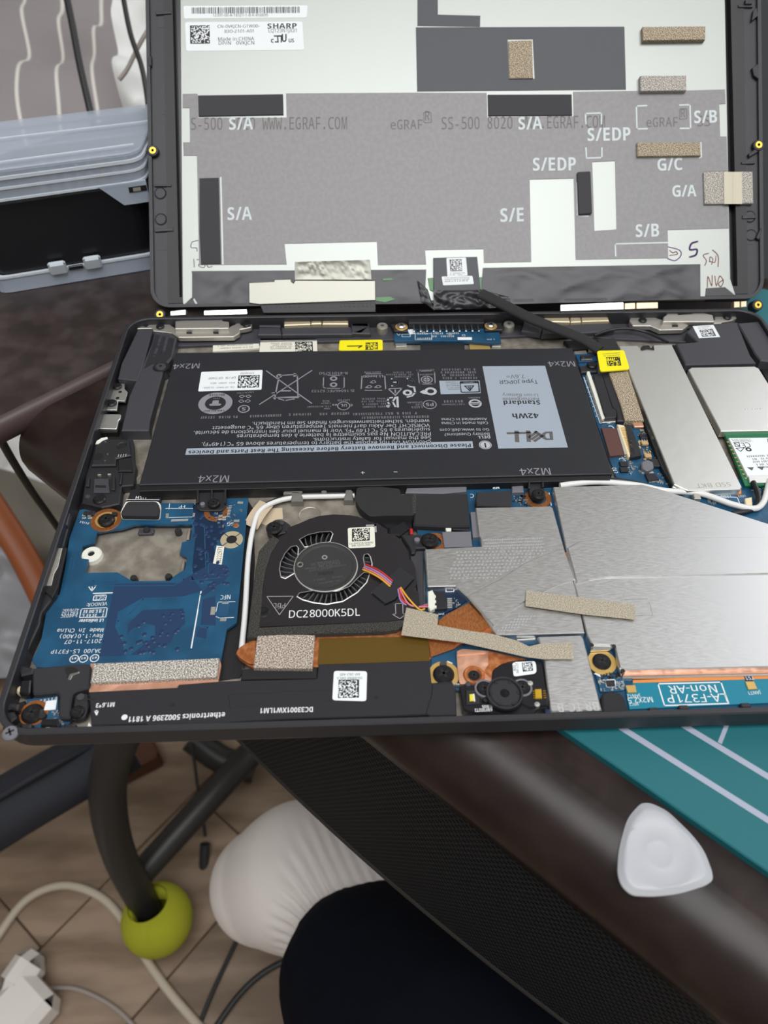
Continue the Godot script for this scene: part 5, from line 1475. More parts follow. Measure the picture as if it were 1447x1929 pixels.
	litter(sc, "small_components", pv([179.5, 191.31, 185.09, 190.98, 184.93, 193.46, 179.26, 193.29]), 14, 4.0, M.chip_black, 0.5, 1.1)
	plate(t, "black_tape", rounded(pv([177.32, 198.98, 179.82, 198.34, 183.14, 198.83, 183.93, 200.84, 183.92, 205.95, 176.2, 205.7]), 1.0, 3), 3.0, 5.8, M.tape_cloth, 0.5)
	# teal front strip of the main board
	var tb := plate(t, "front_board", pv([185.98, 194.09, 230.51, 193.99, 272.84, 193.62, 273.89, 201.36, 227.2, 202.75, 185.07, 203.54]), 2.4, 4.0, M.board_teal, 0.0)
	tag(tb, "teal front edge of the main board with white boxed lettering")
	plate(t, "copper_strip", pv([187.04, 190.78, 231.43, 191.15, 269.6, 191.31, 268.83, 193.81, 230.69, 193.13, 185.45, 192.72]), 3.0, 4.6, M.pink_copper, 0.1)
	plate(t, "bright_rail", pv([185.23, 193.07, 230.33, 193.48, 268.16, 193.65, 267.97, 194.04, 230.1, 194.07, 185.3, 193.67]), 3.0, 5.0, M.bright_metal, 0.1)
	plate(tb, "orange_strip", pv([188.53, 193.88, 230.59, 193.7, 268.57, 193.72, 268.58, 194.62, 230.2, 194.72, 188.41, 194.86]), 4.0, 4.1, M.board_orange, 0.0)
	lines(tb, M.ink_white, pv([195.92, 195.37, 215.35, 195.39, 215.31, 202.6, 195.85, 202.7]), 0.4, 4.0, true)
	txt(tb, "LA-F371P", Vector2(215.36, 199.27), Vector2(197.31, 199.09), 4.0, M.ink_white, 0.8)
	txt(tb, "Non-AR", Vector2(213.32, 196.21), Vector2(198.67, 196.14), 4.0, M.ink_white, 0.8)
	txt(tb, "M2X2.5", Vector2(192.83, 199.62), Vector2(185.32, 199.77), 4.0, M.ink_white, 1.0)
	txt(tb, "JANT1", Vector2(226.37, 198.36), Vector2(222.46, 198.53), 4.0, M.ink_white, 1.0)
	txt(tb, "JANT2", Vector2(189.57, 198.37), Vector2(185.44, 198.44), 4.0, M.ink_white, 1.0)
	txt(tb, "MIC2", Vector2(188.1, 201.51), Vector2(185.43, 201.57), 4.0, M.ink_white, 1.0)
	txt(tb, "TS1", Vector2(225.95, 193.49), Vector2(223.49, 193.57), 4.12, M.ink_white, 1.0)
	for q in [pv([222.68, 195.54, 225.44, 195.58, 225.52, 198.22, 222.69, 198.32]), pv([185.7, 195.72, 188.75, 195.72, 188.54, 198.22, 185.84, 198.28])]:
		tag(plate(tb, "gold_pad", q, 4.0, 4.4, M.gold, 0.1), "gold contact pad")
	plate(tb, "blue_patch", pv([223.11, 193.24, 225.55, 193.22, 225.43, 195.39, 222.98, 195.47]), 4.0, 4.14, M.board_dark, 0.0)
	for c3 in [Vector2(201.18, 203.8), Vector2(219.88, 203.68), Vector2(192.06, 204.3)]:
		brick(t, "frame_catch", c3, 3.0, 1.6, 2.0, 4.8, M.black_plastic, 0.0, 0.3)

func right_parts(t: Node) -> void:
	# board beside the battery
	var b := plate(t, "edge_board", pv([205.4, 25.31, 215.37, 24.48, 206.78, 70.91, 223.46, 73.16, 224.39, 78.51, 224.89, 109.24, 251.36, 113.79, 264.52, 112.27, 255.25, 136.37, 232.71, 126.03, 213.81, 109.69, 204.95, 105.6, 204.72, 94.86, 204.41, 70.84]), 2.2, 3.4, M.board_blue, 0.0)
	tag(b, "blue circuit board edge between the battery and the storage shield")
	var y := 3.4
	# plugs at the rear end
	plate(b, "plug_board", pv([204.78, 27.12, 214.37, 26.95, 213.92, 32.33, 205.33, 32.93]), y, 4.2, M.board_light, 0.1)
	plate(b, "plug_body", pv([206.52, 29.53, 211.98, 29.67, 211.58, 32.13, 206.16, 32.41]), 4.0, 5.4, M.black_plastic, 0.3)
	for i in 8:
		brick(b, "plug_pin", Vector2(Vector2(206.6, 31.87)).lerp(Vector2(Vector2(211.14, 31.57)), i / 7.0), 0.4, 1.4, 4.2, 5.0, M.solder)
	plate(b, "latch", pv([204.17, 37.23, 208.25, 36.53, 212.3, 38.24, 211.59, 41.41, 204.23, 41.61]), 3.4, 5.2, M.black_plastic, 0.4)
	screw(b, Vector2(209.88, 37.54), 6.4, 2.3, M.screw_black, "screw", 1.5)
	plate(b, "rear_plate", pv([204.98, 24.05, 210.7, 23.35, 210.73, 26.72, 205.13, 27]), 1.8, 3.5, M.bracket_metal, 0.1)
	# display connector: cream latch, black body, tape, gasket
	var dc := plate(b, "display_connector", pv([206.43, 42.73, 207.91, 42.26, 207.77, 72.82, 206.1, 73.67]), y, 5.4, M.connector_white, 0.2)
	tag(dc, "long white connector under black tape")
	plate(dc, "connector_tape", pv([208.77, 44.37, 212.61, 43.97, 211.81, 67.09, 213.15, 68.96, 211.99, 73.27, 207.64, 73.51, 207.42, 70.62, 208.29, 49.36]), 4.0, 6.1, M.tape_black, 0.3)
	plate(dc, "connector_tape", pv([213.07, 43.51, 216.37, 42.79, 216.46, 60.44, 214.95, 75.08, 212.03, 75, 213.13, 68.72, 212.02, 66.4, 212.42, 47.72]), 3.6, 5.6, M.tape_black, 0.5)
	plate(dc, "latch_foot", pv([206.1, 73.67, 212.39, 72.76, 211.74, 74.71, 206.09, 75]), y, 4.8, M.bright_metal, 0.2)
	tag(plate(t, "foam_gasket", pv([215.85, 43.31, 224.63, 42.01, 222.89, 75.76, 215.07, 75.37, 215.71, 65.59]), 3.4, 6.3, M.foam_tan, 0.3), "speckled brown conductive foam gasket beside the storage shield")
	lines(b, M.ink_white, pv([205.53, 43.14, 205.77, 74.02, 212.93, 73.77]), 0.35, y)
	for i in 8:
		lines(b, M.ink_white, pv([205.13, 45.65, 206.62, 45.38, 206.64, 48.18]), 0.25, y) if i == 0 else line(b, M.ink_white, Vector2(Vector2(205.18, 47.15)).lerp(Vector2(Vector2(205.07, 72.66)), i / 8.0), Vector2(Vector2(206.9, 46.99)).lerp(Vector2(Vector2(206.1, 71.79)), i / 8.0), 0.3, y)
	# brown flex into a ribbon socket
	tag(plate(b, "brown_flex", pv([205.14, 77.89, 211.37, 78.67, 210.74, 94.13, 204.66, 94.78]), 3.4, 4.6, M.flex_brown, 0.1), "brown flex ribbon")
	plate(b, "flex_edge", pv([211.2, 78.67, 212.01, 78.69, 211.36, 93.9, 210.51, 94.12]), 3.4, 4.9, M.pale_metal, 0.1)
	var rs := plate(b, "ribbon_socket", pv([211.8, 76.51, 214.79, 77.47, 214.3, 95.23, 211.36, 96.2]), y, 5.2, M.connector_cream, 0.3)
	tag(rs, "cream and black ribbon socket with gold contacts")
	plate(rs, "socket_bar", pv([214.5, 77.25, 217.11, 77.32, 216.99, 95.52, 212.18, 96.76]), y, 5.5, M.chip_black, 0.3)
	for i in 20:
		brick(rs, "contact", Vector2(Vector2(213.71, 79.08)).lerp(Vector2(Vector2(213.49, 94.53)), i / 19.0), 2.2, 0.35, 5.0, 5.5, M.gold, 0.15)
	txt(b, "DC", Vector2(210.1, 93.22), Vector2(208.21, 95.61), y, M.ink_white, 1.4)
	txt(b, "C", Vector2(210.61, 75.31), Vector2(208.65, 75.61), y, M.ink_white, 1.4)
	txt(b, "L10", Vector2(206.23, 103.06), Vector2(206.03, 100.21), y, M.ink_white, 1.2)
	brick(b, "tan_component", Vector2(220.69, 76.32), 4.4, 3.2, y, 4.8, M.pink_copper, 0.0, 0.3)
	for c in [Vector2(220.62, 87.25), Vector2(219.88, 94.7)]:
		brick(b, "gold_component", c, 2.8, 2.2, y, 4.6, M.cap_tan, 0.0, 0.2)
	for c in [Vector2(221.21, 83.27), Vector2(209.24, 98.85), Vector2(208.57, 102.01)]:
		brick(b, "chip", c, 3.2, 2.6, y, 4.4, M.chip_black, 0.0, 0.2)
	for i in 3:
		for s in [-1.0, 1.0]:
			brick(b, "chip_leg", Vector2(Vector2(221.21, 83.27)) + Vector2((i - 1) * 1.0, s * 1.7), 0.5, 0.9, y, 3.9, M.solder)
	var ind := plate(b, "inductor", rounded(pv([215.55, 99.53, 218.36, 98.4, 220.25, 99.66, 219.55, 103.2, 216.67, 104.69, 214.89, 103.07]), 0.8, 3), y, 5.8, M.chip_grey, 0.4)
	tag(ind, "square grey inductor")
	plate(ind, "inductor_base", pv([214.87, 102.79, 219.77, 103.16, 219.78, 104.1, 215.07, 104.13]), y, 4.0, M.solder, 0.1)
	brick(b, "chip", Vector2(221.41, 99.44), 3.4, 4.2, y, 5.2, M.chip_black, 0.0, 0.3)
	var ic := plate(b, "square_chip", pv([216, 104.59, 219.91, 104.47, 220.63, 107.82, 216.28, 108.7]), y, 4.3, M.chip_black, 0.15)
	for i in 7:
		brick(ic, "chip_leg", Vector2(Vector2(216.83, 108.65)).lerp(Vector2(Vector2(220.09, 107.97)), i / 6.0), 0.4, 0.8, y, 3.7, M.solder)
	litter(b, "small_components", pv([219.44, 78.37, 224.39, 78.51, 223.47, 98.62, 223.25, 103.38, 217.63, 95.22]), 40, y, M.cap_tan, 0.5, 1.3)
	litter(b, "small_components", pv([208.25, 96.59, 213.14, 95.1, 215.12, 104.72, 217.37, 108.65, 224.35, 111.13, 225.67, 106.57, 223.36, 101.01, 220.49, 103.3, 210.18, 104.58]), 70, y, M.solder, 0.4, 1.0)
	litter(b, "small_components", pv([219.73, 78.38, 224.84, 85.43, 225.24, 104.22, 223.25, 103.38]), 30, y, M.chip_black, 0.6, 1.4)
	# storage shield
	var s := plate(t, "storage_shield", pv([224.69, 24.94, 233.19, 24.96, 233.74, 26.6, 239.98, 25.95, 240.85, 24.54, 249.14, 24.54, 249.3, 115.26, 248.43, 116.35, 228.35, 116.61, 224.16, 113.15]), 3.4, 6.8, M.pale_metal, 0.3)
	tag(s, "long slanting silver metal shield right of the battery")
	plate(s, "notch_clip", pv([233.82, 27.63, 235.22, 25.83, 238.07, 25.44, 238.54, 27.75, 240.25, 25.49, 239.81, 28.69, 236.86, 27.89, 234.45, 28.74]), 6.8, 7.3, M.deep_black, 0.2)
	plate(s, "front_flange", pv([225.07, 110.84, 230.1, 114, 229.53, 115.85, 223.77, 113.44]), 3.4, 5.6, M.aluminium, 0.2)
	plate(s, "front_flange", pv([230.1, 114, 250.42, 113.6, 249.59, 116.42, 230.07, 115.86]), 3.4, 4.4, M.board_orange, 0.2)
	txt(s, "SSD BKT", Vector2(245.39, 112.68), Vector2(232.23, 113.21), 6.8, M.bracket_metal, 0.8)
	plate(s, "side_wall", pv([223.48, 67.16, 223.35, 74.41, 223.37, 88.27, 224.92, 112.21, 223.85, 112.18, 222.68, 102.9, 222.93, 81.44]), 3.4, 5.6, M.deep_black, 0.1)
	# dark channel and second plate
	plate(t, "channel", pv([251.13, 21.18, 253.35, 21.24, 256.41, 79.68, 253.46, 79.6]), 2.0, 4.4, M.deep_black, 0.1)
	var w := plate(t, "wireless_shield", pv([251.14, 42.92, 253.02, 41.44, 281.22, 41.4, 282.54, 42.98, 283.32, 82.22, 281.81, 83.8, 251.9, 83.63]), 3.4, 6.6, M.pale_metal, 0.3)
	tag(w, "silver metal plate at the right edge above the green card")
	domes(w, "stamped_dots", pv([266.81, 70.53, 267.99, 70.49, 269.77, 70.46, 271.05, 70.42, 271.8, 70.44, 273.11, 70.32]), 0.3, 6.6, 0.12, M.bright_metal)
	# green radio card
	var g := plate(t, "radio_card", pv([254.39, 83.37, 287.94, 83.64, 288.22, 112.78, 252.23, 112.61]), 3.4, 4.6, M.board_green, 0.05)
	tag(g, "green radio card with a white label")
	var lab := plate(g, "white_label", pv([254.43, 86.79, 279.08, 87.04, 276.24, 108.1, 254.39, 108.26]), 4.6, 5.6, M.label_white, 0.05)
	txt(lab, "CE", Vector2(261.48, 89.55), Vector2(258.06, 89.8), 5.6, M.ink_black, 1.1)
	lines(lab, M.ink_black, pv([255.26, 92.89, 258.68, 92.57, 256.49, 94.73]), 0.3, 5.6, true)
	lines(lab, M.ink_black, pv([255.68, 89.73, 257.55, 89.61, 257.16, 91.69, 255.41, 91.81]), 0.3, 5.6, true)
	line(lab, M.ink_black, Vector2(255.45, 89.56), Vector2(257.19, 91.94), 0.3, 5.6)
	ring(lab, M.ink_black, Vector2(259.99, 93.68), 0.5, 1.2, 5.6, 14)
	for i in 5:
		greek(lab, M.ink_dim, Vector2(Vector2(266.47, 96.89)) + Vector2(0.5 * i, 1.55 * i), Vector2(Vector2(258.15, 97.23)) + Vector2(0.5 * i, 1.55 * i), 1.0, 5.6)
	for i in 3:
		greek(lab, M.ink_dim, Vector2(Vector2(262.83, 87.4)) + Vector2(0.2 * i, 0.8 * i), Vector2(Vector2(255.06, 87.35)) + Vector2(0.2 * i, 0.8 * i), 0.5, 5.6)
	dots(lab, M.ink_black, Vector2(274.91, 87.56), Vector2(269.69, 87.58), Vector2(274.18, 90.91), 5.6, 12)
	for c in [Vector2(257.05, 104.63), Vector2(261.09, 104.5)]:
		blot(lab, M.ink_dim, pv_shift(c, [-1.4, -0.9, 1.4, -0.9, 0, 1.0]), 5.6)
	plate(g, "card_socket", pv([254.83, 107.85, 271.26, 107.53, 270.53, 112.13, 254.01, 111.66]), 4.6, 5.4, M.pale_metal, 0.2)
	for i in 10:
		brick(g, "edge_pad", Vector2(Vector2(253.96, 88.1)).lerp(Vector2(Vector2(253.81, 108.67)), i / 9.0), 1.0, 0.7, 4.6, 4.8, M.gold)
	# loudspeaker and antenna foam in the far corner
	var sp := plate(t, "speaker", pv([258.44, 15.85, 262.87, 10.62, 284.71, 8.21, 281.63, 34.08, 282.23, 39.87, 250.45, 40.36, 250.81, 24.62, 261.09, 23.49]), 1.5, 7.4, M.dark_plastic, 0.5)
	tag(sp, "dark grey loudspeaker box in the rear right corner")
	var sp2 := plate(t, "corner_foam", pv([284.3, 9.79, 294.71, 8.57, 294.58, 36.76, 292.15, 40.23, 284.39, 38.71, 283.76, 33.79]), 1.5, 7.8, M.dark_plastic, 0.5)
	tag(sp2, "dark grey foam pad against the right rim")
	plate(sp, "lower_step", pv([252.35, 22.66, 251.83, 38.06, 279.83, 37.46, 279.36, 38.77, 251.12, 39.53, 250.84, 24.02]), 1.5, 5.6, M.deep_black, 0.3)
	plate(t, "dark_bay", pv([286.11, 38.87, 292.64, 38.16, 291.55, 49.36, 285.74, 49.2]), 1.5, 3.4, M.deep_black, 0.2)
	var sl := plate(sp, "white_label", pv([262.53, 11.25, 272.62, 10.52, 272.57, 20.16, 262.55, 20.86]), 7.4, 7.5, M.label_white, 0.02)
	dots(sl, M.ink_black, Vector2(271, 19.37), Vector2(264.4, 19.96), Vector2(271.11, 13.9), 7.5, 16)
	greek(sl, M.ink_dim, Vector2(270.5, 11.45), Vector2(265.01, 11.8), 0.7, 7.5)
	greek(sl, M.ink_dim, Vector2(271.24, 12.64), Vector2(264.34, 13.05), 0.7, 7.5)
	# parts right of the storage shield
	plate(b, "antenna_clip", pv([230.64, 116.62, 233.16, 116.32, 232.92, 119.62, 230.27, 119.55]), y, 5.6, M.bracket_metal, 0.3)
	plate(b, "gold_socket", pv([249.61, 119.37, 252.54, 118.72, 251.1, 123.4, 248.59, 122.97]), y, 5.0, M.connector_cream, 0.3)
	lines(b, M.ink_white, pv([239.45, 116.81, 247.9, 117.42, 247.59, 122.89]), 0.3, y)
	txt(b, "LED5", Vector2(245.6, 116.24), Vector2(241.85, 116.43), y, M.ink_white, 1.0)
	txt(b, "LED3", Vector2(251.24, 116.4), Vector2(248.5, 116.47), y, M.ink_white, 1.0)
	litter(b, "small_components", pv([252.44, 113.82, 260.97, 112.93, 259.4, 118.12, 256.34, 119.5, 255.27, 115.03]), 30, y, M.solder, 0.5, 1.0)
	litter(b, "small_components", pv([236.3, 118.19, 238.73, 119, 238.54, 121.18, 236.01, 120.75]), 12, y, M.solder, 0.5, 0.9)
	# matte band and tape behind the battery at the right
	plate(t, "black_patch", pv([202.01, 15.51, 225.49, 15.23, 225.81, 23.45, 214.9, 25.71, 216.23, 19.78, 212.35, 18.82, 211.94, 23.09, 204.46, 22.48]), 1.5, 3.6, M.tape_cloth, 0.3)
	lines(t, M.ink_dim, pv([179.56, 17.02, 182.71, 14.93, 186.3, 15.02, 189.23, 12.9, 192.1, 14.29, 192.85, 17.36]), 0.15, 1.5)

func front_strip(t: Node) -> void:
	# conductive foam over copper at the left
	var cs := plate(t, "copper_sheet", pv([22.04, 183.33, 61.55, 182.73, 62.3, 184.87, 61.96, 191.1, 50.13, 191.83, 50.01, 192.68, 23.78, 193.46]), 3.4, 4.8, M.pink_copper, 0.1)
	tag(cs, "orange copper sheet at the front left")
	var f := plate(cs, "foam_gasket", pv([23.72, 184.36, 61.79, 183.62, 61.85, 190.24, 24.19, 191.09]), 4.8, 6.6, M.foam_silver, 0.3)
	tag(f, "long speckled silver conductive foam gasket")
	# antenna strip of black film
	var a := plate(t, "antenna_strip", pv([23.99, 193.59, 50.19, 192.89, 50.52, 191.91, 63.64, 191.14, 92.01, 191.2, 92.38, 186.2, 126.62, 185.93, 126.68, 193.73, 133, 193.38, 133.27, 195.56, 133.3, 205, 126.91, 204.97, 124.63, 204.22, 114.65, 204.42, 85.52, 204.35, 72.46, 204.78, 65.14, 205.22, 43.78, 205.39, 42.9, 204.69, 27.22, 204.7]), 2.2, 5.6, M.tape_black, 0.3)
	tag(a, "long black antenna strip along the front edge with white lettering")
	txt(a, "ethertronics 5002396 A 1811", Vector2(65.42, 201.52), Vector2(37.72, 202.17), 5.6, M.ink_white, 1.15, true)
	ring(a, M.ink_white, Vector2(36.29, 202.34), 0.0, 0.9, 5.6, 14)
	txt(a, "M1.6*3", Vector2(32.55, 197.31), Vector2(27.15, 197.48), 5.6, M.ink_white, 1.25, true)
	lines(a, M.ink_white, pv([27.21, 200, 28.17, 199.92, 28.01, 201.22]), 0.4, 5.6, true)
	txt(a, "DC33001XW1LM1", Vector2(91.1, 200.69), Vector2(75.77, 200.65), 5.6, M.ink_white, 1.2, true)
	line(a, M.deep_black, Vector2(24.04, 196.16), Vector2(26.76, 196.13), 0.5, 5.6)
	for q in [Vector2(49.62, 198.73), Vector2(109.8, 198.16)]:
		lathe(a, "locating_hole", q, [Vector2(0, 5.63), Vector2(0.8, 5.63)], M.deep_black, 14)
	plate(a, "film_fold", pv([126.81, 194.38, 132.97, 194, 133.82, 195.75, 133.17, 204.89, 125.5, 204.92, 124.08, 204.06, 126.29, 197.78]), 5.6, 5.9, M.tape_black, 0.3)
	plate(a, "film_fold", pv([65.68, 195.89, 85.22, 195.37, 96.31, 195.15, 96.86, 199.1, 79.45, 199.66, 66.63, 200.36]), 5.6, 5.8, M.tape_black, 0.2)
	var l := plate(a, "white_label", rounded(pv([97.16, 188.81, 107.31, 189.24, 106.86, 199.41, 96.76, 198.76]), 0.9, 3), 5.6, 5.75, M.label_white, 0.02)
	dots(l, M.ink_black, Vector2(104.85, 192.06), Vector2(98.62, 191.98), Vector2(104.67, 198.2), 5.75, 20)
	txt(l, "CN-00R90F-DRIC3-", Vector2(105.79, 191.16), Vector2(97.9, 191.03), 5.75, M.ink_black, 1.1)
	txt(l, "841-3XLF-A00", Vector2(105.09, 189.85), Vector2(99.02, 189.78), 5.75, M.ink_black, 1.1)
	plate(t, "front_ledge", pv([26.21, 203.57, 70.86, 204.44, 133.19, 203.68, 133.94, 206.15, 71.01, 206.04, 26.68, 205.71]), 1.5, 3.4, M.deep_black, 0.1)
	plate(t, "white_tab", pv([26.29, 203.52, 27.63, 205.26, 30.54, 205.35, 31.3, 207.36, 25.83, 207.29]), 3.0, 5.8, M.connector_white, 0.2)
	# front left corner
	var k := plate(t, "corner_bracket", rounded(pv([5.06, 184.91, 14.08, 184.29, 15.53, 183.92, 21.67, 183.93, 22.93, 184.98, 24.07, 192.45, 19.38, 193.72, 19.63, 197.9, 20.91, 202.28, 17.25, 202.17, 15.58, 194.44, 14.36, 193.56, 7.61, 194.31]), 1.2, 3), 3.2, 5.8, M.soft_black, 0.5)
	tag(k, "black bracket with a keyhole slot in the front left corner")
	plate(k, "keyhole", rounded(pv([14.82, 185.82, 15.72, 184.91, 17.8, 185.09, 19.82, 186.74, 19.82, 187.62, 18.02, 188.15, 17.35, 189.58, 16.57, 189.26, 16.42, 187.81]), 0.8, 3), 5.8, 5.86, M.deep_black, 0.0)
	tag(plate(k, "spring_clip", pv([16.86, 189.48, 17.18, 187.63, 19.88, 186.84, 19.83, 187.48, 18.08, 188.24, 17.82, 189.68]), 5.8, 6.1, M.bright_metal, 0.05), "silver spring seen in the keyhole")
	var ear := plate(t, "antenna_ear", rounded(pv([19.76, 193.95, 23.65, 193.51, 24.84, 197.74, 24.46, 201.54, 20.79, 202.5, 20.38, 198.7]), 1.0, 3), 3.0, 5.0, M.black_plastic, 0.4)
	screw(ear, Vector2(22.12, 200.16), 6.2, 2.0, M.screw_black, "screw", 1.4)
	lathe(ear, "peg", Vector2(22.01, 195.26), [Vector2(0, 5.7), Vector2(1.1, 5.7), Vector2(1.3, 5.0)], M.dark_plastic, 14)
	var b := plate(t, "button_board", pv([5.38, 194.47, 14.33, 193.34, 16.07, 200.33, 19.91, 200.99, 19.96, 205.27, 9.91, 203.89, 6.87, 201.66]), 2.0, 3.6, M.board_blue, 0.0)
	plate(b, "white_pad", pv([11.45, 195.38, 14.49, 195.03, 14.91, 198.26, 11.49, 198.43]), 3.6, 4.0, M.label_white, 0.05)
	blot(b, M.ink_white, pv([9.65, 195.16, 11.02, 196.6, 9.46, 196.71]), 3.6)
	greek(b, M.ink_white, Vector2(14.22, 193.9), Vector2(7.04, 195.08), 1.4, 3.6)
	ring_pad(b, Vector2(8.69, 199.11), 1.5, 4.2, 3.6, 3.9, M.worn_copper, "copper_ring")
	screw(b, Vector2(8.63, 199.64), 5.2, 3.2, M.screw_black, "screw", 1.6)
	lathe(b, "peg", Vector2(11.71, 200.39), [Vector2(0, 4.8), Vector2(1.1, 4.8), Vector2(1.2, 3.6)], M.black_plastic, 14)
	litter(b, "small_components", pv([12.78, 198.03, 15.52, 198.12, 19.45, 203.13, 17.26, 204.12]), 16, 3.6, M.solder, 0.5, 1.0)
	for q in [[pv([2.97, 189.28, 5.97, 189.26, 6.79, 193.55, 6.49, 194.27, 3.62, 193.74]), Vector2(3.34, 191.81)], [pv([12.54, 202.13, 17, 202.16, 18.15, 204.43, 17.98, 205.11, 12.8, 204.58]), Vector2(15.13, 204.92)]]:
		var bt := plate(t, "tact_switch", q[0], 3.0, 6.2, M.gloss_black, 0.4)
		tag(bt, "small black tact switch with a cream plunger")
		lathe(bt, "plunger", q[1], [Vector2(0, 5.6), Vector2(1.0, 5.3), Vector2(1.5, 4.4), Vector2(1.5, 3.2)], M.connector_cream, 14)
	for q in [pv([-0.32, 184.46, 1.56, 183.93, 5.81, 185.54, 6.04, 187.3, 2.73, 188.07, 1.13, 185.98]), pv([-0.06, 197.29, 2.25, 196.81, 4.87, 197.44, 5, 199.62, 2.88, 199.01, 1.08, 199.5]), pv([1.73, 200.06, 4.1, 199.87, 5.38, 201.79, 4.14, 203.34, 1.88, 202.21]), pv([6.86, 203.97, 10.18, 203.81, 10.45, 205.66, 8.01, 206.37]), pv([19.48, 204.37, 22.82, 204.21, 22.83, 206.31, 20, 206.48])]:
		plate(t, "corner_block", q, 1.5, 6.6, M.black_plastic, 0.5)
	screw(t, Vector2(6.32, 208.03), 9.7, 2.3, M.chip_grey, "corner_screw", 1.2)
	plate(t, "corner_bed", pv([-1.14, 196.72, 4.74, 194.68, 8.65, 203.55, 5.67, 205.04, 0.96, 203.84]), 1.5, 3.4, M.deep_black, 0.2)
	# blue board with a screw left of the camera
	var sc := plate(t, "screw_board", pv([127.47, 183.51, 135.91, 179.73, 135.51, 192.85, 127.19, 193.1]), 2.4, 4.0, M.board_blue, 0.0)
	ring_pad(sc, Vector2(130.76, 190.39), 2.6, 4.8, 4.0, 4.4, M.gold, "gold_ring")
	screw(sc, Vector2(130.7, 190.51), 5.6, 3.3, M.screw_black, "screw", 1.6)
	blot(sc, M.ink_white, pv([132.38, 185.26, 134.03, 186.2, 132.21, 187.09]), 4.0)
	lathe(sc, "peg", Vector2(130.93, 186.74), [Vector2(0, 4.8), Vector2(1.1, 4.8), Vector2(1.2, 4.0)], M.dark_plastic, 14)
	plate(t, "grey_lead", pv([132.51, 193.21, 135.36, 193.8, 135.31, 194.3, 132.45, 193.86]), 3.6, 4.8, M.bracket_metal, 0.1)
	# copper behind the camera
	var cp := plate(t, "copper_foil", rounded(pv([135.42, 182.52, 137.25, 181.77, 140.45, 182.14, 145.46, 182.72, 153.42, 185.1, 156.94, 186.11, 151.35, 186.72, 147.95, 188.19, 145.57, 190.7, 144.89, 194.23, 135.29, 194.18, 135.16, 188.83]), 0.6, 2), 3.4, 5.0, M.pink_copper, 0.2)
	tag(cp, "shiny pink copper foil with a screw hole behind the camera module")
	plate(cp, "orange_sheet", pv([145.33, 182.89, 153.4, 185.16, 156.92, 186.17, 151.33, 186.78, 147.93, 188.25, 145.55, 190.76, 145.1, 192.53, 142.92, 190.16, 144.82, 187.63]), 5.0, 5.15, M.copper, 0.05)
	plate(cp, "foil_fold", rounded(pv([135.41, 182.58, 137.23, 181.83, 140.43, 182.2, 144.98, 182.77, 144.41, 183.66, 135.38, 184.18]), 0.6, 2), 5.0, 5.4, M.pink_copper, 0.2)
	lathe(cp, "hole_rim", Vector2(139.94, 191.26), [Vector2(1.9, 5.0), Vector2(2.4, 5.5), Vector2(3.0, 5.5), Vector2(3.4, 5.0)], M.copper)
	screw(cp, Vector2(139.94, 191.26), 5.3, 2.0, M.screw_black, "screw", 0.3)
	# camera module
	var m := plate(t, "camera_module", rounded(pv([134.88, 195.25, 136.73, 194.56, 144.69, 194.91, 145.81, 189.77, 149.28, 187.54, 153.92, 187, 161.41, 187.23, 161.47, 190.76, 161.15, 196.32, 161.72, 198.8, 160.89, 202.66, 160.07, 203.59, 156.96, 203.96, 156.25, 205.6, 145.11, 205.01, 136.61, 203.8, 135.2, 202.81]), 1.0, 3), 2.4, 5.8, M.gloss_black, 0.4)
	tag(m, "black rear camera module with a round lens and white label")
	plate(m, "raised_wing", pv([152.4, 194.89, 153.74, 193.43, 158.55, 194.08, 160.47, 197.13, 161.13, 199.61, 160.3, 202.96, 155.17, 203.76, 152.01, 201.75]), 5.8, 6.6, M.gloss_black, 0.4)
	plate(m, "lens_base", pv([144.91, 196.12, 150.57, 196.05, 151.56, 196.82, 150.78, 202.86, 144.61, 202.67]), 5.8, 7.2, M.dark_plastic, 0.3)
	lathe(m, "lens_barrel", Vector2(147.84, 199.26), [Vector2(0, 7.6), Vector2(1.2, 7.6), Vector2(1.4, 8.0), Vector2(4.1, 8.0), Vector2(4.1, 7.7), Vector2(4.5, 7.7), Vector2(4.9, 8.3), Vector2(5.4, 8.3), Vector2(5.6, 7.2)], M.black_plastic, 32)
	for i in 6:
		var q := Vector2(Vector2(147.84, 199.26)) + Vector2(cos(TAU * i / 6), sin(TAU * i / 6)) * 4.0
		brick(m, "lens_notch", q, 0.9, 0.9, 7.7, 8.15, M.chip_black, -TAU * i / 6)
	lathe(m, "lens_glass", Vector2(147.84, 199.26), [Vector2(0, 7.75), Vector2(0.8, 7.65), Vector2(1.2, 7.6)], M.lens_glass, 20)
	for c in [Vector2(142.28, 196.85), Vector2(153.68, 196.91)]:
		ring_pad(m, c, 2.4, 3.0, 5.8, 6.9, M.chip_grey, "washer")
		screw(m, c, 7.2, 2.4, M.screw_black, "screw", 1.3)
	plate(m, "sensor_well", pv([136.64, 196.99, 141.05, 196.93, 140.62, 201.63, 136.12, 201.83]), 5.8, 6.5, M.black_plastic, 0.3)
	plate(m, "sensor_pit", pv([137.41, 197.95, 139.61, 197.92, 139.23, 201.16, 137.19, 201.1]), 6.5, 6.55, M.deep_black, 0.0)
	tag(plate(m, "flash_led", pv([137.53, 198.65, 138.59, 198.59, 138.5, 200.91, 137.36, 200.97]), 6.5, 7.0, M.led_yellow, 0.2), "small yellow flash element")
	brick(m, "led_frame", Vector2(138.8, 199.81), 0.5, 2.6, 6.5, 6.9, M.connector_white)
	tag(plate(m, "amber_sensor", pv([157.2, 197.76, 159.19, 197.72, 158.87, 200.83, 156.83, 200.77]), 6.6, 7.3, M.amber, 0.2), "amber square sensor")
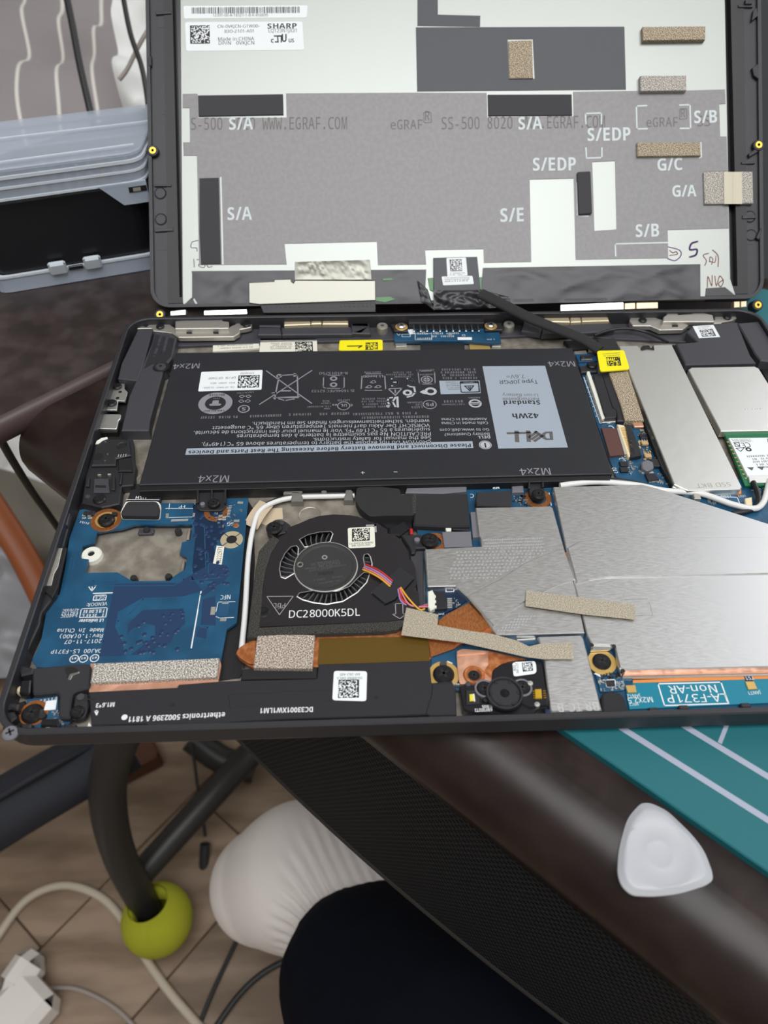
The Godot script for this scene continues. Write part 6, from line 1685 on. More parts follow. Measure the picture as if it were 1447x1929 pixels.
	for i in 4:
		for s in [0, 1]:
			brick(m, "gold_leg", Vector2(Vector2(156.9, 198.24)).lerp(Vector2(Vector2(156.75, 200.43)), i / 3.0) + Vector2(s * 3.1, 0), 0.9, 0.35, 6.6, 6.9, M.brass)
	for q in [[Vector2(157.16, 202.59), M.solder], [Vector2(156.27, 195.53), M.bracket_metal], [Vector2(137.55, 195.18), M.dark_plastic], [Vector2(142.19, 200.5), M.deep_black], [Vector2(159.82, 205), M.board_dark]]:
		lathe(m, "pip", q[0], [Vector2(0, 7.0), Vector2(0.8, 6.9), Vector2(1.0, 5.8)], q[1], 14)
	txt(m, "6BFS02T2", Vector2(143.86, 202.78), Vector2(138.68, 202.9), 5.8, M.ink_white, 1.2, true)
	txt(m, "R:805", Vector2(144.08, 201.83), Vector2(140.98, 201.83), 5.8, M.ink_white, 1.0, true)
	greek(m, M.ink_white, Vector2(150.13, 202.78), Vector2(149.42, 202.86), 0.7, 5.8)
	var l2 := plate(m, "white_label", rounded(pv([152.04, 187.99, 153.16, 187.5, 159.1, 187.37, 159.34, 188.63, 159.06, 191.1, 158.36, 191.79, 151.8, 192.61]), 0.8, 3), 5.8, 5.95, M.label_white, 0.02)
	dots(l2, M.ink_black, Vector2(154.88, 191.04), Vector2(158.09, 190.73), Vector2(155.05, 187.95), 5.95, 12)
	txt(l2, "A00", Vector2(152.81, 190.72), Vector2(152.93, 188.71), 5.95, M.ink_black, 1.0)
	txt(l2, "941-L3T", Vector2(153.59, 191.51), Vector2(153.87, 187.91), 5.95, M.ink_black, 1.0)
	for x in [[pv([138.18, 203.02, 143.99, 203.68, 144.05, 204.86, 138.22, 204.59])], [pv([145.51, 203.72, 150.69, 204.12, 150.98, 205.08, 145.55, 205.01])]]:
		plate(t, "front_clip", x[0], 1.6, 4.4, M.black_plastic, 0.3)

func loose_tapes(t: Node) -> void:
	var a := plate(t, "fabric_tape", pv([120.47, 166.9, 130.67, 169.93, 129.99, 174, 138.09, 176.07, 147.31, 177.95, 154.33, 180.53, 157.99, 182.79, 161.8, 181.94, 171.69, 181.85, 171.07, 187.79, 161.33, 187.49, 156.21, 186.58, 151.49, 185.1, 137.09, 180.79, 118.3, 177.46]), 7.0, 7.16, M.fabric_foil, 0.0)
	tag(a, "bent strip of beige glittering fabric tape stuck from the fan across to the small shield")
	var b := plate(t, "fabric_tape", pv([160.52, 161.25, 178.92, 164.84, 194.97, 168.1, 193.82, 173.9, 177.54, 171.35, 159.23, 167.44]), 7.1, 7.26, M.fabric_foil, 0.0)
	tag(b, "straight strip of beige glittering fabric tape bridging the two large shields")
	tag(plate(t, "black_tape", pv([119.23, 149.73, 123.89, 154.65, 116.92, 163.31, 113.72, 164.94, 109.27, 160.17]), 6.8, 7.0, M.tape_black, 0.05), "black tape square holding down the fan leads")
	plate(t, "bare_patch", pv([109.04, 159.71, 109.74, 159.85, 113.84, 164.39, 113.27, 164.6]), 6.22, 6.3, M.bright_metal, 0.0)

func cables(t: Node) -> void:
	plate(t, "dark_channel", pv([64.25, 112.71, 66.56, 116.85, 68.94, 142.23, 69.82, 170.96, 70.39, 181.92, 67.96, 188.1, 61.51, 188.82, 61.58, 170.71, 63.88, 166.22]), 1.5, 2.0, M.deep_black, 0.1)
	plate(t, "dark_tray", pv([-3.53, -5.21, 23.41, 7.6, 19.21, 39.36, 19.01, 71.57, 12.42, 76.57, 17.41, 107.22, 11.64, 113.93, 2.24, 115.54, -2.85, 112.16, -2.41, 56.82]), 1.5, 1.9, M.deep_black, 0.1)
	tag(tube(t, "antenna_lead", [Vector3(67.98, 4, 179.47), Vector3(67.92, 4.5, 164.59), Vector3(67.07, 4.5, 142.16), Vector3(67.83, 5, 127.84), Vector3(69.61, 5.2, 120.81), Vector3(74.95, 4, 115.29), Vector3(82.67, 3.5, 112.85), Vector3(94.56, 3.5, 112.64), Vector3(104.09, 3.5, 112.64)], 0.95, M.wire_white), "white antenna lead beside the fan")
	tube(t, "antenna_lead", [Vector3(67.39, 3.2, 124.94), Vector3(70.05, 3, 116.91), Vector3(78.58, 2.8, 111.51), Vector3(90.5, 2.8, 110.46), Vector3(104.1, 2.8, 110.85)], 0.7, M.wire_black)
	tag(tube(t, "antenna_lead", [Vector3(181.48, 5.6, 111.59), Vector3(187.72, 5.6, 110.64), Vector3(197.04, 5.4, 109.86), Vector3(210.92, 5, 111.55), Vector3(220.21, 5, 114.62), Vector3(233.7, 5, 116.67), Vector3(243.81, 5, 122.42), Vector3(250.92, 5, 124.78), Vector3(254.89, 5.5, 122.67), Vector3(258.81, 5.5, 116.48), Vector3(262.3, 5, 110.45)], 1.15, M.wire_white), "white antenna lead looping around the large shield")
	tag(tube(t, "antenna_lead", [Vector3(255.34, 5.5, 111.61), Vector3(254.91, 5.5, 117.76), Vector3(253.27, 5, 122.7), Vector3(249.31, 4.5, 125.33), Vector3(242.82, 4, 126.28)], 1.0, M.wire_black), "black antenna lead")
	tube(t, "antenna_lead", [Vector3(197.52, 4.6, 108.5), Vector3(205.79, 4.4, 108.25), Vector3(215.29, 4.2, 111.17)], 0.8, M.wire_black)
	tag(tube(t, "antenna_lead", [Vector3(216.33, 5, 14.02), Vector3(224.18, 6, 11.41), Vector3(232.88, 6.5, 11.08), Vector3(240.98, 6, 13.97), Vector3(247.53, 7, 23.14)], 0.7, M.wire_black), "thin black antenna lead behind the battery")
	tag(tube(t, "white_lead", [Vector3(207.56, 4.5, 41.29), Vector3(207.56, 4.6, 51.88), Vector3(207.51, 4.6, 64.35), Vector3(206.91, 4.6, 72.87)], 0.8, M.connector_white), "cream edge strip")
	# coloured fan leads
	var cols := [M.wire_red, M.wire_violet, M.wire_pink, M.wire_yellow, M.wire_white]
	for i in 4:
		var o := Vector3(-0.3 * i, 0, 0.75 * i)
		var p: Array = [Vector3(107.46, 6, 147.63), Vector3(110.48, 7.4, 150.45), Vector3(113.45, 7.4, 152.81), Vector3(116.54, 6.9, 155.89)]
		for j in p.size():
			p[j] += o
		tag(tube(t, "fan_lead", p, 0.33, cols[i], 5), ["red", "violet", "pink", "yellow"][i] + " fan lead")
		var q: Array = [[Vector3(118.53, 6.9, 158.82), Vector3(119.36, 6.6, 163.4), Vector3(122.27, 5.6, 164.89), Vector3(125.22, 5.2, 165.33), Vector3(127.72, 5, 164.62)], [Vector3(118.16, 6.9, 159.25), Vector3(119, 6.4, 163.88), Vector3(122.74, 5.4, 165.83), Vector3(125.78, 5, 164.99), Vector3(127.76, 5, 164.2)], [Vector3(118.7, 7, 158.9), Vector3(121.03, 6.6, 164.73), Vector3(123.95, 5.8, 165.73), Vector3(127.68, 5, 165.26)], [Vector3(119.05, 7.2, 158.84), Vector3(121.45, 7, 163.32), Vector3(124.73, 6, 166.95), Vector3(126.53, 5.4, 166.36)]][i]
		tag(tube(t, "fan_lead", q, 0.33, cols[i], 5), ["red", "violet", "pink", "yellow"][i] + " fan lead")
	# display cable
	tag(tube(t, "display_cable", [Vector3(164.34, 16, -5.14), Vector3(174.85, 14, 1.85), Vector3(186.21, 12, 10), Vector3(197.76, 10, 15.82), Vector3(208.92, 8.5, 22.26), Vector3(215.13, 7, 28.43)], 3.6, M.tape_cloth, 6, 3.2, 0.45), "black taped display cable running from the screen assembly to the main board")
	var l := plate(t, "yellow_label", rounded(pv([213.16, 30.83, 214.09, 30.03, 225.55, 29.91, 224.66, 42.85, 224.04, 43.78, 211.91, 45.03, 211.5, 44.08]), 1.0, 3), 7.4, 8.0, M.label_yellow, 0.05)
	tag(l, "bright yellow label with a matrix mark on the display cable plug")
	dots(l, M.ink_black, Vector2(222.37, 34.77), Vector2(216.14, 35.09), Vector2(221.58, 41.18), 8.0, 14)
	greek(l, M.ink_dim, Vector2(223.17, 31.5), Vector2(215.06, 32.28), 0.8, 8.0)
	greek(l, M.ink_dim, Vector2(222.81, 32.98), Vector2(215.46, 33.77), 0.8, 8.0)
	plate(t, "cable_plug", pv([215.94, 19.19, 224.54, 18.36, 224.67, 26.24, 224.26, 27.9, 214.61, 28.49]), 3.6, 7.0, M.tape_cloth, 0.6)

# ---------------------------------------------------------------- the screen assembly leaning behind

func stroke(host: Node, m: Material, p: PackedVector2Array, w: float, y: float) -> void:
	var a := []
	for v in p:
		a.append(Vector3(v.x, 0, v.y))
	var q := path3(a, 4)
	for i in q.size() - 1:
		line(host, m, Vector2(q[i].x, q[i].z), Vector2(q[i + 1].x, q[i + 1].z), w, y)

func screen() -> void:
	var s := thing("screen_assembly", "black-framed screen assembly leaning back behind the chassis, its silver and grey rear showing", "screen")
	s.transform = Transform3D(Basis(Vector3(0.99957, 0.01657, 0.02401), Vector3(-0.02851, 0.72906, 0.68386), Vector3(-0.00617, -0.68425, 0.72922)), Vector3(0.00716, 0.00414, -0.01644))
	var y := -1.0
	# frame: outer wall, floor and inner lip
	var outer := rrect(-0.5, -207, 296.5, 0.3, 9, 6)
	var inner := pv([11.77, -205.96, 285.33, -201.96, 285.23, -0.42, 285.2, 2.65, 9.48, 1.68])
	inner = pv([10.5, -199, 286.0, -199, 286.5, -4.0, 9.5, -3.4])
	var fr := plate(s, "frame", holed(outer, [pv([8.6, -200, 288.0, -200, 288.6, -3.0, 8.0, -2.4])]), -5.0, -1.6, M.chassis_black, 0.0)
	tag(fr, "black plastic frame around the screen")
	plate(fr, "outer_wall", holed(outer, [rrect(1.2, -205.2, 294.8, -1.2, 7.6, 6)]), -1.6, 0.0, M.chassis_black, 0.0)
	plate(fr, "inner_lip", holed(pv([8.0, -201, 288.6, -201, 289.2, -2.4, 7.6, -1.9]), [pv([11.8, -198, 281.6, -198, 284.2, -6.2, 13.2, -1.6 - 3.2])]), -4.6, -1.2, M.black_plastic, 0.0)
	plate(s, "front_glass", rrect(0.6, -206, 295.4, -0.6, 8, 6), -5.6, -5.0, M.gloss_black, 0.1)
	# metal back of the panel
	var pn := plate(s, "panel_back", pv([13.2, -199, 281, -199, 281.4, -143, 282.8, -5.4, 15.0, -0.9 - 0.6, 13.6, -143]), -3.0, y, M.panel_metal, 0.2)
	pn.free()
	pn = plate(s, "panel_back", pv([16.58, -204.15, 280.13, -200.3, 279.52, -144.22, 280.64, -9.75, 283.13, -1.75, 268.45, -1.71, 268.42, 0.6, 14.91, -0.29, 14.72, -4.67, 15.34, -71.37]), -3.0, y, M.panel_metal, 0.15)
	tag(pn, "bright silver metal back of the screen panel")
	var g0 := y + 0.25
	var sheet := pv([16.45, -102.74, 23.64, -102.76, 23.7, -91.12, 66.6, -90.62, 66.53, -102.26, 129.72, -101.72, 163.62, -101.09, 163.72, -89.32, 205.6, -89.22, 205.49, -100.99, 237.86, -101.02, 260.21, -100.82, 278.96, -101.06, 279.15, -94.28, 276.06, -94.07, 276.41, -78.46, 279.49, -78.41, 279.82, -61.77, 267.74, -61.69, 268.07, -45.03, 279.9, -45.11, 280.04, -34.08, 250.45, -33.75, 250.55, -20.15, 205.76, -20.04, 205.22, -59.28, 183.88, -59.08, 184.13, -19.33, 161.22, -19.15, 161.05, -25.82, 132.74, -25.73, 133.16, -18.79, 109.74, -18.88, 109.39, -30.18, 64.61, -29.81, 65.48, -19.79, 23.02, -20.15, 22.88, -72.96, 16.45, -73.06, 16.31, -79.46, 19.65, -79.41, 19.67, -96.04, 16.33, -96.09])
	var white_hole := pv([214.32, -67.08, 225.38, -67.43, 225.75, -34.37, 214.94, -33.76])
	var gs := plate(s, "graphite_sheet", holed(sheet, [white_hole]), y, g0, M.graphite, 0.0)
	tag(gs, "grey graphite sheet with stepped cut-outs and printed codes")
	# black sponge pads in the cut-outs
	for q in [pv([23.95, -101.7, 65.02, -101.74, 65.12, -91.9, 24.04, -91.73]), pv([164.08, -100.03, 204.63, -99.56, 204.76, -89.59, 164.2, -89.93]), pv([24.05, -61.81, 33.3, -61.93, 33.64, -20.42, 24.12, -20.3, 23.6, -35.18])]:
		tag(plate(s, "sponge_pad", q, y, y + 0.7, M.sponge_grey, 0.1), "black sponge pad in a cut-out of the grey sheet")
	tag(plate(s, "sponge_pad", rounded(pv([206.6, -61.73, 213.02, -62.02, 213.53, -41.68, 207.11, -41.26]), 0.6, 3), g0, g0 + 1.6, M.sponge_grey, 0.3), "narrow black sponge bar")
	line(s, M.panel_metal, Vector2(34.27, -62.04), Vector2(34.61, -20.5), 0.7, g0)
	# dark tapes on the bright area
	var dk := plate(s, "dark_tape", holed(pv([129.78, -133.14, 230.65, -132.04, 231.06, -101.76, 129.98, -102.35]), [pv([174.11, -126.74, 186.3, -126.69, 186.95, -107.65, 174.37, -107.71])]), y, y + 0.2, mat("tape_grey", c8(74, 75, 80), 0.55), 0.0)
	tag(dk, "large dark grey rectangular tape with a foam square in its window")
	tag(plate(s, "dark_tape", pv([131.18, -176.85, 141.05, -176.71, 140.52, -139.11, 161.04, -138.3, 160.84, -133.07, 130.56, -133.89]), y, y + 0.2, M.tape_grey, 0.0), "dark grey L-shaped tape at the top of the panel")
	# conductive foam gaskets
	var fs := [[pv([174.35, -125.5, 185.75, -125.71, 186.03, -107.48, 174.49, -107.52]), M.foam_tan, 1.0], [pv([238.58, -130.41, 268.81, -130.23, 268.74, -123.86, 238.76, -123.91]), M.foam_tan, 2.6], [pv([237.28, -106.98, 259.32, -106.79, 259.37, -99.64, 237.32, -99.71]), M.foam_silver, 2.6],
		[pv([235.62, -75.36, 266.02, -75.04, 266.2, -68.65, 235.67, -68.71]), M.foam_tan, 2.0], [pv([267.66, -60.96, 278.69, -61.05, 278.78, -45.46, 268, -45.49]), M.foam_silver, 1.6], [pv([285.87, -60.82, 291.26, -60.74, 291.48, -45.4, 285.97, -45.48]), M.foam_silver, 1.6]]
	for f in fs:
		tag(plate(s, "foam_gasket", f[0], y if f[2] != 1.6 else -1.4, y + f[2], f[1], 0.2), "speckled conductive foam gasket")
	strap(s, "cloth_tape", [Vector3(277.18, 0.9, -52.91), Vector3(280.72, 1, -52.82), Vector3(282.02, 0.4, -53.04), Vector3(283, 0.5, -52.99), Vector3(286.02, 0.6, -52.9)], 15.4, 0.15, mat("tape_cream", c8(206, 198, 176), 0.6), Vector3(0, 0, 1), 4)
	lines(gs, M.panel_metal, pv([235.68, -68.56, 267.17, -68.36, 266.99, -75.65]), 0.6, g0)
	# labels
	var l := plate(s, "barcode_label", rounded(pv([17.53, -145.18, 77.71, -144.56, 77.11, -138.7, 17.81, -139.05]), 0.8, 3), y, y + 0.08, M.label_white, 0.0)
	tag(l, "long white barcode label on the silver panel")
	var x := 0.0
	var b0 := Vector2(Vector2(21.7, -141.55))
	var b1 := Vector2(Vector2(74.07, -141.16))
	var bl := b0.distance_to(b1)
	while x < bl:
		var w := rng.randf_range(0.16, 0.55)
		var c := b0.lerp(b1, x / bl)
		line(l, M.ink_black, c, c + Vector2(0, -2.6), w, y + 0.08)
		x += w + rng.randf_range(0.2, 0.5)
	txt(l, "12301-00-A-18321-1-B-K-RS0895", Vector2(31.69, -139.87), Vector2(58.38, -139.48), y + 0.08, M.ink_black, 1.0)
	l = plate(s, "maker_label", rounded(pv([18.17, -137.39, 75.02, -136.81, 75.58, -123.14, 18.57, -123.46]), 1.0, 3), y, y + 0.1, M.label_white, 0.0)
	tag(l, "white maker label with a matrix mark and lettering")
	var ly := y + 0.1
	dots(l, M.ink_black, Vector2(20.55, -126.88), Vector2(30.06, -126.87), Vector2(20.58, -135.69), ly, 20)
	txt(l, "CN-0VKJCN-G1W00-", Vector2(33.9, -133.97), Vector2(54.18, -133.92), ly, M.ink_black, 0.85)
	txt(l, "83O-2101-A01", Vector2(37.2, -131.87), Vector2(51.32, -131.92), ly, M.ink_black, 0.85)
	txt(l, "Made in CHINA", Vector2(34.06, -128.09), Vector2(51.52, -128.09), ly, M.ink_black, 0.85)
	txt(l, "DP/N   0VKJCN", Vector2(34.28, -125.79), Vector2(51.48, -125.66), ly, M.ink_black, 0.85)
	txt(l, "SHARP", Vector2(58.03, -133.61), Vector2(72.15, -133.53), ly, M.ink_black, 0.75, true)
	txt(l, "LQ123N1JX31", Vector2(58.5, -131.31), Vector2(72.11, -131.24), ly, M.ink_black, 1.0)
	txt(l, "c", Vector2(59.59, -126.82), Vector2(61, -126.8), ly, M.ink_black, 1.0, true)
	txt(l, "US", Vector2(68.19, -126.82), Vector2(70.76, -126.79), ly, M.ink_black, 1.1, true)
	txt(l, "U", Vector2(64.86, -127.13), Vector2(67.17, -127.09), ly, M.ink_black, 1.3, true)
	lines(l, M.ink_black, pv([61.78, -127.17, 63.06, -127.15, 62.85, -129.97, 64.39, -129.94]), 0.6, ly)
	lines(l, M.ink_black, pv([61.31, -129.99, 64.65, -130.07, 64.6, -127.13]), 0.6, ly)
	# dim maker print and white location codes
	var dim := mat("ink_graphite", c8(104, 98, 98), 0.6)
	for r in [["S-500 8020 WWW.EGRAF.COM", Vector2(20.26, -85.29), Vector2(95.8, -84.56)], ["eGRAF", Vector2(116.87, -84.13), Vector2(132.29, -84.03)], ["SS-500 8020 WWW.EGRAF.COM", Vector2(141.54, -83.77), Vector2(220.69, -83.37)], ["eGRAF", Vector2(240.74, -83.46), Vector2(255.9, -83.5)], ["SS", Vector2(265.41, -83.48), Vector2(271.58, -83.52)]]:
		txt(gs, r[0], r[1], r[2], g0, dim, 1.5 if r[0].length() > 10 else 1.15, false, true)
	for q in [pv([132.92, -92.08, 136.52, -92.15, 136.7, -87.16, 133.11, -87.09]), pv([257.03, -92.05, 260.37, -92, 260.31, -87.14, 256.71, -86.94])]:
		lines(gs, dim, rounded(q, 0.6, 2), 0.3, g0, true)
	for r in [["R", Vector2(133.64, -88.23), Vector2(135.95, -88.2)], ["R", Vector2(257.49, -87.95), Vector2(259.55, -87.92)]]:
		txt(gs, r[0], r[1], r[2], g0, dim, 1.3, false, true)
	for r in [["S/A", Vector2(38.76, -85.02), Vector2(50.33, -85.1)], ["S/A", Vector2(178.79, -83.09), Vector2(190.36, -83.18)], ["S/EDP", Vector2(212.13, -77.1), Vector2(232.95, -77.18)], ["S/B", Vector2(263.88, -84.91), Vector2(274.94, -85.13)], ["G/C", Vector2(245.89, -62.27), Vector2(257.98, -62.47)],
			["S/EDP", Vector2(185.47, -63.15), Vector2(206.3, -63.1)], ["G/A", Vector2(252.94, -49.61), Vector2(264.52, -49.69)], ["S/E", Vector2(169.46, -38.66), Vector2(180.78, -38.87)], ["S/A", Vector2(37.27, -41.49), Vector2(49.1, -41.58)], ["S/B", Vector2(234.97, -30.38), Vector2(246.29, -30.6)]]:
		txt(gs, r[0], r[1], r[2], g0 + 0.02, M.ink_panel, 1.15, true)
	for q in [pv([211.47, -85.55, 211.27, -90.42, 218.98, -90.56, 218.92, -85.44]), pv([211.32, -73.78, 211.52, -68.92, 218.97, -69.06, 219.03, -73.67]), pv([240.86, -93.82, 235.97, -93.64, 236.1, -82.63, 240.99, -82.69]), pv([257.05, -93.84, 261.93, -93.9, 262.06, -82.51, 257.18, -82.58]), pv([225.08, -21.55, 224.9, -27.32, 250.38, -27.59]), pv([206.74, -56.95, 206.8, -41.06, 211.94, -40.98])]:
		lines(gs, M.ink_panel, q, 0.7, g0 + 0.02)
	# pen marks
	stroke(pn, M.ink_purple, pv([264.83, -27.93, 261.99, -26.94, 261.19, -24.13, 264.53, -24.08, 263.99, -21.52, 261.15, -20.54]), 0.9, y)
	stroke(pn, M.ink_red, pv([270.17, -22.2, 267.59, -21.21, 269.11, -18.62, 268.31, -16.32]), 0.45, y)
	stroke(pn, M.ink_red, pv([270.64, -18.09, 270.93, -20.39, 272.2, -19.35, 271.66, -16.79]), 0.4, y)
	stroke(pn, M.ink_red, pv([273.76, -20.87, 273.22, -17.79, 270.65, -18.34]), 0.4, y)
	stroke(pn, M.ink_red, pv([272.25, -23.71, 274.79, -20.85, 274.74, -15.72]), 0.5, y)
	stroke(pn, M.ink_red, pv([269.48, -5.78, 269.79, -10.91, 271.55, -6.52, 271.86, -11.39]), 0.45, y)
	stroke(pn, M.ink_red, pv([273.14, -11.12, 273.86, -6.48, 275.46, -11.08, 277.23, -8.49, 275.92, -5.94, 274.91, -7.5, 277.24, -9.26]), 0.45, y)
	stroke(pn, M.ink_purple, pv([250.65, -25.57, 256.03, -23.95, 256.78, -21.37, 253.92, -18.85, 250.33, -19.93]), 0.5, y)
	stroke(pn, M.ink_red, pv([251.4, -23.76, 252.93, -22.71, 254.48, -23.2, 254.98, -21.91, 251.37, -21.45]), 0.45, y)
	stroke(pn, M.ink_navy, pv([22.68, -32, 19.83, -31.27, 19.28, -28.71, 21.85, -28.42, 22.08, -26.87]), 0.35, y)
	stroke(pn, M.ink_navy, pv([20.47, -23.05, 20.66, -19.19]), 0.35, y)
	stroke(pn, M.ink_navy, pv([22.01, -22.77, 24.32, -22.48, 22.73, -19.93, 25.29, -18.87, 26.35, -20.91, 27.35, -19.09, 29.42, -19.32]), 0.35, y)
	# black wrinkled tape along the lower edge
	var A := func(q: Vector2, h: float) -> Vector3: return Vector3(q.x, h, q.y)
	tag(film(s, "edge_tape", A.call(Vector2(19.41, -17.07), y + 0.2), A.call(Vector2(133.11, -16.17), y + 0.2), A.call(Vector2(132.11, 0.25), y + 0.4), A.call(Vector2(23.76, -0.06), y + 0.4), 0.4, 0.02, M.tape_black, 4, 60, 12, 0.5), "creased black tape along the lower edge of the panel")
	tag(film(s, "edge_tape", A.call(Vector2(160.65, -16.53), y + 0.2), A.call(Vector2(265.87, -16.78), y + 0.2), A.call(Vector2(265.68, 0.16), y + 0.4), A.call(Vector2(159.11, 1.41), y + 0.4), 0.45, 0.018, M.tape_black, 9, 60, 12, 0.6), "creased black tape along the lower edge of the panel")
	tag(plate(s, "corner_tape", pv([268.7, -5.28, 277.98, -5.65, 283.08, -1.47, 268.4, -1.43]), y, y + 0.3, M.tape_black, 0.1), "black tape corner")
	plate(s, "corner_tape", pv([19.6, -17.15, 23.69, -0.14, 22.15, -0.93, 20.41, -4.3, 19.36, -3.03]), y, y + 0.3, M.tape_black, 0.0)
	plate(s, "corner_tape", pv([15.2, -0.78, 19.38, -4.57, 21.12, -0.95]), y, y + 0.3, M.tape_black, 0.0)
	# silver tape over the ribbon board
	tag(plate(s, "silver_tape", pv([47.21, -10.87, 59.39, -11.2, 59.54, -12.09, 67.61, -12.23, 67.85, -11.07, 68.86, -10.29, 69.66, -11.69, 108.48, -10.99, 108.46, -1.27, 52.29, -0.18, 47.18, -0.89]), y, 0.7, M.silver_tape, 0.3), "crinkled silver tape over the lower edge")
	tag(film(s, "silver_tape", A.call(Vector2(69.45, -20.89), y + 0.1), A.call(Vector2(105.93, -21.38), y + 0.1), A.call(Vector2(106.55, -11.25), 0.9), A.call(Vector2(69.57, -11.79), 0.9), 0.35, 0.12, M.silver_tape, 12, 30, 8, 0.1), "crinkled silver tape over the lower edge")
	tag(plate(s, "ribbed_flex", pv([52.25, -0.38, 108.45, -0.58, 108.38, 4.28, 53.98, 3.99]), -2.6, 0.2, M.black_plastic, 0.3), "dark ribbed flex below the silver tape")
	for i in 8:
		plate(s, "flex_rib", pv_shift(Vector2(Vector2(55.05, -0.11)).lerp(Vector2(Vector2(70.97, -0.13)), i / 7.0), [0, 0, 0.9, 0, 1.0, 1.6, 0.1, 1.6]), 0.0, 0.3, M.dark_plastic, 0.1)
		plate(s, "flex_rib", pv_shift(Vector2(Vector2(90.99, -0.1)).lerp(Vector2(Vector2(105.88, -0.13)), i / 7.0), [0, 0, 0.9, 0, 1.0, 1.6, 0.1, 1.6]), 0.0, 0.3, M.dark_plastic, 0.1)
	# connector block in the middle
	var cb := plate(s, "connector_block", pv([136.62, -21.57, 157.81, -21.77, 159.13, -5.61, 136.52, -5.43]), y, 0.4, M.tape_grey, 0.2)
	tag(cb, "dark connector block with two white labels")
	for q in [pv([133.81, -11.99, 136.39, -12.21, 136.55, -5.54, 134.76, -6.33]), pv([158.5, -12.14, 160.05, -12.25, 159.96, -6.22, 158.93, -5.98])]:
		tag(plate(cb, "green_board", q, -2.0, -0.4, mat("board_lime", c8(96, 140, 96), 0.5), 0.1), "green board edge")
	var wl := plate(cb, "white_label", rounded(pv([142.87, -21.31, 152.36, -21.43, 153.01, -12.72, 143.26, -12.36]), 0.5, 3), 0.4, 0.5, M.label_white, 0.0)
	dots(wl, M.ink_black, Vector2(144.71, -14.89), Vector2(150.48, -14.94), Vector2(144.4, -20.52), 0.5, 18)
	greek(wl, M.ink_dim, Vector2(144.56, -13.62), Vector2(151.74, -13.77), 0.5, 0.5)
	greek(wl, M.ink_dim, Vector2(144.55, -12.85), Vector2(150.19, -13.02), 0.5, 0.5)
	wl = plate(cb, "white_label", rounded(pv([140.44, -12.4, 155.32, -12.56, 156.03, -8.59, 141.15, -8.16]), 0.5, 3), 0.4, 0.52, M.label_white, 0.0)
	for i in 2:
		greek(wl, M.ink_dim, Vector2(Vector2(141.96, -11.48)) + Vector2(0, 0.8 * i), Vector2(Vector2(153.77, -11.56)) + Vector2(0, 0.8 * i), 0.5, 0.52)
	greek(wl, M.ink_black, Vector2(141.94, -9.69), Vector2(153.23, -9.91), 0.7, 0.52)
	tag(film(s, "cable_wrap", A.call(Vector2(136.46, -5.66), 0.2), A.call(Vector2(161.57, -5.29), 0.4), A.call(Vector2(164.01, 3.69), 1.2), A.call(Vector2(136.33, 3.79), 0.4), 1.3, 0.05, M.tape_black, 21, 26, 12, 0.9), "crumpled black tape around the display cable")
	tag(film(s, "cable_wrap", A.call(Vector2(128.59, -10.89), 0.2), A.call(Vector2(133.65, -6.22), 0.3), A.call(Vector2(136.59, 3.54), 0.3), A.call(Vector2(130.5, -0.64), 0.3), 0.8, 0.06, M.tape_black, 22, 12, 10, 0.5), "crumpled black tape around the display cable")
	film(s, "cable_wrap", A.call(Vector2(157.73, -5.86), 0.8), A.call(Vector2(173.05, -1.29), 2.5), A.call(Vector2(172.98, 3.31), 2.0), A.call(Vector2(158.88, 3.61), 0.8), 1.0, 0.05, M.tape_black, 23, 16, 10, 0.9)
	for q in [pv([111.7, -11.94, 116.07, -12.13, 117.34, -11.09, 112.2, -10.91]), pv([108.48, -3.02, 115.42, -3.17, 117.97, -1.86, 113.07, -0.39, 108.46, -1.23])]:
		tag(plate(s, "green_board", q, y, 0.3, M.board_lime, 0.1), "glint of green board edge")
	# bright bars of the lower frame edge
	for q in [[pv([8.82, 2.06, 16.29, 1.39, 16.25, 3.96, 8.78, 4.37]), M.pale_metal], [pv([25.03, 2.04, 45.88, 1.57, 46.1, 4.14, 24.99, 4.35]), M.bright_metal], [pv([197.95, 1.75, 228.58, 0.92, 228.54, 4.51, 197.91, 4.83]), M.bright_metal], [pv([229.09, 1.44, 234.24, 1.26, 234.2, 4.34, 229.05, 4.52]), M.pale_gold], [pv([234.75, 1.27, 245.3, 1.17, 245.27, 4.25, 234.72, 4.35]), M.pale_gold],
			[pv([282.1, 1.45, 284.93, 1.36, 284.9, 4.32, 282.06, 4.53]), M.pale_gold], [pv([285.44, 1.37, 288.27, 1.28, 288.24, 4.11, 285.41, 4.32]), M.pale_gold]]:
		tag(plate(s, "magnet_bar", q[0], -4.0, -0.5, q[1], 0.2), "bright metal bar at the lower frame edge")
	# brass posts and frame details
	for c in [[Vector2(1.95, -75.08), 0.0], [Vector2(294.34, -73.47), 0.0], [Vector2(4.04, 3.91), 0.2], [Vector2(293.15, 3.54), 0.3]]:
		var p := lathe(fr, "screw_post", c[0], [Vector2(1.6, 0.6), Vector2(2.4, 0.6), Vector2(2.7, 0.2), Vector2(2.9, -4.0)], M.black_plastic)
		lathe(p, "brass_insert", c[0], [Vector2(0.7, -0.5), Vector2(0.7, 0.9), Vector2(1.6, 0.9), Vector2(1.8, 0.4)], M.brass)
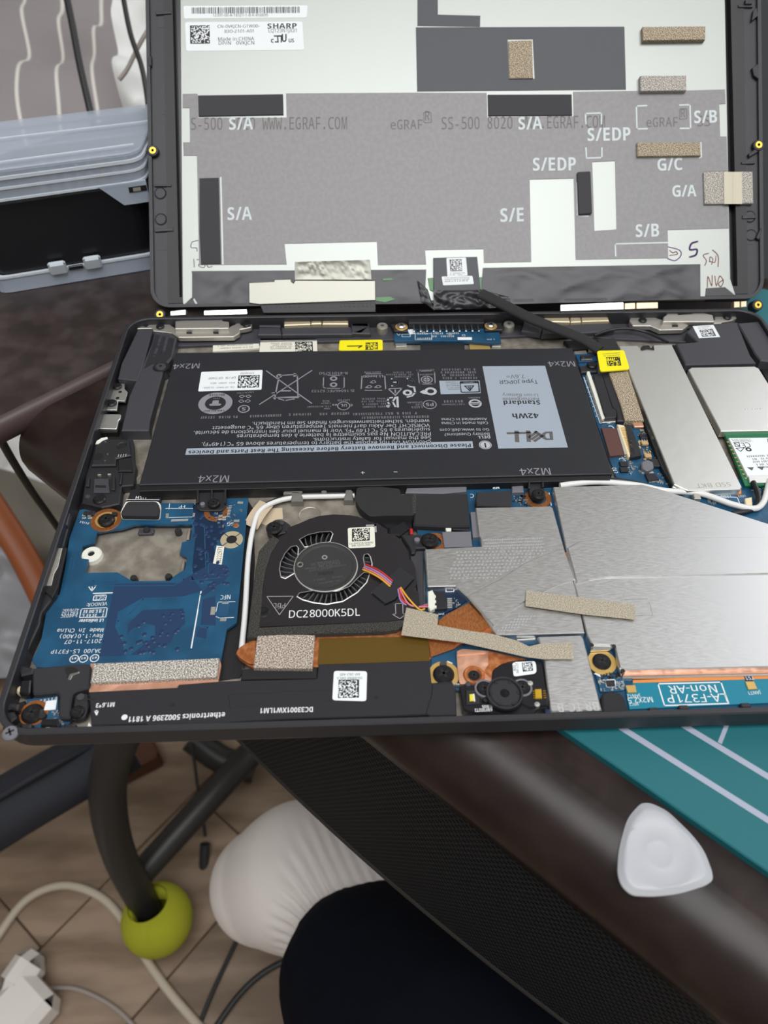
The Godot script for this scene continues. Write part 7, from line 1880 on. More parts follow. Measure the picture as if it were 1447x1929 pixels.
	for q in [pv([4.02, -142.51, 11.44, -142.66, 11.68, -141.38, 4.25, -140.98]), pv([285.71, -141.44, 292.36, -141.34, 292.86, -140.32, 285.95, -140.42]), pv([1.8, -59.37, 10.27, -59.24, 10.25, -58.22, 2.04, -58.34]), pv([1.69, -37.88, 10.68, -38.26, 10.91, -36.72, 1.92, -36.34]), pv([286.44, -65.92, 293.11, -66.08, 293.1, -65.06, 286.69, -64.9]), pv([286.68, -40.1, 293.1, -40.26, 293.08, -38.72, 286.66, -38.56])]:
		plate(fr, "cross_rib", q, -1.6, -0.6, M.chassis_black, 0.15)
	for q in [pv([288.8, -143.43, 292.13, -143.38, 292.11, -141.35, 288.78, -141.4]), pv([292.59, -138.28, 294.4, -139.79, 294.87, -135.7, 291.77, -133.2]), pv([291.79, -110.77, 294.63, -112.77, 295.06, -105.12, 292.52, -107.19]), pv([0.03, -119.64, 1.85, -120.89, 1.76, -116.04, 0.48, -116.06]), pv([292.72, -29, 295.35, -34.08, 295.85, -33.05, 294.25, -27.96]), pv([289.56, -69.46, 293.69, -72.46, 294.18, -70.41, 290.05, -67.92])]:
		plate(fr, "frame_catch", q, -1.6, 0.2, M.black_plastic, 0.2)
	for q in [pv([5.72, -108.08, 11.11, -108.26, 11.11, -93.46, 5.98, -93.28]), pv([285.31, -103.98, 289.41, -103.92, 289.26, -89.89, 285.41, -89.95]), pv([285.15, -65.43, 289.77, -65.36, 289.73, -61.28, 285.37, -61.34]), pv([285.09, -35.26, 292.28, -35.66, 292.7, -26.44, 285.25, -26.3]), pv([2.67, -35.31, 10.64, -36.22, 10.76, -28.02, 2.79, -27.63]), pv([8.36, -52.62, 10.93, -53.1, 10.84, -47.47, 8.52, -47.25]), pv([5.02, -141.48, 9.63, -141.41, 9.53, -135.3, 5.17, -135.36])]:
		plate(fr, "film_patch", q, -1.6, -1.5, M.dark_plastic, 0.0)
	for c in [Vector2(4.66, -55.29), Vector2(4.7, -42.71), Vector2(291.1, -30.79), Vector2(290.68, -39.79)]:
		lathe(fr, "moulding_disc", c, [Vector2(0, -1.3), Vector2(2.3, -1.3), Vector2(2.5, -1.45), Vector2(2.8, -1.25), Vector2(3.0, -1.6)], M.chassis_black, 20)

# ---------------------------------------------------------------- toolbox at the left rear

func case_outline(grow: float) -> PackedVector2Array:
	var p := ccw(pv([-9, 1, 74, 1, 83.5, -27, 112, -53, 112, -56.8, -9, -56.8]))
	return rounded(inset(p, -grow) if grow != 0.0 else p, 7.0, 4)

func shell_box(host: Node, called: String, grow: float, y0: float, y1: float, th: float, m: Material) -> MeshInstance3D:
	var st := begin()
	var o := case_outline(grow)
	var n := case_outline(grow - th)
	for i in o.size():
		var j := (i + 1) % o.size()
		var e := o[j] - o[i]
		var out := Vector3(e.y, 0, -e.x)
		if out.length() < 1e-6:
			continue
		quad(st, v3(o[i], y0), v3(o[j], y0), v3(o[j], y1), v3(o[i], y1), out)
		quad(st, v3(n[i], y0), v3(n[j], y0), v3(n[j], y1), v3(n[i], y1), -out)
		quad(st, v3(o[i], y1), v3(o[j], y1), v3(n[j], y1), v3(n[i], y1), Vector3.UP)
		quad(st, v3(o[i], y0), v3(o[j], y0), v3(n[j], y0), v3(n[i], y0), Vector3.DOWN)
	return obj(host, called, st, m)

func toolbox() -> void:
	var t := thing("bit_case", "small black tool case with a cloudy clear lid on the desk left of the screen", "case", "", Vector3(-0.065678, 0.0, -0.03926))
	t.rotation.y = 0.3038
	var x1 := 73.0
	tag(plate(t, "body", case_outline(-2.2), 1.0, 43.0, M.insert_black, 0.8), "glossy black case body")
	tag(shell_box(t, "clear_base", -0.3, 0.0, 8.5, 1.4, M.clear_rim), "cloudy clear plastic base rim")
	plate(t, "clear_base_floor", case_outline(-1.4), 0.1, 0.9, M.clear_rim, 0.0)
	shell_box(t, "base_lip", 0.1, 7.6, 8.7, 1.8, M.clear_edge)
	for x in [23.0, 40.0]:
		var c := box(t, "latch", Transform3D(Basis(Vector3.RIGHT, 0.25), Vector3(x, 9.5, 1.6) * MM), Vector3(8.5, 7.0, 3.2) * MM, M.clear_edge, 0.9 * MM)
		tag(c, "small milky latch")
	brick(t, "hinge_pin", Vector2(31.5, 1.0), 7.0, 1.4, 7.0, 9.0, M.insert_black, 0.0, 0.2)
	# lid
	tag(shell_box(t, "lid_wall", 0.2, 46.0, 58.5, 1.3, M.clear_lid), "cloudy clear lid wall")
	tag(plate(t, "lid_top", case_outline(0.1), 58.5, 60.0, M.clear_lid, 0.6), "cloudy clear lid top")
	for r in [[45.6, 46.6, 0.4], [50.8, 51.8, 0.3], [55.2, 56.6, 0.5]]:
		shell_box(t, "lid_bead", 0.2 + r[2], r[0], r[1], 1.2, M.clear_edge)
	for q in [pv([-9, -30, 6, -34, 84, -33, 84, -32.3, 6, -33.2, -9, -29.2]), pv([-9, -9, 4, -6, x1, -7, x1, -6.3, 4, -5.2, -9, -8.2]), pv([5.6, -33.4, 6.4, -33.4, 4.6, -5.6, 3.8, -5.6])]:
		plate(t, "lid_ridge", q, 60.0, 60.7, M.clear_edge, 0.1)
	# closing tab with a slot
	var tab := PackedVector2Array([Vector2(52, 46.5), Vector2(62, 36), Vector2(74.5, 36), Vector2(74.5, 46.5)])
	var st := begin()
	for k in [0.6, 2.0]:
		var idx := Geometry2D.triangulate_polygon(tab)
		for i in range(0, idx.size(), 3):
			tri(st, Vector3(tab[idx[i]].x, tab[idx[i]].y, k) * MM, Vector3(tab[idx[i + 1]].x, tab[idx[i + 1]].y, k) * MM, Vector3(tab[idx[i + 2]].x, tab[idx[i + 2]].y, k) * MM, Vector3(0, 0, 1 if k > 1 else -1))
	for i in 4:
		var a := tab[i]
		var b := tab[(i + 1) % 4]
		quad(st, Vector3(a.x, a.y, 0.6) * MM, Vector3(b.x, b.y, 0.6) * MM, Vector3(b.x, b.y, 2.0) * MM, Vector3(a.x, a.y, 2.0) * MM, Vector3(a.y - b.y, b.x - a.x, 0))
	tag(obj(t, "closing_tab", st, M.clear_rim), "cloudy clear closing tab")
	box(t, "tab_slot", Transform3D(Basis(), Vector3(70, 43.0, 2.1) * MM), Vector3(8.5, 2.6, 0.4) * MM, M.insert_black)
	box(t, "slot_pin", Transform3D(Basis(), Vector3(69.5, 43.0, 2.4) * MM), Vector3(3.6, 1.6, 0.5) * MM, M.bracket_metal)
	# bits standing in the body, seen through the lid
	for i in 8:
		var bx := 28.0 + i * 5.6
		var b := lathe(t, "driver_bit", Vector2(bx, -5.0), [Vector2(0, 56.0), Vector2(0.9, 55.5), Vector2(1.1, 50.0), Vector2(2.0, 49.5), Vector2(2.0, 43.0)], M.bright_metal, 8)
		if i == 5:
			b.material_override = M.brass
	for i in 6:
		lathe(t, "driver_bit", Vector2(30.0 + i * 7.0, -16.0), [Vector2(0, 55.0), Vector2(0.9, 54.5), Vector2(1.1, 50.0), Vector2(2.0, 49.5), Vector2(2.0, 43.0)], M.bright_metal, 8)

# ---------------------------------------------------------------- desk and what lies on it

func sweep(host: Node, called: String, prof: Array, o: Vector3, dir: Vector3, out: Vector3, length: float, m: Material, smooth := true) -> MeshInstance3D:
	# profile of (outward, height) metres swept along dir
	var st := begin()
	var n := prof.size()
	var nr := []
	for i in n:
		var a: Vector2 = prof[maxi(i - 1, 0)]
		var b: Vector2 = prof[mini(i + 1, n - 1)]
		var d := (b - a).normalized()
		nr.append(out * -d.y + Vector3.UP * d.x)
	var steps := 24
	for k in steps:
		var s0 := length * k / steps
		var s1 := length * (k + 1) / steps
		for i in n - 1:
			var a0: Vector3 = o + dir * s0 + out * prof[i].x + Vector3.UP * prof[i].y
			var a1: Vector3 = o + dir * s1 + out * prof[i].x + Vector3.UP * prof[i].y
			var b0: Vector3 = o + dir * s0 + out * prof[i + 1].x + Vector3.UP * prof[i + 1].y
			var b1: Vector3 = o + dir * s1 + out * prof[i + 1].x + Vector3.UP * prof[i + 1].y
			smooth_tri(st, [a0, a1, b1], [nr[i], nr[i], nr[i + 1]])
			smooth_tri(st, [a0, b1, b0], [nr[i], nr[i + 1], nr[i + 1]])
	return obj(host, called, st, m)

func cloth(host: Node, called: String, c: Array, amp: float, freq: Vector2, seed_: int, m: Material, nx := 60, nz := 50, uvk := Vector2.ONE) -> MeshInstance3D:
	var ns := FastNoiseLite.new()
	ns.seed = seed_
	ns.noise_type = FastNoiseLite.TYPE_SIMPLEX_SMOOTH
	ns.frequency = 1.0
	ns.fractal_octaves = 1
	var up: Vector3 = (c[1] - c[0]).cross(c[3] - c[0]).normalized()
	if up.dot(Vector3(0.10678, 0.21199, 0.31333) - c[0]) < 0.0:
		up = -up
	var P := []
	for j in nz + 1:
		for i in nx + 1:
			var u := float(i) / nx
			var v := float(j) / nz
			var p: Vector3 = c[0].lerp(c[1], u).lerp(c[3].lerp(c[2], u), v)
			var w := ns.get_noise_2d(u * freq.x, v * freq.y)
			P.append(p + up * amp * (w * 0.9 + ns.get_noise_2d(u * freq.x * 0.45 + 9.0, v * freq.y * 0.4)))
	var st := begin()
	var W := nx + 1
	var N := []
	for j in nz + 1:
		for i in nx + 1:
			var a: Vector3 = P[j * W + mini(i + 1, nx)] - P[j * W + maxi(i - 1, 0)]
			var b: Vector3 = P[mini(j + 1, nz) * W + i] - P[maxi(j - 1, 0) * W + i]
			var q := a.cross(b).normalized()
			N.append(q if q.dot(up) > 0.0 else -q)
	for j in nz:
		for i in nx:
			var k := [j * W + i, j * W + i + 1, (j + 1) * W + i + 1, (j + 1) * W + i]
			var uv := [Vector2(i, j), Vector2(i + 1, j), Vector2(i + 1, j + 1), Vector2(i, j + 1)]
			for t in [[0, 1, 2], [0, 2, 3]]:
				smooth_tri(st, [P[k[t[0]]], P[k[t[1]]], P[k[t[2]]]], [N[k[t[0]]], N[k[t[1]]], N[k[t[2]]]], [uv[t[0]] / Vector2(nx, nz) * uvk, uv[t[1]] / Vector2(nx, nz) * uvk, uv[t[2]] / Vector2(nx, nz) * uvk])
	# underside, so that the cloth has a body
	for j in nz:
		for i in nx:
			var k := [j * W + i, j * W + i + 1, (j + 1) * W + i + 1, (j + 1) * W + i]
			for t in [[0, 1, 2], [0, 2, 3]]:
				smooth_tri(st, [P[k[t[0]]] - up * 0.004, P[k[t[1]]] - up * 0.004, P[k[t[2]]] - up * 0.004], [-N[k[t[0]]], -N[k[t[1]]], -N[k[t[2]]]], [Vector2.ZERO, Vector2.ZERO, Vector2.ZERO])
	return obj(host, called, st, m)

func slab(host: Node, called: String, poly: PackedVector2Array, y0: float, y1: float, m: Material, ch := 0.0) -> MeshInstance3D:
	# polygon in metres
	var p := PackedVector2Array()
	for v in poly:
		p.append(v * 1000.0)
	return plate(host, called, p, y0 * 1000.0, y1 * 1000.0, m, ch)

const EDGE := Vector3(0.132338, 0.0, 0.219237)
const ALONG := Vector3(0.7414, 0.0, 0.67106)
const OUTWARD := Vector3(-0.67106, 0.0, 0.7414)

func desk_point(along: float, out: float) -> Vector2:
	var p := EDGE + ALONG * along + OUTWARD * out
	return Vector2(p.x, p.z)

func desk() -> void:
	var d := thing("desk", "dark espresso wood desk with a rounded front edge and black perforated apron under the chassis", "desk")
	var left := -0.236
	tag(slab(d, "desk_top", PackedVector2Array([desk_point(left, -0.02), desk_point(1.1, -0.02), desk_point(1.1, -0.62), Vector2(-0.0448, 0.0648) + Vector2(0.7246, -0.6891) * 0.64 + Vector2(0.6891, 0.7246) * 0.001]), -0.028, -0.003, M.espresso_wood), "dark wood desk top")
	var prof := []
	for i in 15:
		var a := PI / 2 * i / 14.0
		prof.append(Vector2(-0.02 + 0.02 * sin(a), -0.024 + 0.021 * cos(a)))
	prof.append(Vector2(-0.001, -0.030))
	prof.append(Vector2(-0.02, -0.032))
	tag(sweep(d, "rounded_edge", prof, EDGE + ALONG * left, ALONG, OUTWARD, 1.1 - left, M.espresso_wood), "glossy rounded front edge of the desk")
	# apron: a perforated black sheet hanging under the edge
	var st := begin()
	var n := 40
	var bot := func(s: float) -> float: return -0.159 + 1.6 * pow(s + 0.045, 2.0) + (0.0 if s < 0.06 else 0.0)
	for i in n:
		var s0 := lerpf(-0.20, 0.5, float(i) / n)
		var s1 := lerpf(-0.20, 0.5, float(i + 1) / n)
		for k in 6:
			var v0 := k / 6.0
			var v1 := (k + 1) / 6.0
			var pt := func(s: float, v: float) -> Vector3:
				var yy: float = lerpf(-0.026, minf(bot.call(s), -0.07), v)
				return EDGE + ALONG * s + OUTWARD * (-0.004) + Vector3.UP * yy
			var q := [pt.call(s0, v0), pt.call(s1, v0), pt.call(s1, v1), pt.call(s0, v1)]
			var uv := []
			for z in [[s0, 0], [s1, 0], [s1, 1], [s0, 1]]:
				uv.append(Vector2(z[0] / 0.0102, q[uv.size()].y / 0.00883))
			smooth_tri(st, [q[0], q[1], q[2]], [OUTWARD, OUTWARD, OUTWARD], [uv[0], uv[1], uv[2]])
			smooth_tri(st, [q[0], q[2], q[3]], [OUTWARD, OUTWARD, OUTWARD], [uv[0], uv[2], uv[3]])
			var bk := -OUTWARD * 0.003
			smooth_tri(st, [q[0] + bk, q[1] + bk, q[2] + bk], [-OUTWARD, -OUTWARD, -OUTWARD], [Vector2.ZERO, Vector2.ZERO, Vector2.ZERO])
			smooth_tri(st, [q[0] + bk, q[2] + bk, q[3] + bk], [-OUTWARD, -OUTWARD, -OUTWARD], [Vector2.ZERO, Vector2.ZERO, Vector2.ZERO])
	tag(obj(d, "perforated_apron", st, M.perforated), "black honeycomb-perforated apron below the desk edge")
	var rail := []
	for i in 12:
		var s := lerpf(-0.20, 0.3, i / 11.0)
		rail.append((EDGE + ALONG * s + OUTWARD * -0.006 + Vector3.UP * (minf(bot.call(s), -0.07) - 0.004)) * 1000.0)
	tag(tube(d, "lower_rail", rail, 2.6, M.steel_dark, 4), "dark rail along the bottom of the apron")
	for s in [[0.95, -0.10], [0.95, -0.55], [0.10, -0.55]]:
		var p := desk_point(s[0], s[1])
		box(d, "leg", Transform3D(Basis(Vector3.UP, -0.735), Vector3(p.x, -0.336, p.y)), Vector3(0.05, 0.616, 0.05), M.espresso_wood, 0.004)
	# the second desk meeting it at the left
	var e := thing("side_desk", "second dark wood desk at the left with a rounded lip and thin metal leg", "desk")
	var c0 := Vector2(-0.0448, 0.0648)
	var bd := Vector2(0.7246, -0.6891)
	var bn := Vector2(-0.6891, -0.7246)
	tag(slab(e, "desk_top", rounded(PackedVector2Array([c0 - bd * 0.002 + bn * 0.004, c0 + bd * 0.45 + bn * 0.004, c0 + bd * 0.45 + bn * 0.25, c0 - bd * 0.002 + bn * 0.25]), 0.008, 4), -0.012, -0.0004, M.side_wood, 0.5), "dark wood surface")
	var bp := []
	for i in 11:
		var a := PI * i / 10.0
		bp.append(Vector2(0.0045 * sin(a) - 0.001, 0.0004 - 0.0062 + 0.0062 * cos(a)))
	tag(sweep(e, "rounded_lip", bp, Vector3(c0.x, 0, c0.y) - Vector3(bd.x, 0, bd.y) * 0.001 + Vector3(bn.x, 0, bn.y) * 0.003, Vector3(bd.x, 0, bd.y), -Vector3(bn.x, 0, bn.y), 0.45, mat("lip_wood", c8(74, 60, 60), 0.4)), "lighter rounded lip of the side desk")
	var lg: Array = [Vector3(c0.x + 0.006, -0.003, c0.y - 0.008)] + [Vector3(-0.0571, -0.0234, 0.0422)] + [Vector3(-0.0639, -0.0400, 0.0334)] + [Vector3(-0.0727, -0.0903, 0.0138)] + [Vector3(-0.0790, -0.1411, -0.0052)] + [Vector3(-0.0941, -0.2989, -0.0560)]
	for i in lg.size():
		lg[i] *= 1000.0
	tag(tube(e, "frame_leg", lg, 2.0, M.steel_dark, 6), "thin dark bent metal leg")
	for s in [[0.2, 0.22], [0.42, 0.22], [0.42, 0.05]]:
		var p: Vector2 = c0 + bd * s[0] + bn * s[1]
		box(e, "leg", Transform3D(Basis(Vector3.UP, 0.76), Vector3(p.x, -0.328, p.y)), Vector3(0.04, 0.634, 0.04), M.espresso_wood, 0.004)
	# cutting mat
	var m := thing("cutting_mat", "teal cutting mat with pale lilac grid lines under the right end of the chassis", "mat")
	var mo := -0.0308
	slab(m, "mat_sheet", rounded(PackedVector2Array([desk_point(-0.035, mo), desk_point(0.56, mo), desk_point(0.56, mo - 0.279), desk_point(-0.035, mo - 0.279)]), 0.004, 3), -0.003, 0.0, M.mat_teal, 0.4)
	var L := func(a: Vector2, b: Vector2, w: float) -> void:
		var s := (b - a).normalized().orthogonal() * w / 2
		slab(m, "grid_line", PackedVector2Array([a - s, b - s, b + s, a + s]), -0.0002, 0.00006, M.mat_line)
	var g0 := Vector2(184.5, 208.99)
	var g1 := Vector2(216.22, 235.85)
	var k0 := Vector2(204.22, 209.61)
	var k1 := Vector2(220.88, 223.5)
	var gd := (g1 - g0).normalized()
	L.call((g0 - gd * 15.0) * MM, (g0 + gd * 500.0) * MM, 0.0019)
	L.call((k0 - gd * 20.0) * MM, (k0 + gd * 480.0) * MM, 0.0019)
	var t0 := Vector2(Vector2(210.38, 213.16))
	var td := (Vector2(Vector2(213.68, 208.54)) - t0).normalized()
	for i in 8:
		L.call((t0 + gd * 42.0 * i) * MM, (t0 + gd * 42.0 * i + td * 240.0) * MM, 0.0012)
	for i in range(1, 6):
		L.call((k0 + td * 42.0 * i - gd * 20.0) * MM, (k0 + td * 42.0 * i + gd * 480.0) * MM, 0.0012)
	opening_pick()

func opening_pick() -> void:
	var p := thing("opening_pick", "white rounded triangular plastic opening pick lying on the desk edge below the mat", "pick")
	var raw := pv([183.2, 229.26, 185.85, 229.34, 189.82, 231.55, 194.73, 238.05, 197.03, 242.58, 197.52, 247.99, 197.1, 250.08, 194.76, 251.3, 187.32, 252.98, 180.1, 253.25, 175.04, 252.71, 172.89, 250.32, 172.56, 247.17, 174.02, 241.83, 176.11, 237.45, 178.74, 232.8])
	var c := Vector2.ZERO
	for v in raw:
		c += v / raw.size()
	var q := rounded(raw, 3.0, 4)
	var st := begin()
	# gently dished disc: rings shrink toward the middle with a raised rim and a recessed round
	var rings := [[1.0, -1.6], [1.0, -0.9], [0.985, -0.65], [0.9, -0.45], [0.88, -0.1], [0.80, 0.0], [0.66, 0.02], [0.60, -0.25], [0.3, -0.32], [0.27, -0.26], [0.24, -0.32], [0.0, -0.34]]
	var n := q.size()
	var pos := func(i: int, k: int) -> Vector3:
		var r: Array = rings[k]
		var shape: Vector2 = c + (q[i] - c) * r[0]
		if r[0] < 0.7:
			var ang := (q[i] - c).angle()
			shape = c + Vector2(cos(ang), sin(ang)) * 13.2 * r[0]
		return v3(shape, r[1])
	for k in rings.size() - 1:
		for i in n:
			var j := (i + 1) % n
			quad(st, pos.call(i, k), pos.call(j, k), pos.call(j, k + 1), pos.call(i, k + 1), Vector3.UP)
	st.generate_normals()
	var o := obj(p, "pick_body", st, M.pick_white)
	p.rotation = Vector3(0, 0, 0)
	# it lies where the desk begins to round off, tipped with it
	var piv := Vector3(c.x, 0, c.y) * MM
	var tilt := Basis(ALONG, 0.09)
	p.transform = Transform3D(tilt, piv - tilt * piv + Vector3(0, -0.0019, 0))

# ---------------------------------------------------------------- background and floor

func clutter() -> void:
	var q := thing("striped_quilt", "rumpled grey quilt with thin white stripes heaped behind the tool case", "quilt")
	cloth(q, "quilt_cloth", [Vector3(-0.2571, -0.0796, -0.3894)] + [Vector3(-0.0399, -0.0697, -0.3615)] + [Vector3(-0.0796, -0.0025, -0.7313)] + [Vector3(-0.3593, -0.0094, -0.7652)], 0.022, Vector2(1.3, 3.2), 17, M.striped_cloth, 70, 60, Vector2(1.75, 1))
	var w := thing("white_sheet", "crumpled white sheet beside the quilt behind the top left corner of the screen", "sheet")
	cloth(w, "sheet_cloth", [Vector3(-0.0774, -0.0356, -0.3411)] + [Vector3(0.0015, -0.0350, -0.3383)] + [Vector3(0.0010, 0.0496, -0.4597)] + [Vector3(-0.0936, 0.0489, -0.4630)], 0.012, Vector2(2.5, 4.0), 23, M.cloth_white, 40, 50)
	var cb := thing("hanging_cable", "thick black cable hanging in front of the striped quilt", "cable")
	tube(cb, "cable_jacket", mm([Vector3(-0.0986, 0.0640, -0.3466), Vector3(-0.0928, 0.0435, -0.3241), Vector3(-0.0878, 0.0230, -0.3017), Vector3(-0.0816, 0.0025, -0.2792), Vector3(-0.0747, -0.0206, -0.2539)]), 2.5, M.wire_black)
	cb = thing("hanging_cable", "thin black cable hanging beside the left edge of the screen frame", "cable")
	tube(cb, "cable_jacket", mm([Vector3(-0.0547, 0.0669, -0.3332), Vector3(-0.0485, 0.0418, -0.3057), Vector3(-0.0405, 0.0242, -0.2862), Vector3(-0.0366, 0.0041, -0.2642), Vector3(-0.0365, -0.0136, -0.2451)]), 1.8, M.wire_black)
	cb = thing("grey_cable", "thin grey cord curving up to the left edge of the screen frame", "cable")
	tube(cb, "cord_jacket", mm([Vector3(-0.0367, 0.0408, -0.3336), Vector3(-0.0467, 0.0303, -0.3226), Vector3(-0.0567, 0.0172, -0.3088), Vector3(-0.0627, 0.0119, -0.3034)]), 1.6, M.cable_grey)
	# right of the screen
	var b := thing("black_bag", "black bag standing behind the screen, seen past its right edge", "bag")
	var prof := [Vector2(-0.042, 0.0), Vector2(-0.150, 0.103), Vector2(-0.166, 0.112), Vector2(-0.205, 0.108), Vector2(-0.216, 0.095), Vector2(-0.220, 0.0)]
	var st := begin()
	for xs in [[0.11, 0.325]]:
		for i in prof.size():
			var a: Vector2 = prof[i]
			var e: Vector2 = prof[(i + 1) % prof.size()]
			quad(st, Vector3(xs[0], a.y, a.x), Vector3(xs[1], a.y, a.x), Vector3(xs[1], e.y, e.x), Vector3(xs[0], e.y, e.x), Vector3(0, (a.x - e.x), (e.y - a.y)))
		for x in xs:
			for i in range(1, prof.size() - 1):
				tri(st, Vector3(x, prof[0].y, prof[0].x), Vector3(x, prof[i].y, prof[i].x), Vector3(x, prof[i + 1].y, prof[i + 1].x), Vector3(1 if x > 0.2 else -1, 0, 0))
	obj(b, "bag_body", st, M.bag_black)
	strap(b, "bag_strap", mm([Vector3(0.3406, 0.0887, -0.2222)] + [Vector3(0.3489, 0.0737, -0.2056)] + [Vector3(0.3587, 0.0609, -0.1913)]), 9.0, 2.0, M.strap_grey, Vector3(0.6, 0.5, -0.4))
	cb = thing("white_cable", "white cable tied beside the black bag at the right edge", "cable")
	tube(cb, "cable_jacket", mm([Vector3(0.3403, 0.0208, -0.0894), Vector3(0.3330, 0.0260, -0.0954), Vector3(0.3284, 0.0274, -0.0971), Vector3(0.3313, 0.0294, -0.0991), Vector3(0.3412, 0.0306, -0.1000)]), 2.0, M.wire_white)
	tube(cb, "cable_jacket", mm([Vector3(0.3411, 0.0271, -0.0962), Vector3(0.3337, 0.0227, -0.0918), Vector3(0.3281, 0.0195, -0.0886)]), 1.8, M.wire_white)
	w = thing("white_cloth", "bright white cloth heaped behind the right edge of the screen", "cloth")
	cloth(w, "cloth_sheet", [Vector3(0.3516, 0.0010, -0.1855)] + [Vector3(0.4135, 0.0014, -0.1834)] + [Vector3(0.4524, 0.0414, -0.3138)] + [Vector3(0.3830, 0.0410, -0.3162)], 0.012, Vector2(2, 3), 31, M.cloth_white, 30, 30)
	w = thing("beige_cloth", "beige cloth behind the grey strap at the top right", "cloth")
	cloth(w, "cloth_sheet", [Vector3(0.4269, -0.0173, -0.3987)] + [Vector3(0.5314, -0.0166, -0.3951)] + [Vector3(0.5917, 0.0292, -0.5751)] + [Vector3(0.4730, 0.0284, -0.5792)], 0.012, Vector2(2, 2), 33, mat("cloth_beige", c8(196, 188, 174), 0.9), 30, 30)
	# heap on the floor at the left
	w = thing("white_blanket", "white blanket on the floor left of the desk corner", "blanket")
	cloth(w, "blanket_cloth", [Vector3(-0.5427, -0.6396, -0.4433)] + [Vector3(-0.2511, -0.6225, -0.4200)] + [Vector3(-0.2388, -0.5805, -0.6127)] + [Vector3(-0.5854, -0.5828, -0.6248)], 0.05, Vector2(2.0, 2.0), 41, M.cloth_white, 40, 40)
	w = thing("olive_blanket", "greyish olive cloth in front of the white blanket at the left edge", "cloth")
	cloth(w, "blanket_cloth", [Vector3(-0.4567, -0.5971, -0.2791)] + [Vector3(-0.2009, -0.6045, -0.2603)] + [Vector3(-0.2413, -0.5601, -0.4135)] + [Vector3(-0.4708, -0.5078, -0.4800)], 0.03, Vector2(2.0, 2.0), 43, M.cloth_olive, 40, 40)
	w = thing("grey_bedding", "light grey rumpled bedding on the floor left of the chassis", "bedding")
	cloth(w, "bedding_cloth", [Vector3(-0.4126, -0.5898, -0.1670)] + [Vector3(-0.2015, -0.5675, -0.1824)] + [Vector3(-0.2503, -0.5694, -0.2857)] + [Vector3(-0.4482, -0.4983, -0.3712)], 0.045, Vector2(3.0, 3.0), 47, M.cloth_grey, 50, 50)
	w = thing("wooden_slat", "orange-brown wooden slat between the cloths at the left edge", "slat")
	tube(w, "slat_board", mm([Vector3(-0.3140, -0.4093, -0.2998)] + [Vector3(-0.2740, -0.4531, -0.2505)] + [Vector3(-0.2485, -0.4891, -0.2104)]), 15.0, M.orange_wood, 4, -1.0, 0.45)

func mm(a: Array) -> Array:
	var r := []
	for v in a:
		r.append(v * 1000.0)
	return r

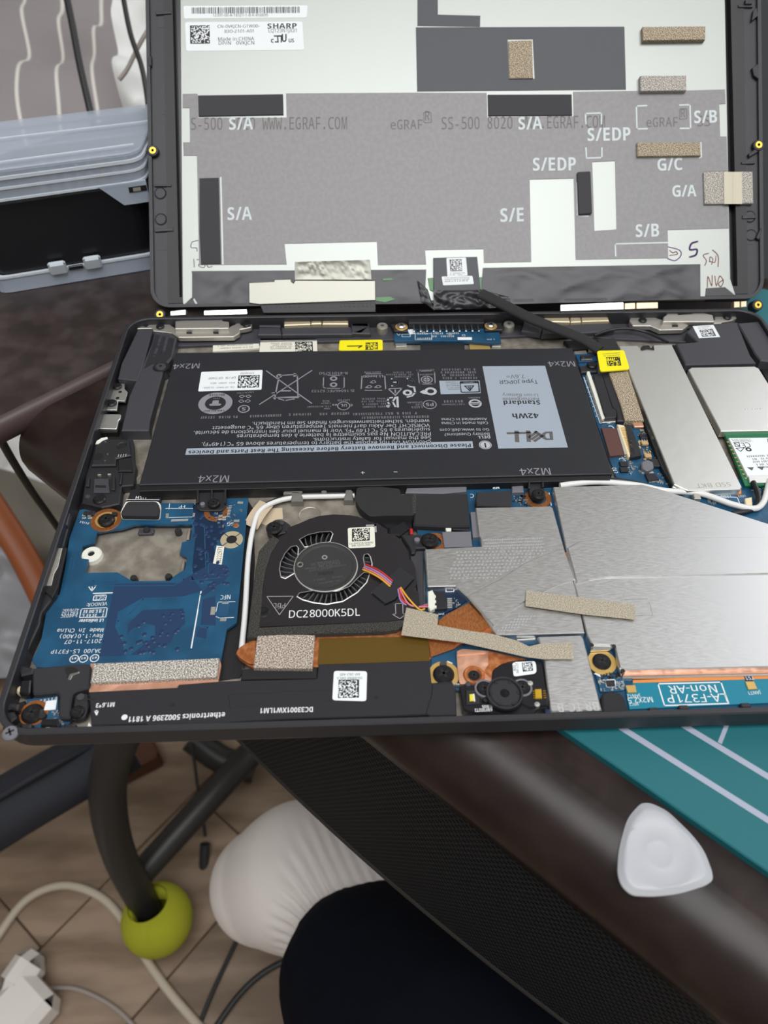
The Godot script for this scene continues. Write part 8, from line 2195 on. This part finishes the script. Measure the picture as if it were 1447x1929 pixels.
func under_desk() -> void:
	var s := thing("stool", "dark curved metal stool leg with a brace standing in a green tennis ball", "stool")
	tag(tube(s, "leg", mm([Vector3(-0.0791, -0.3411, 0.0199)] + [Vector3(-0.1036, -0.3953, 0.0335)] + [Vector3(-0.1152, -0.4489, 0.0468)] + [Vector3(-0.1199, -0.5150, 0.0593)] + [Vector3(-0.1163, -0.5877, 0.0719)] + [Vector3(-0.1135, -0.6360, 0.0802)]), 16.0, M.steel_dark, 8, 14.5), "curved dark metal leg")
	tag(tube(s, "brace", mm([Vector3(0.0058, -0.5837, -0.0971)] + [Vector3(-0.0378, -0.5640, -0.0317)] + [Vector3(-0.1174, -0.5808, 0.0570)]), 15.0, M.steel_dark, 4, 13.0), "straight dark brace")
	tube(s, "far_rail", mm([Vector3(-0.0936, -0.6110, -0.1011)] + [Vector3(-0.0579, -0.6280, -0.0811)] + [Vector3(-0.0218, -0.6352, -0.0718)]), 16.0, M.steel_dark, 4)
	var st := begin()
	var c: Vector3 = Vector3(-0.1012, -0.6110, 0.0883)
	var R := 0.034
	var axis: Vector3 = ([Vector3(-0.1199, -0.5150, 0.0593)][0] - c).normalized()
	var bx := axis.cross(Vector3.RIGHT).normalized()
	var by := axis.cross(bx)
	var np := 22
	# ball with an opening where the leg goes in: walk the profile from the inner edge round to the bottom
	var prof := []
	for i in np:
		var a := lerpf(0.62, PI, float(i) / (np - 1))
		prof.append([R * sin(a), R * cos(a), sin(a), cos(a)])
	prof.push_front([R * 0.52, R * 0.62, -0.5, 0.5])
	prof.push_front([R * 0.50, R * 0.2, -1.0, 0.0])
	for i in prof.size() - 1:
		for k in 28:
			var v := []
			var n := []
			for e in [[i, k], [i, k + 1], [i + 1, k + 1], [i + 1, k]]:
				var t: float = TAU * e[1] / 28
				var f: Array = prof[e[0]]
				var d := bx * cos(t) + by * sin(t)
				v.append(c + d * f[0] + axis * f[1])
				n.append((d * f[2] + axis * f[3]).normalized())
			smooth_tri(st, [v[0], v[1], v[2]], [n[0], n[1], n[2]])
			smooth_tri(st, [v[0], v[2], v[3]], [n[0], n[2], n[3]])
	tag(obj(s, "tennis_ball_foot", st, M.felt_green), "yellow-green tennis ball used as a foot")
	var d := thing("dark_cushion", "dark blue-black padded cushion edge in the lower left beside the stool leg", "cushion")
	tube(d, "cushion_body", mm([Vector3(-0.2912, -0.4870, 0.0808)] + [Vector3(-0.1991, -0.4463, 0.0405)] + [Vector3(-0.1105, -0.4447, -0.0166)]), 30.0, M.dark_pad, 6, -1.0, 0.8)
	tube(d, "cushion_piping", mm([Vector3(-0.2520, -0.4432, 0.0645)] + [Vector3(-0.1717, -0.4098, 0.0316)] + [Vector3(-0.1276, -0.4261, -0.0079)]), 3.0, M.dark_pad, 6)
	var o := thing("wood_block", "small brown wooden block on the floor behind the stool leg", "block")
	var wb: Vector3 = Vector3(-0.1563, -0.6300, -0.0852)
	box(o, "block_body", Transform3D(Basis(Vector3.UP, 0.5), wb), Vector3(0.05, 0.03, 0.03), M.block_brown, 0.003)
	# cables on the floor
	var k := thing("beige_cable", "thick beige cable looping over the floor past the tennis ball", "cable")
	tube(k, "cable_jacket", mm([Vector3(-0.2803, -0.6400, 0.1296), Vector3(-0.2651, -0.6400, 0.0934), Vector3(-0.2449, -0.6400, 0.0574), Vector3(-0.2104, -0.6400, 0.0447), Vector3(-0.1696, -0.6400, 0.0574), Vector3(-0.1372, -0.6400, 0.0857), Vector3(-0.1118, -0.6400, 0.1172), Vector3(-0.0859, -0.6400, 0.1449), Vector3(-0.0492, -0.6400, 0.1780)]), 4.2, M.cable_beige, 8)
	k = thing("grey_cable", "thin grey cable leaving the white adapter on the floor", "cable")
	tube(k, "cable_jacket", mm([Vector3(-0.2025, -0.6420, 0.1371), Vector3(-0.1782, -0.6420, 0.1380), Vector3(-0.1510, -0.6420, 0.1476), Vector3(-0.1285, -0.6420, 0.1604), Vector3(-0.1100, -0.6420, 0.1757)]), 2.2, M.cable_grey, 8)
	k = thing("floor_cable", "thin black cord on the floor below the sock, left of the other", "cable")
	tube(k, "cord_jacket", mm([Vector3(-0.0163, -0.6420, 0.0769), Vector3(-0.0316, -0.6420, 0.1125), Vector3(-0.0459, -0.6420, 0.1459), Vector3(-0.0570, -0.6420, 0.1774)]), 2.2, M.wire_black, 6)
	k = thing("floor_cable", "black cord nearest the trouser leg on the floor", "cable")
	tube(k, "cord_jacket", mm([Vector3(0.0339, -0.6410, 0.1172), Vector3(0.0036, -0.6410, 0.1300), Vector3(-0.0202, -0.6410, 0.1491), Vector3(-0.0420, -0.6410, 0.1781)]), 3.0, M.wire_black, 6)
	k = thing("plug_cord", "black cord with a slim connector hanging down behind the stool brace", "cable")
	tube(k, "cord_jacket", mm([Vector3(-0.0835, -0.5775, -0.0780), Vector3(-0.0787, -0.6089, -0.0438), Vector3(-0.0717, -0.6441, -0.0053), Vector3(-0.0721, -0.6558, 0.0075)]), 1.8, M.wire_black, 6)
	tag(tube(k, "connector", mm([Vector3(-0.0677, -0.6313, 0.0106), Vector3(-0.0692, -0.6447, 0.0251), Vector3(-0.0708, -0.6601, 0.0416)]), 5.5, M.black_plastic, 4, 5.0), "slim black connector")
	var a := thing("white_adapter", "white plastic adapter on the floor in the lower left corner", "adapter")
	var ap: Vector3 = Vector3(-0.2238, -0.6260, 0.1661)
	a.position = ap
	a.rotation.y = 0.9
	box(a, "adapter_body", Transform3D(Basis(), Vector3.ZERO), Vector3(0.075, 0.038, 0.05), M.white_plastic, 0.008)
	box(a, "adapter_head", Transform3D(Basis(Vector3.UP, 0.2), Vector3(0.03, 0.004, -0.022)), Vector3(0.04, 0.034, 0.03), M.white_plastic, 0.01)
	box(a, "adapter_lip", Transform3D(Basis(), Vector3(-0.02, 0.019, 0.01)), Vector3(0.03, 0.006, 0.03), M.white_plastic, 0.003)

func room_shell() -> void:
	var f := box(self, "floor", Transform3D(Basis(), Vector3(0, -0.675, 0)), Vector3(4.4, 0.05, 4.4), M.seam)
	tag(f, "", "", "", "structure")
	var d := (Vector2(-0.059, 0.094) - Vector2(-0.119, 0.164)).normalized()
	var n := Vector2(-d.y, d.x)
	var o := Vector2(-0.059, 0.094)
	var i := 0
	for r in range(-9, 9):
		var off := -0.0
		for c in range(-3, 4):
			var p := o + n * (0.118 * r + 0.059) + d * (0.62 * c + 0.2 * ((r * 7 + 30) % 3))
			if absf(p.x) < 1.9 and absf(p.y) < 1.9:
				var b := box(f, "plank", Transform3D(Basis(Vector3.UP, atan2(-d.y, d.x)), Vector3(p.x, -0.648, p.y)), Vector3(0.6185, 0.006, 0.1165), M["plank_%d" % (i % 3)], 0.0008)
				i += 1
	for w in [["wall_rear", Vector3(0, 0.5, -2.25), Vector3(4.6, 2.4, 0.1)], ["wall_front", Vector3(0, 0.5, 2.25), Vector3(4.6, 2.4, 0.1)], ["wall_left", Vector3(-2.25, 0.5, 0), Vector3(0.1, 2.4, 4.6)], ["wall_right", Vector3(2.25, 0.5, 0), Vector3(0.1, 2.4, 4.6)]]:
		tag(box(self, w[0], Transform3D(Basis(), w[1]), w[2], M.wall_paint), "", "", "", "structure")
	tag(box(self, "ceiling", Transform3D(Basis(), Vector3(0, 1.75, 0)), Vector3(4.6, 0.1, 4.6), M.ceiling_paint), "", "", "", "structure")

# ---------------------------------------------------------------- the person's leg

func nets(bones: Array, cell: float, grow: float) -> Array:
	# bones of [a, b, ra, rb]; smooth union of tapered capsules, meshed as surface nets
	var lo := Vector3.ONE * 1e9
	var hi := -lo
	for b in bones:
		for e in [[b[0], b[2]], [b[1], b[3]]]:
			lo = lo.min(e[0] - Vector3.ONE * (e[1] + grow + cell * 3))
			hi = hi.max(e[0] + Vector3.ONE * (e[1] + grow + cell * 3))
	var N := Vector3i(((hi - lo) / cell).ceil()) + Vector3i.ONE
	var F := PackedFloat32Array()
	F.resize(N.x * N.y * N.z)
	var at := 0
	for z in N.z:
		for y in N.y:
			for x in N.x:
				F[at] = field(bones, lo + Vector3(x, y, z) * cell) - grow
				at += 1
	var ids := {}
	var V := PackedVector3Array()
	var T := PackedInt32Array()
	var sx := 1
	var sy := N.x
	var sz := N.x * N.y
	for z in N.z - 1:
		for y in N.y - 1:
			for x in N.x - 1:
				var i := x + y * sy + z * sz
				var p := Vector3.ZERO
				var n := 0
				for e in [[0, 1], [2, 3], [4, 5], [6, 7], [0, 2], [1, 3], [4, 6], [5, 7], [0, 4], [1, 5], [2, 6], [3, 7]]:
					var a: int = e[0]
					var b: int = e[1]
					var fa := F[i + (a & 1) + (a >> 1 & 1) * sy + (a >> 2) * sz]
					var fb := F[i + (b & 1) + (b >> 1 & 1) * sy + (b >> 2) * sz]
					if (fa < 0.0) != (fb < 0.0):
						var pa := Vector3(a & 1, a >> 1 & 1, a >> 2)
						var pb := Vector3(b & 1, b >> 1 & 1, b >> 2)
						p += pa.lerp(pb, fa / (fa - fb))
						n += 1
				if n:
					ids[i] = V.size()
					V.append(lo + (Vector3(x, y, z) + p / n) * cell)
	for i in ids:
		for ax in 3:
			var s: int = [sx, sy, sz][ax]
			var u: int = [sy, sz, sx][ax]
			var v: int = [sz, sx, sy][ax]
			if (F[i] < 0.0) != (F[i + s] < 0.0) and ids.has(i - u) and ids.has(i - v) and ids.has(i - u - v):
				T.append_array([ids[i], ids[i - u], ids[i - u - v], ids[i], ids[i - u - v], ids[i - v]])
	return [V, T]

func field(bones: Array, p: Vector3) -> float:
	var r := 1e9
	for b in bones:
		var ab: Vector3 = b[1] - b[0]
		var h := clampf((p - b[0]).dot(ab) / ab.length_squared(), 0.0, 1.0)
		var d: float = (p - b[0] - ab * h).length() - lerpf(b[2], b[3], h)
		var k := 0.02
		var m := clampf(0.5 + 0.5 * (d - r) / k, 0.0, 1.0)
		r = lerpf(d, r, m) - k * m * (1.0 - m) if r < 1e8 else d
	return r

func skin_mesh(host: Node, called: String, net: Array, bones: Array, grow: float, m: Material, ribs: Callable) -> MeshInstance3D:
	var V: PackedVector3Array = net[0]
	var nn := PackedVector3Array()
	for i in V.size():
		var p := V[i]
		var e := 0.003
		var g := Vector3(field(bones, p + Vector3(e, 0, 0)) - field(bones, p - Vector3(e, 0, 0)), field(bones, p + Vector3(0, e, 0)) - field(bones, p - Vector3(0, e, 0)), field(bones, p + Vector3(0, 0, e)) - field(bones, p - Vector3(0, 0, e))).normalized()
		nn.append(g)
		V[i] = p + g * ribs.call(p)
	var st := begin()
	var T: PackedInt32Array = net[1]
	var acc := PackedVector3Array()
	acc.resize(V.size())
	for i in range(0, T.size(), 3):
		var fn := (V[T[i + 1]] - V[T[i]]).cross(V[T[i + 2]] - V[T[i]])
		if fn.dot(nn[T[i]]) < 0.0:
			fn = -fn
		for j in 3:
			acc[T[i + j]] += fn
	for i in acc.size():
		nn[i] = acc[i].normalized()
	for i in range(0, T.size(), 3):
		smooth_tri(st, [V[T[i]], V[T[i + 1]], V[T[i + 2]]], [nn[T[i]], nn[T[i + 1]], nn[T[i + 2]]])
	return obj(host, called, st, m)

func person() -> void:
	var p := thing("person", "person's leg in dark trousers and a white ribbed sock resting under the desk", "person")
	var toe: Vector3 = [Vector3(0.0228, -0.4479, 0.1106)][0]
	var ball: Vector3 = [Vector3(0.0545, -0.4214, 0.1127)][0]
	var ankle: Vector3 = [Vector3(0.1038, -0.4054, 0.1343)][0]
	var heel: Vector3 = [Vector3(0.1396, -0.4068, 0.1005)][0]
	var shin: Vector3 = [Vector3(0.1214, -0.3842, 0.1785)][0]
	var knee: Vector3 = [Vector3(0.1513, -0.3151, 0.2671)][0]
	var bones := [[toe, ball, 0.043, 0.050], [ball, ankle, 0.050, 0.049], [ankle, heel, 0.045, 0.036], [ankle, shin, 0.046, 0.050], [shin, knee, 0.050, 0.062]]
	var cuff: Vector3 = [Vector3(0.1126, -0.3659, 0.2025)][0]
	var none := func(_q: Vector3) -> float: return 0.0
	tag(skin_mesh(p, "body", nets(bones, 0.012, -0.004), bones, -0.004, M.skin, none), "foot and lower leg inside the sock and trousers")
	var sb := [bones[0], bones[1], bones[2], bones[3]]
	var ax := (shin - ankle).normalized()
	var u := ax.cross(Vector3.UP).normalized()
	var v := ax.cross(u)
	var start := ball.lerp(ankle, 0.45)
	var rib := func(q: Vector3) -> float:
		var t := (q - start).dot(ax)
		var w := (q - ankle).dot((ankle - ball).normalized())
		var ang := atan2((q - ankle).dot(v), (q - ankle).dot(u))
		return 0.0016 * sin(ang * 46.0) * smoothstep(-0.055, -0.025, w)
	tag(skin_mesh(p, "sock", nets(sb, 0.0027, 0.001), sb, 0.001, M.sock, rib), "white sock with a ribbed cuff")
	var tb := [[cuff, knee, 0.0625, 0.085]]
	var fold := FastNoiseLite.new()
	fold.frequency = 14.0
	tag(skin_mesh(p, "trouser_leg", nets(tb, 0.007, 0.003), tb, 0.003, M.trouser, func(q: Vector3) -> float: return 0.004 * fold.get_noise_3dv(q)), "dark navy trouser leg")
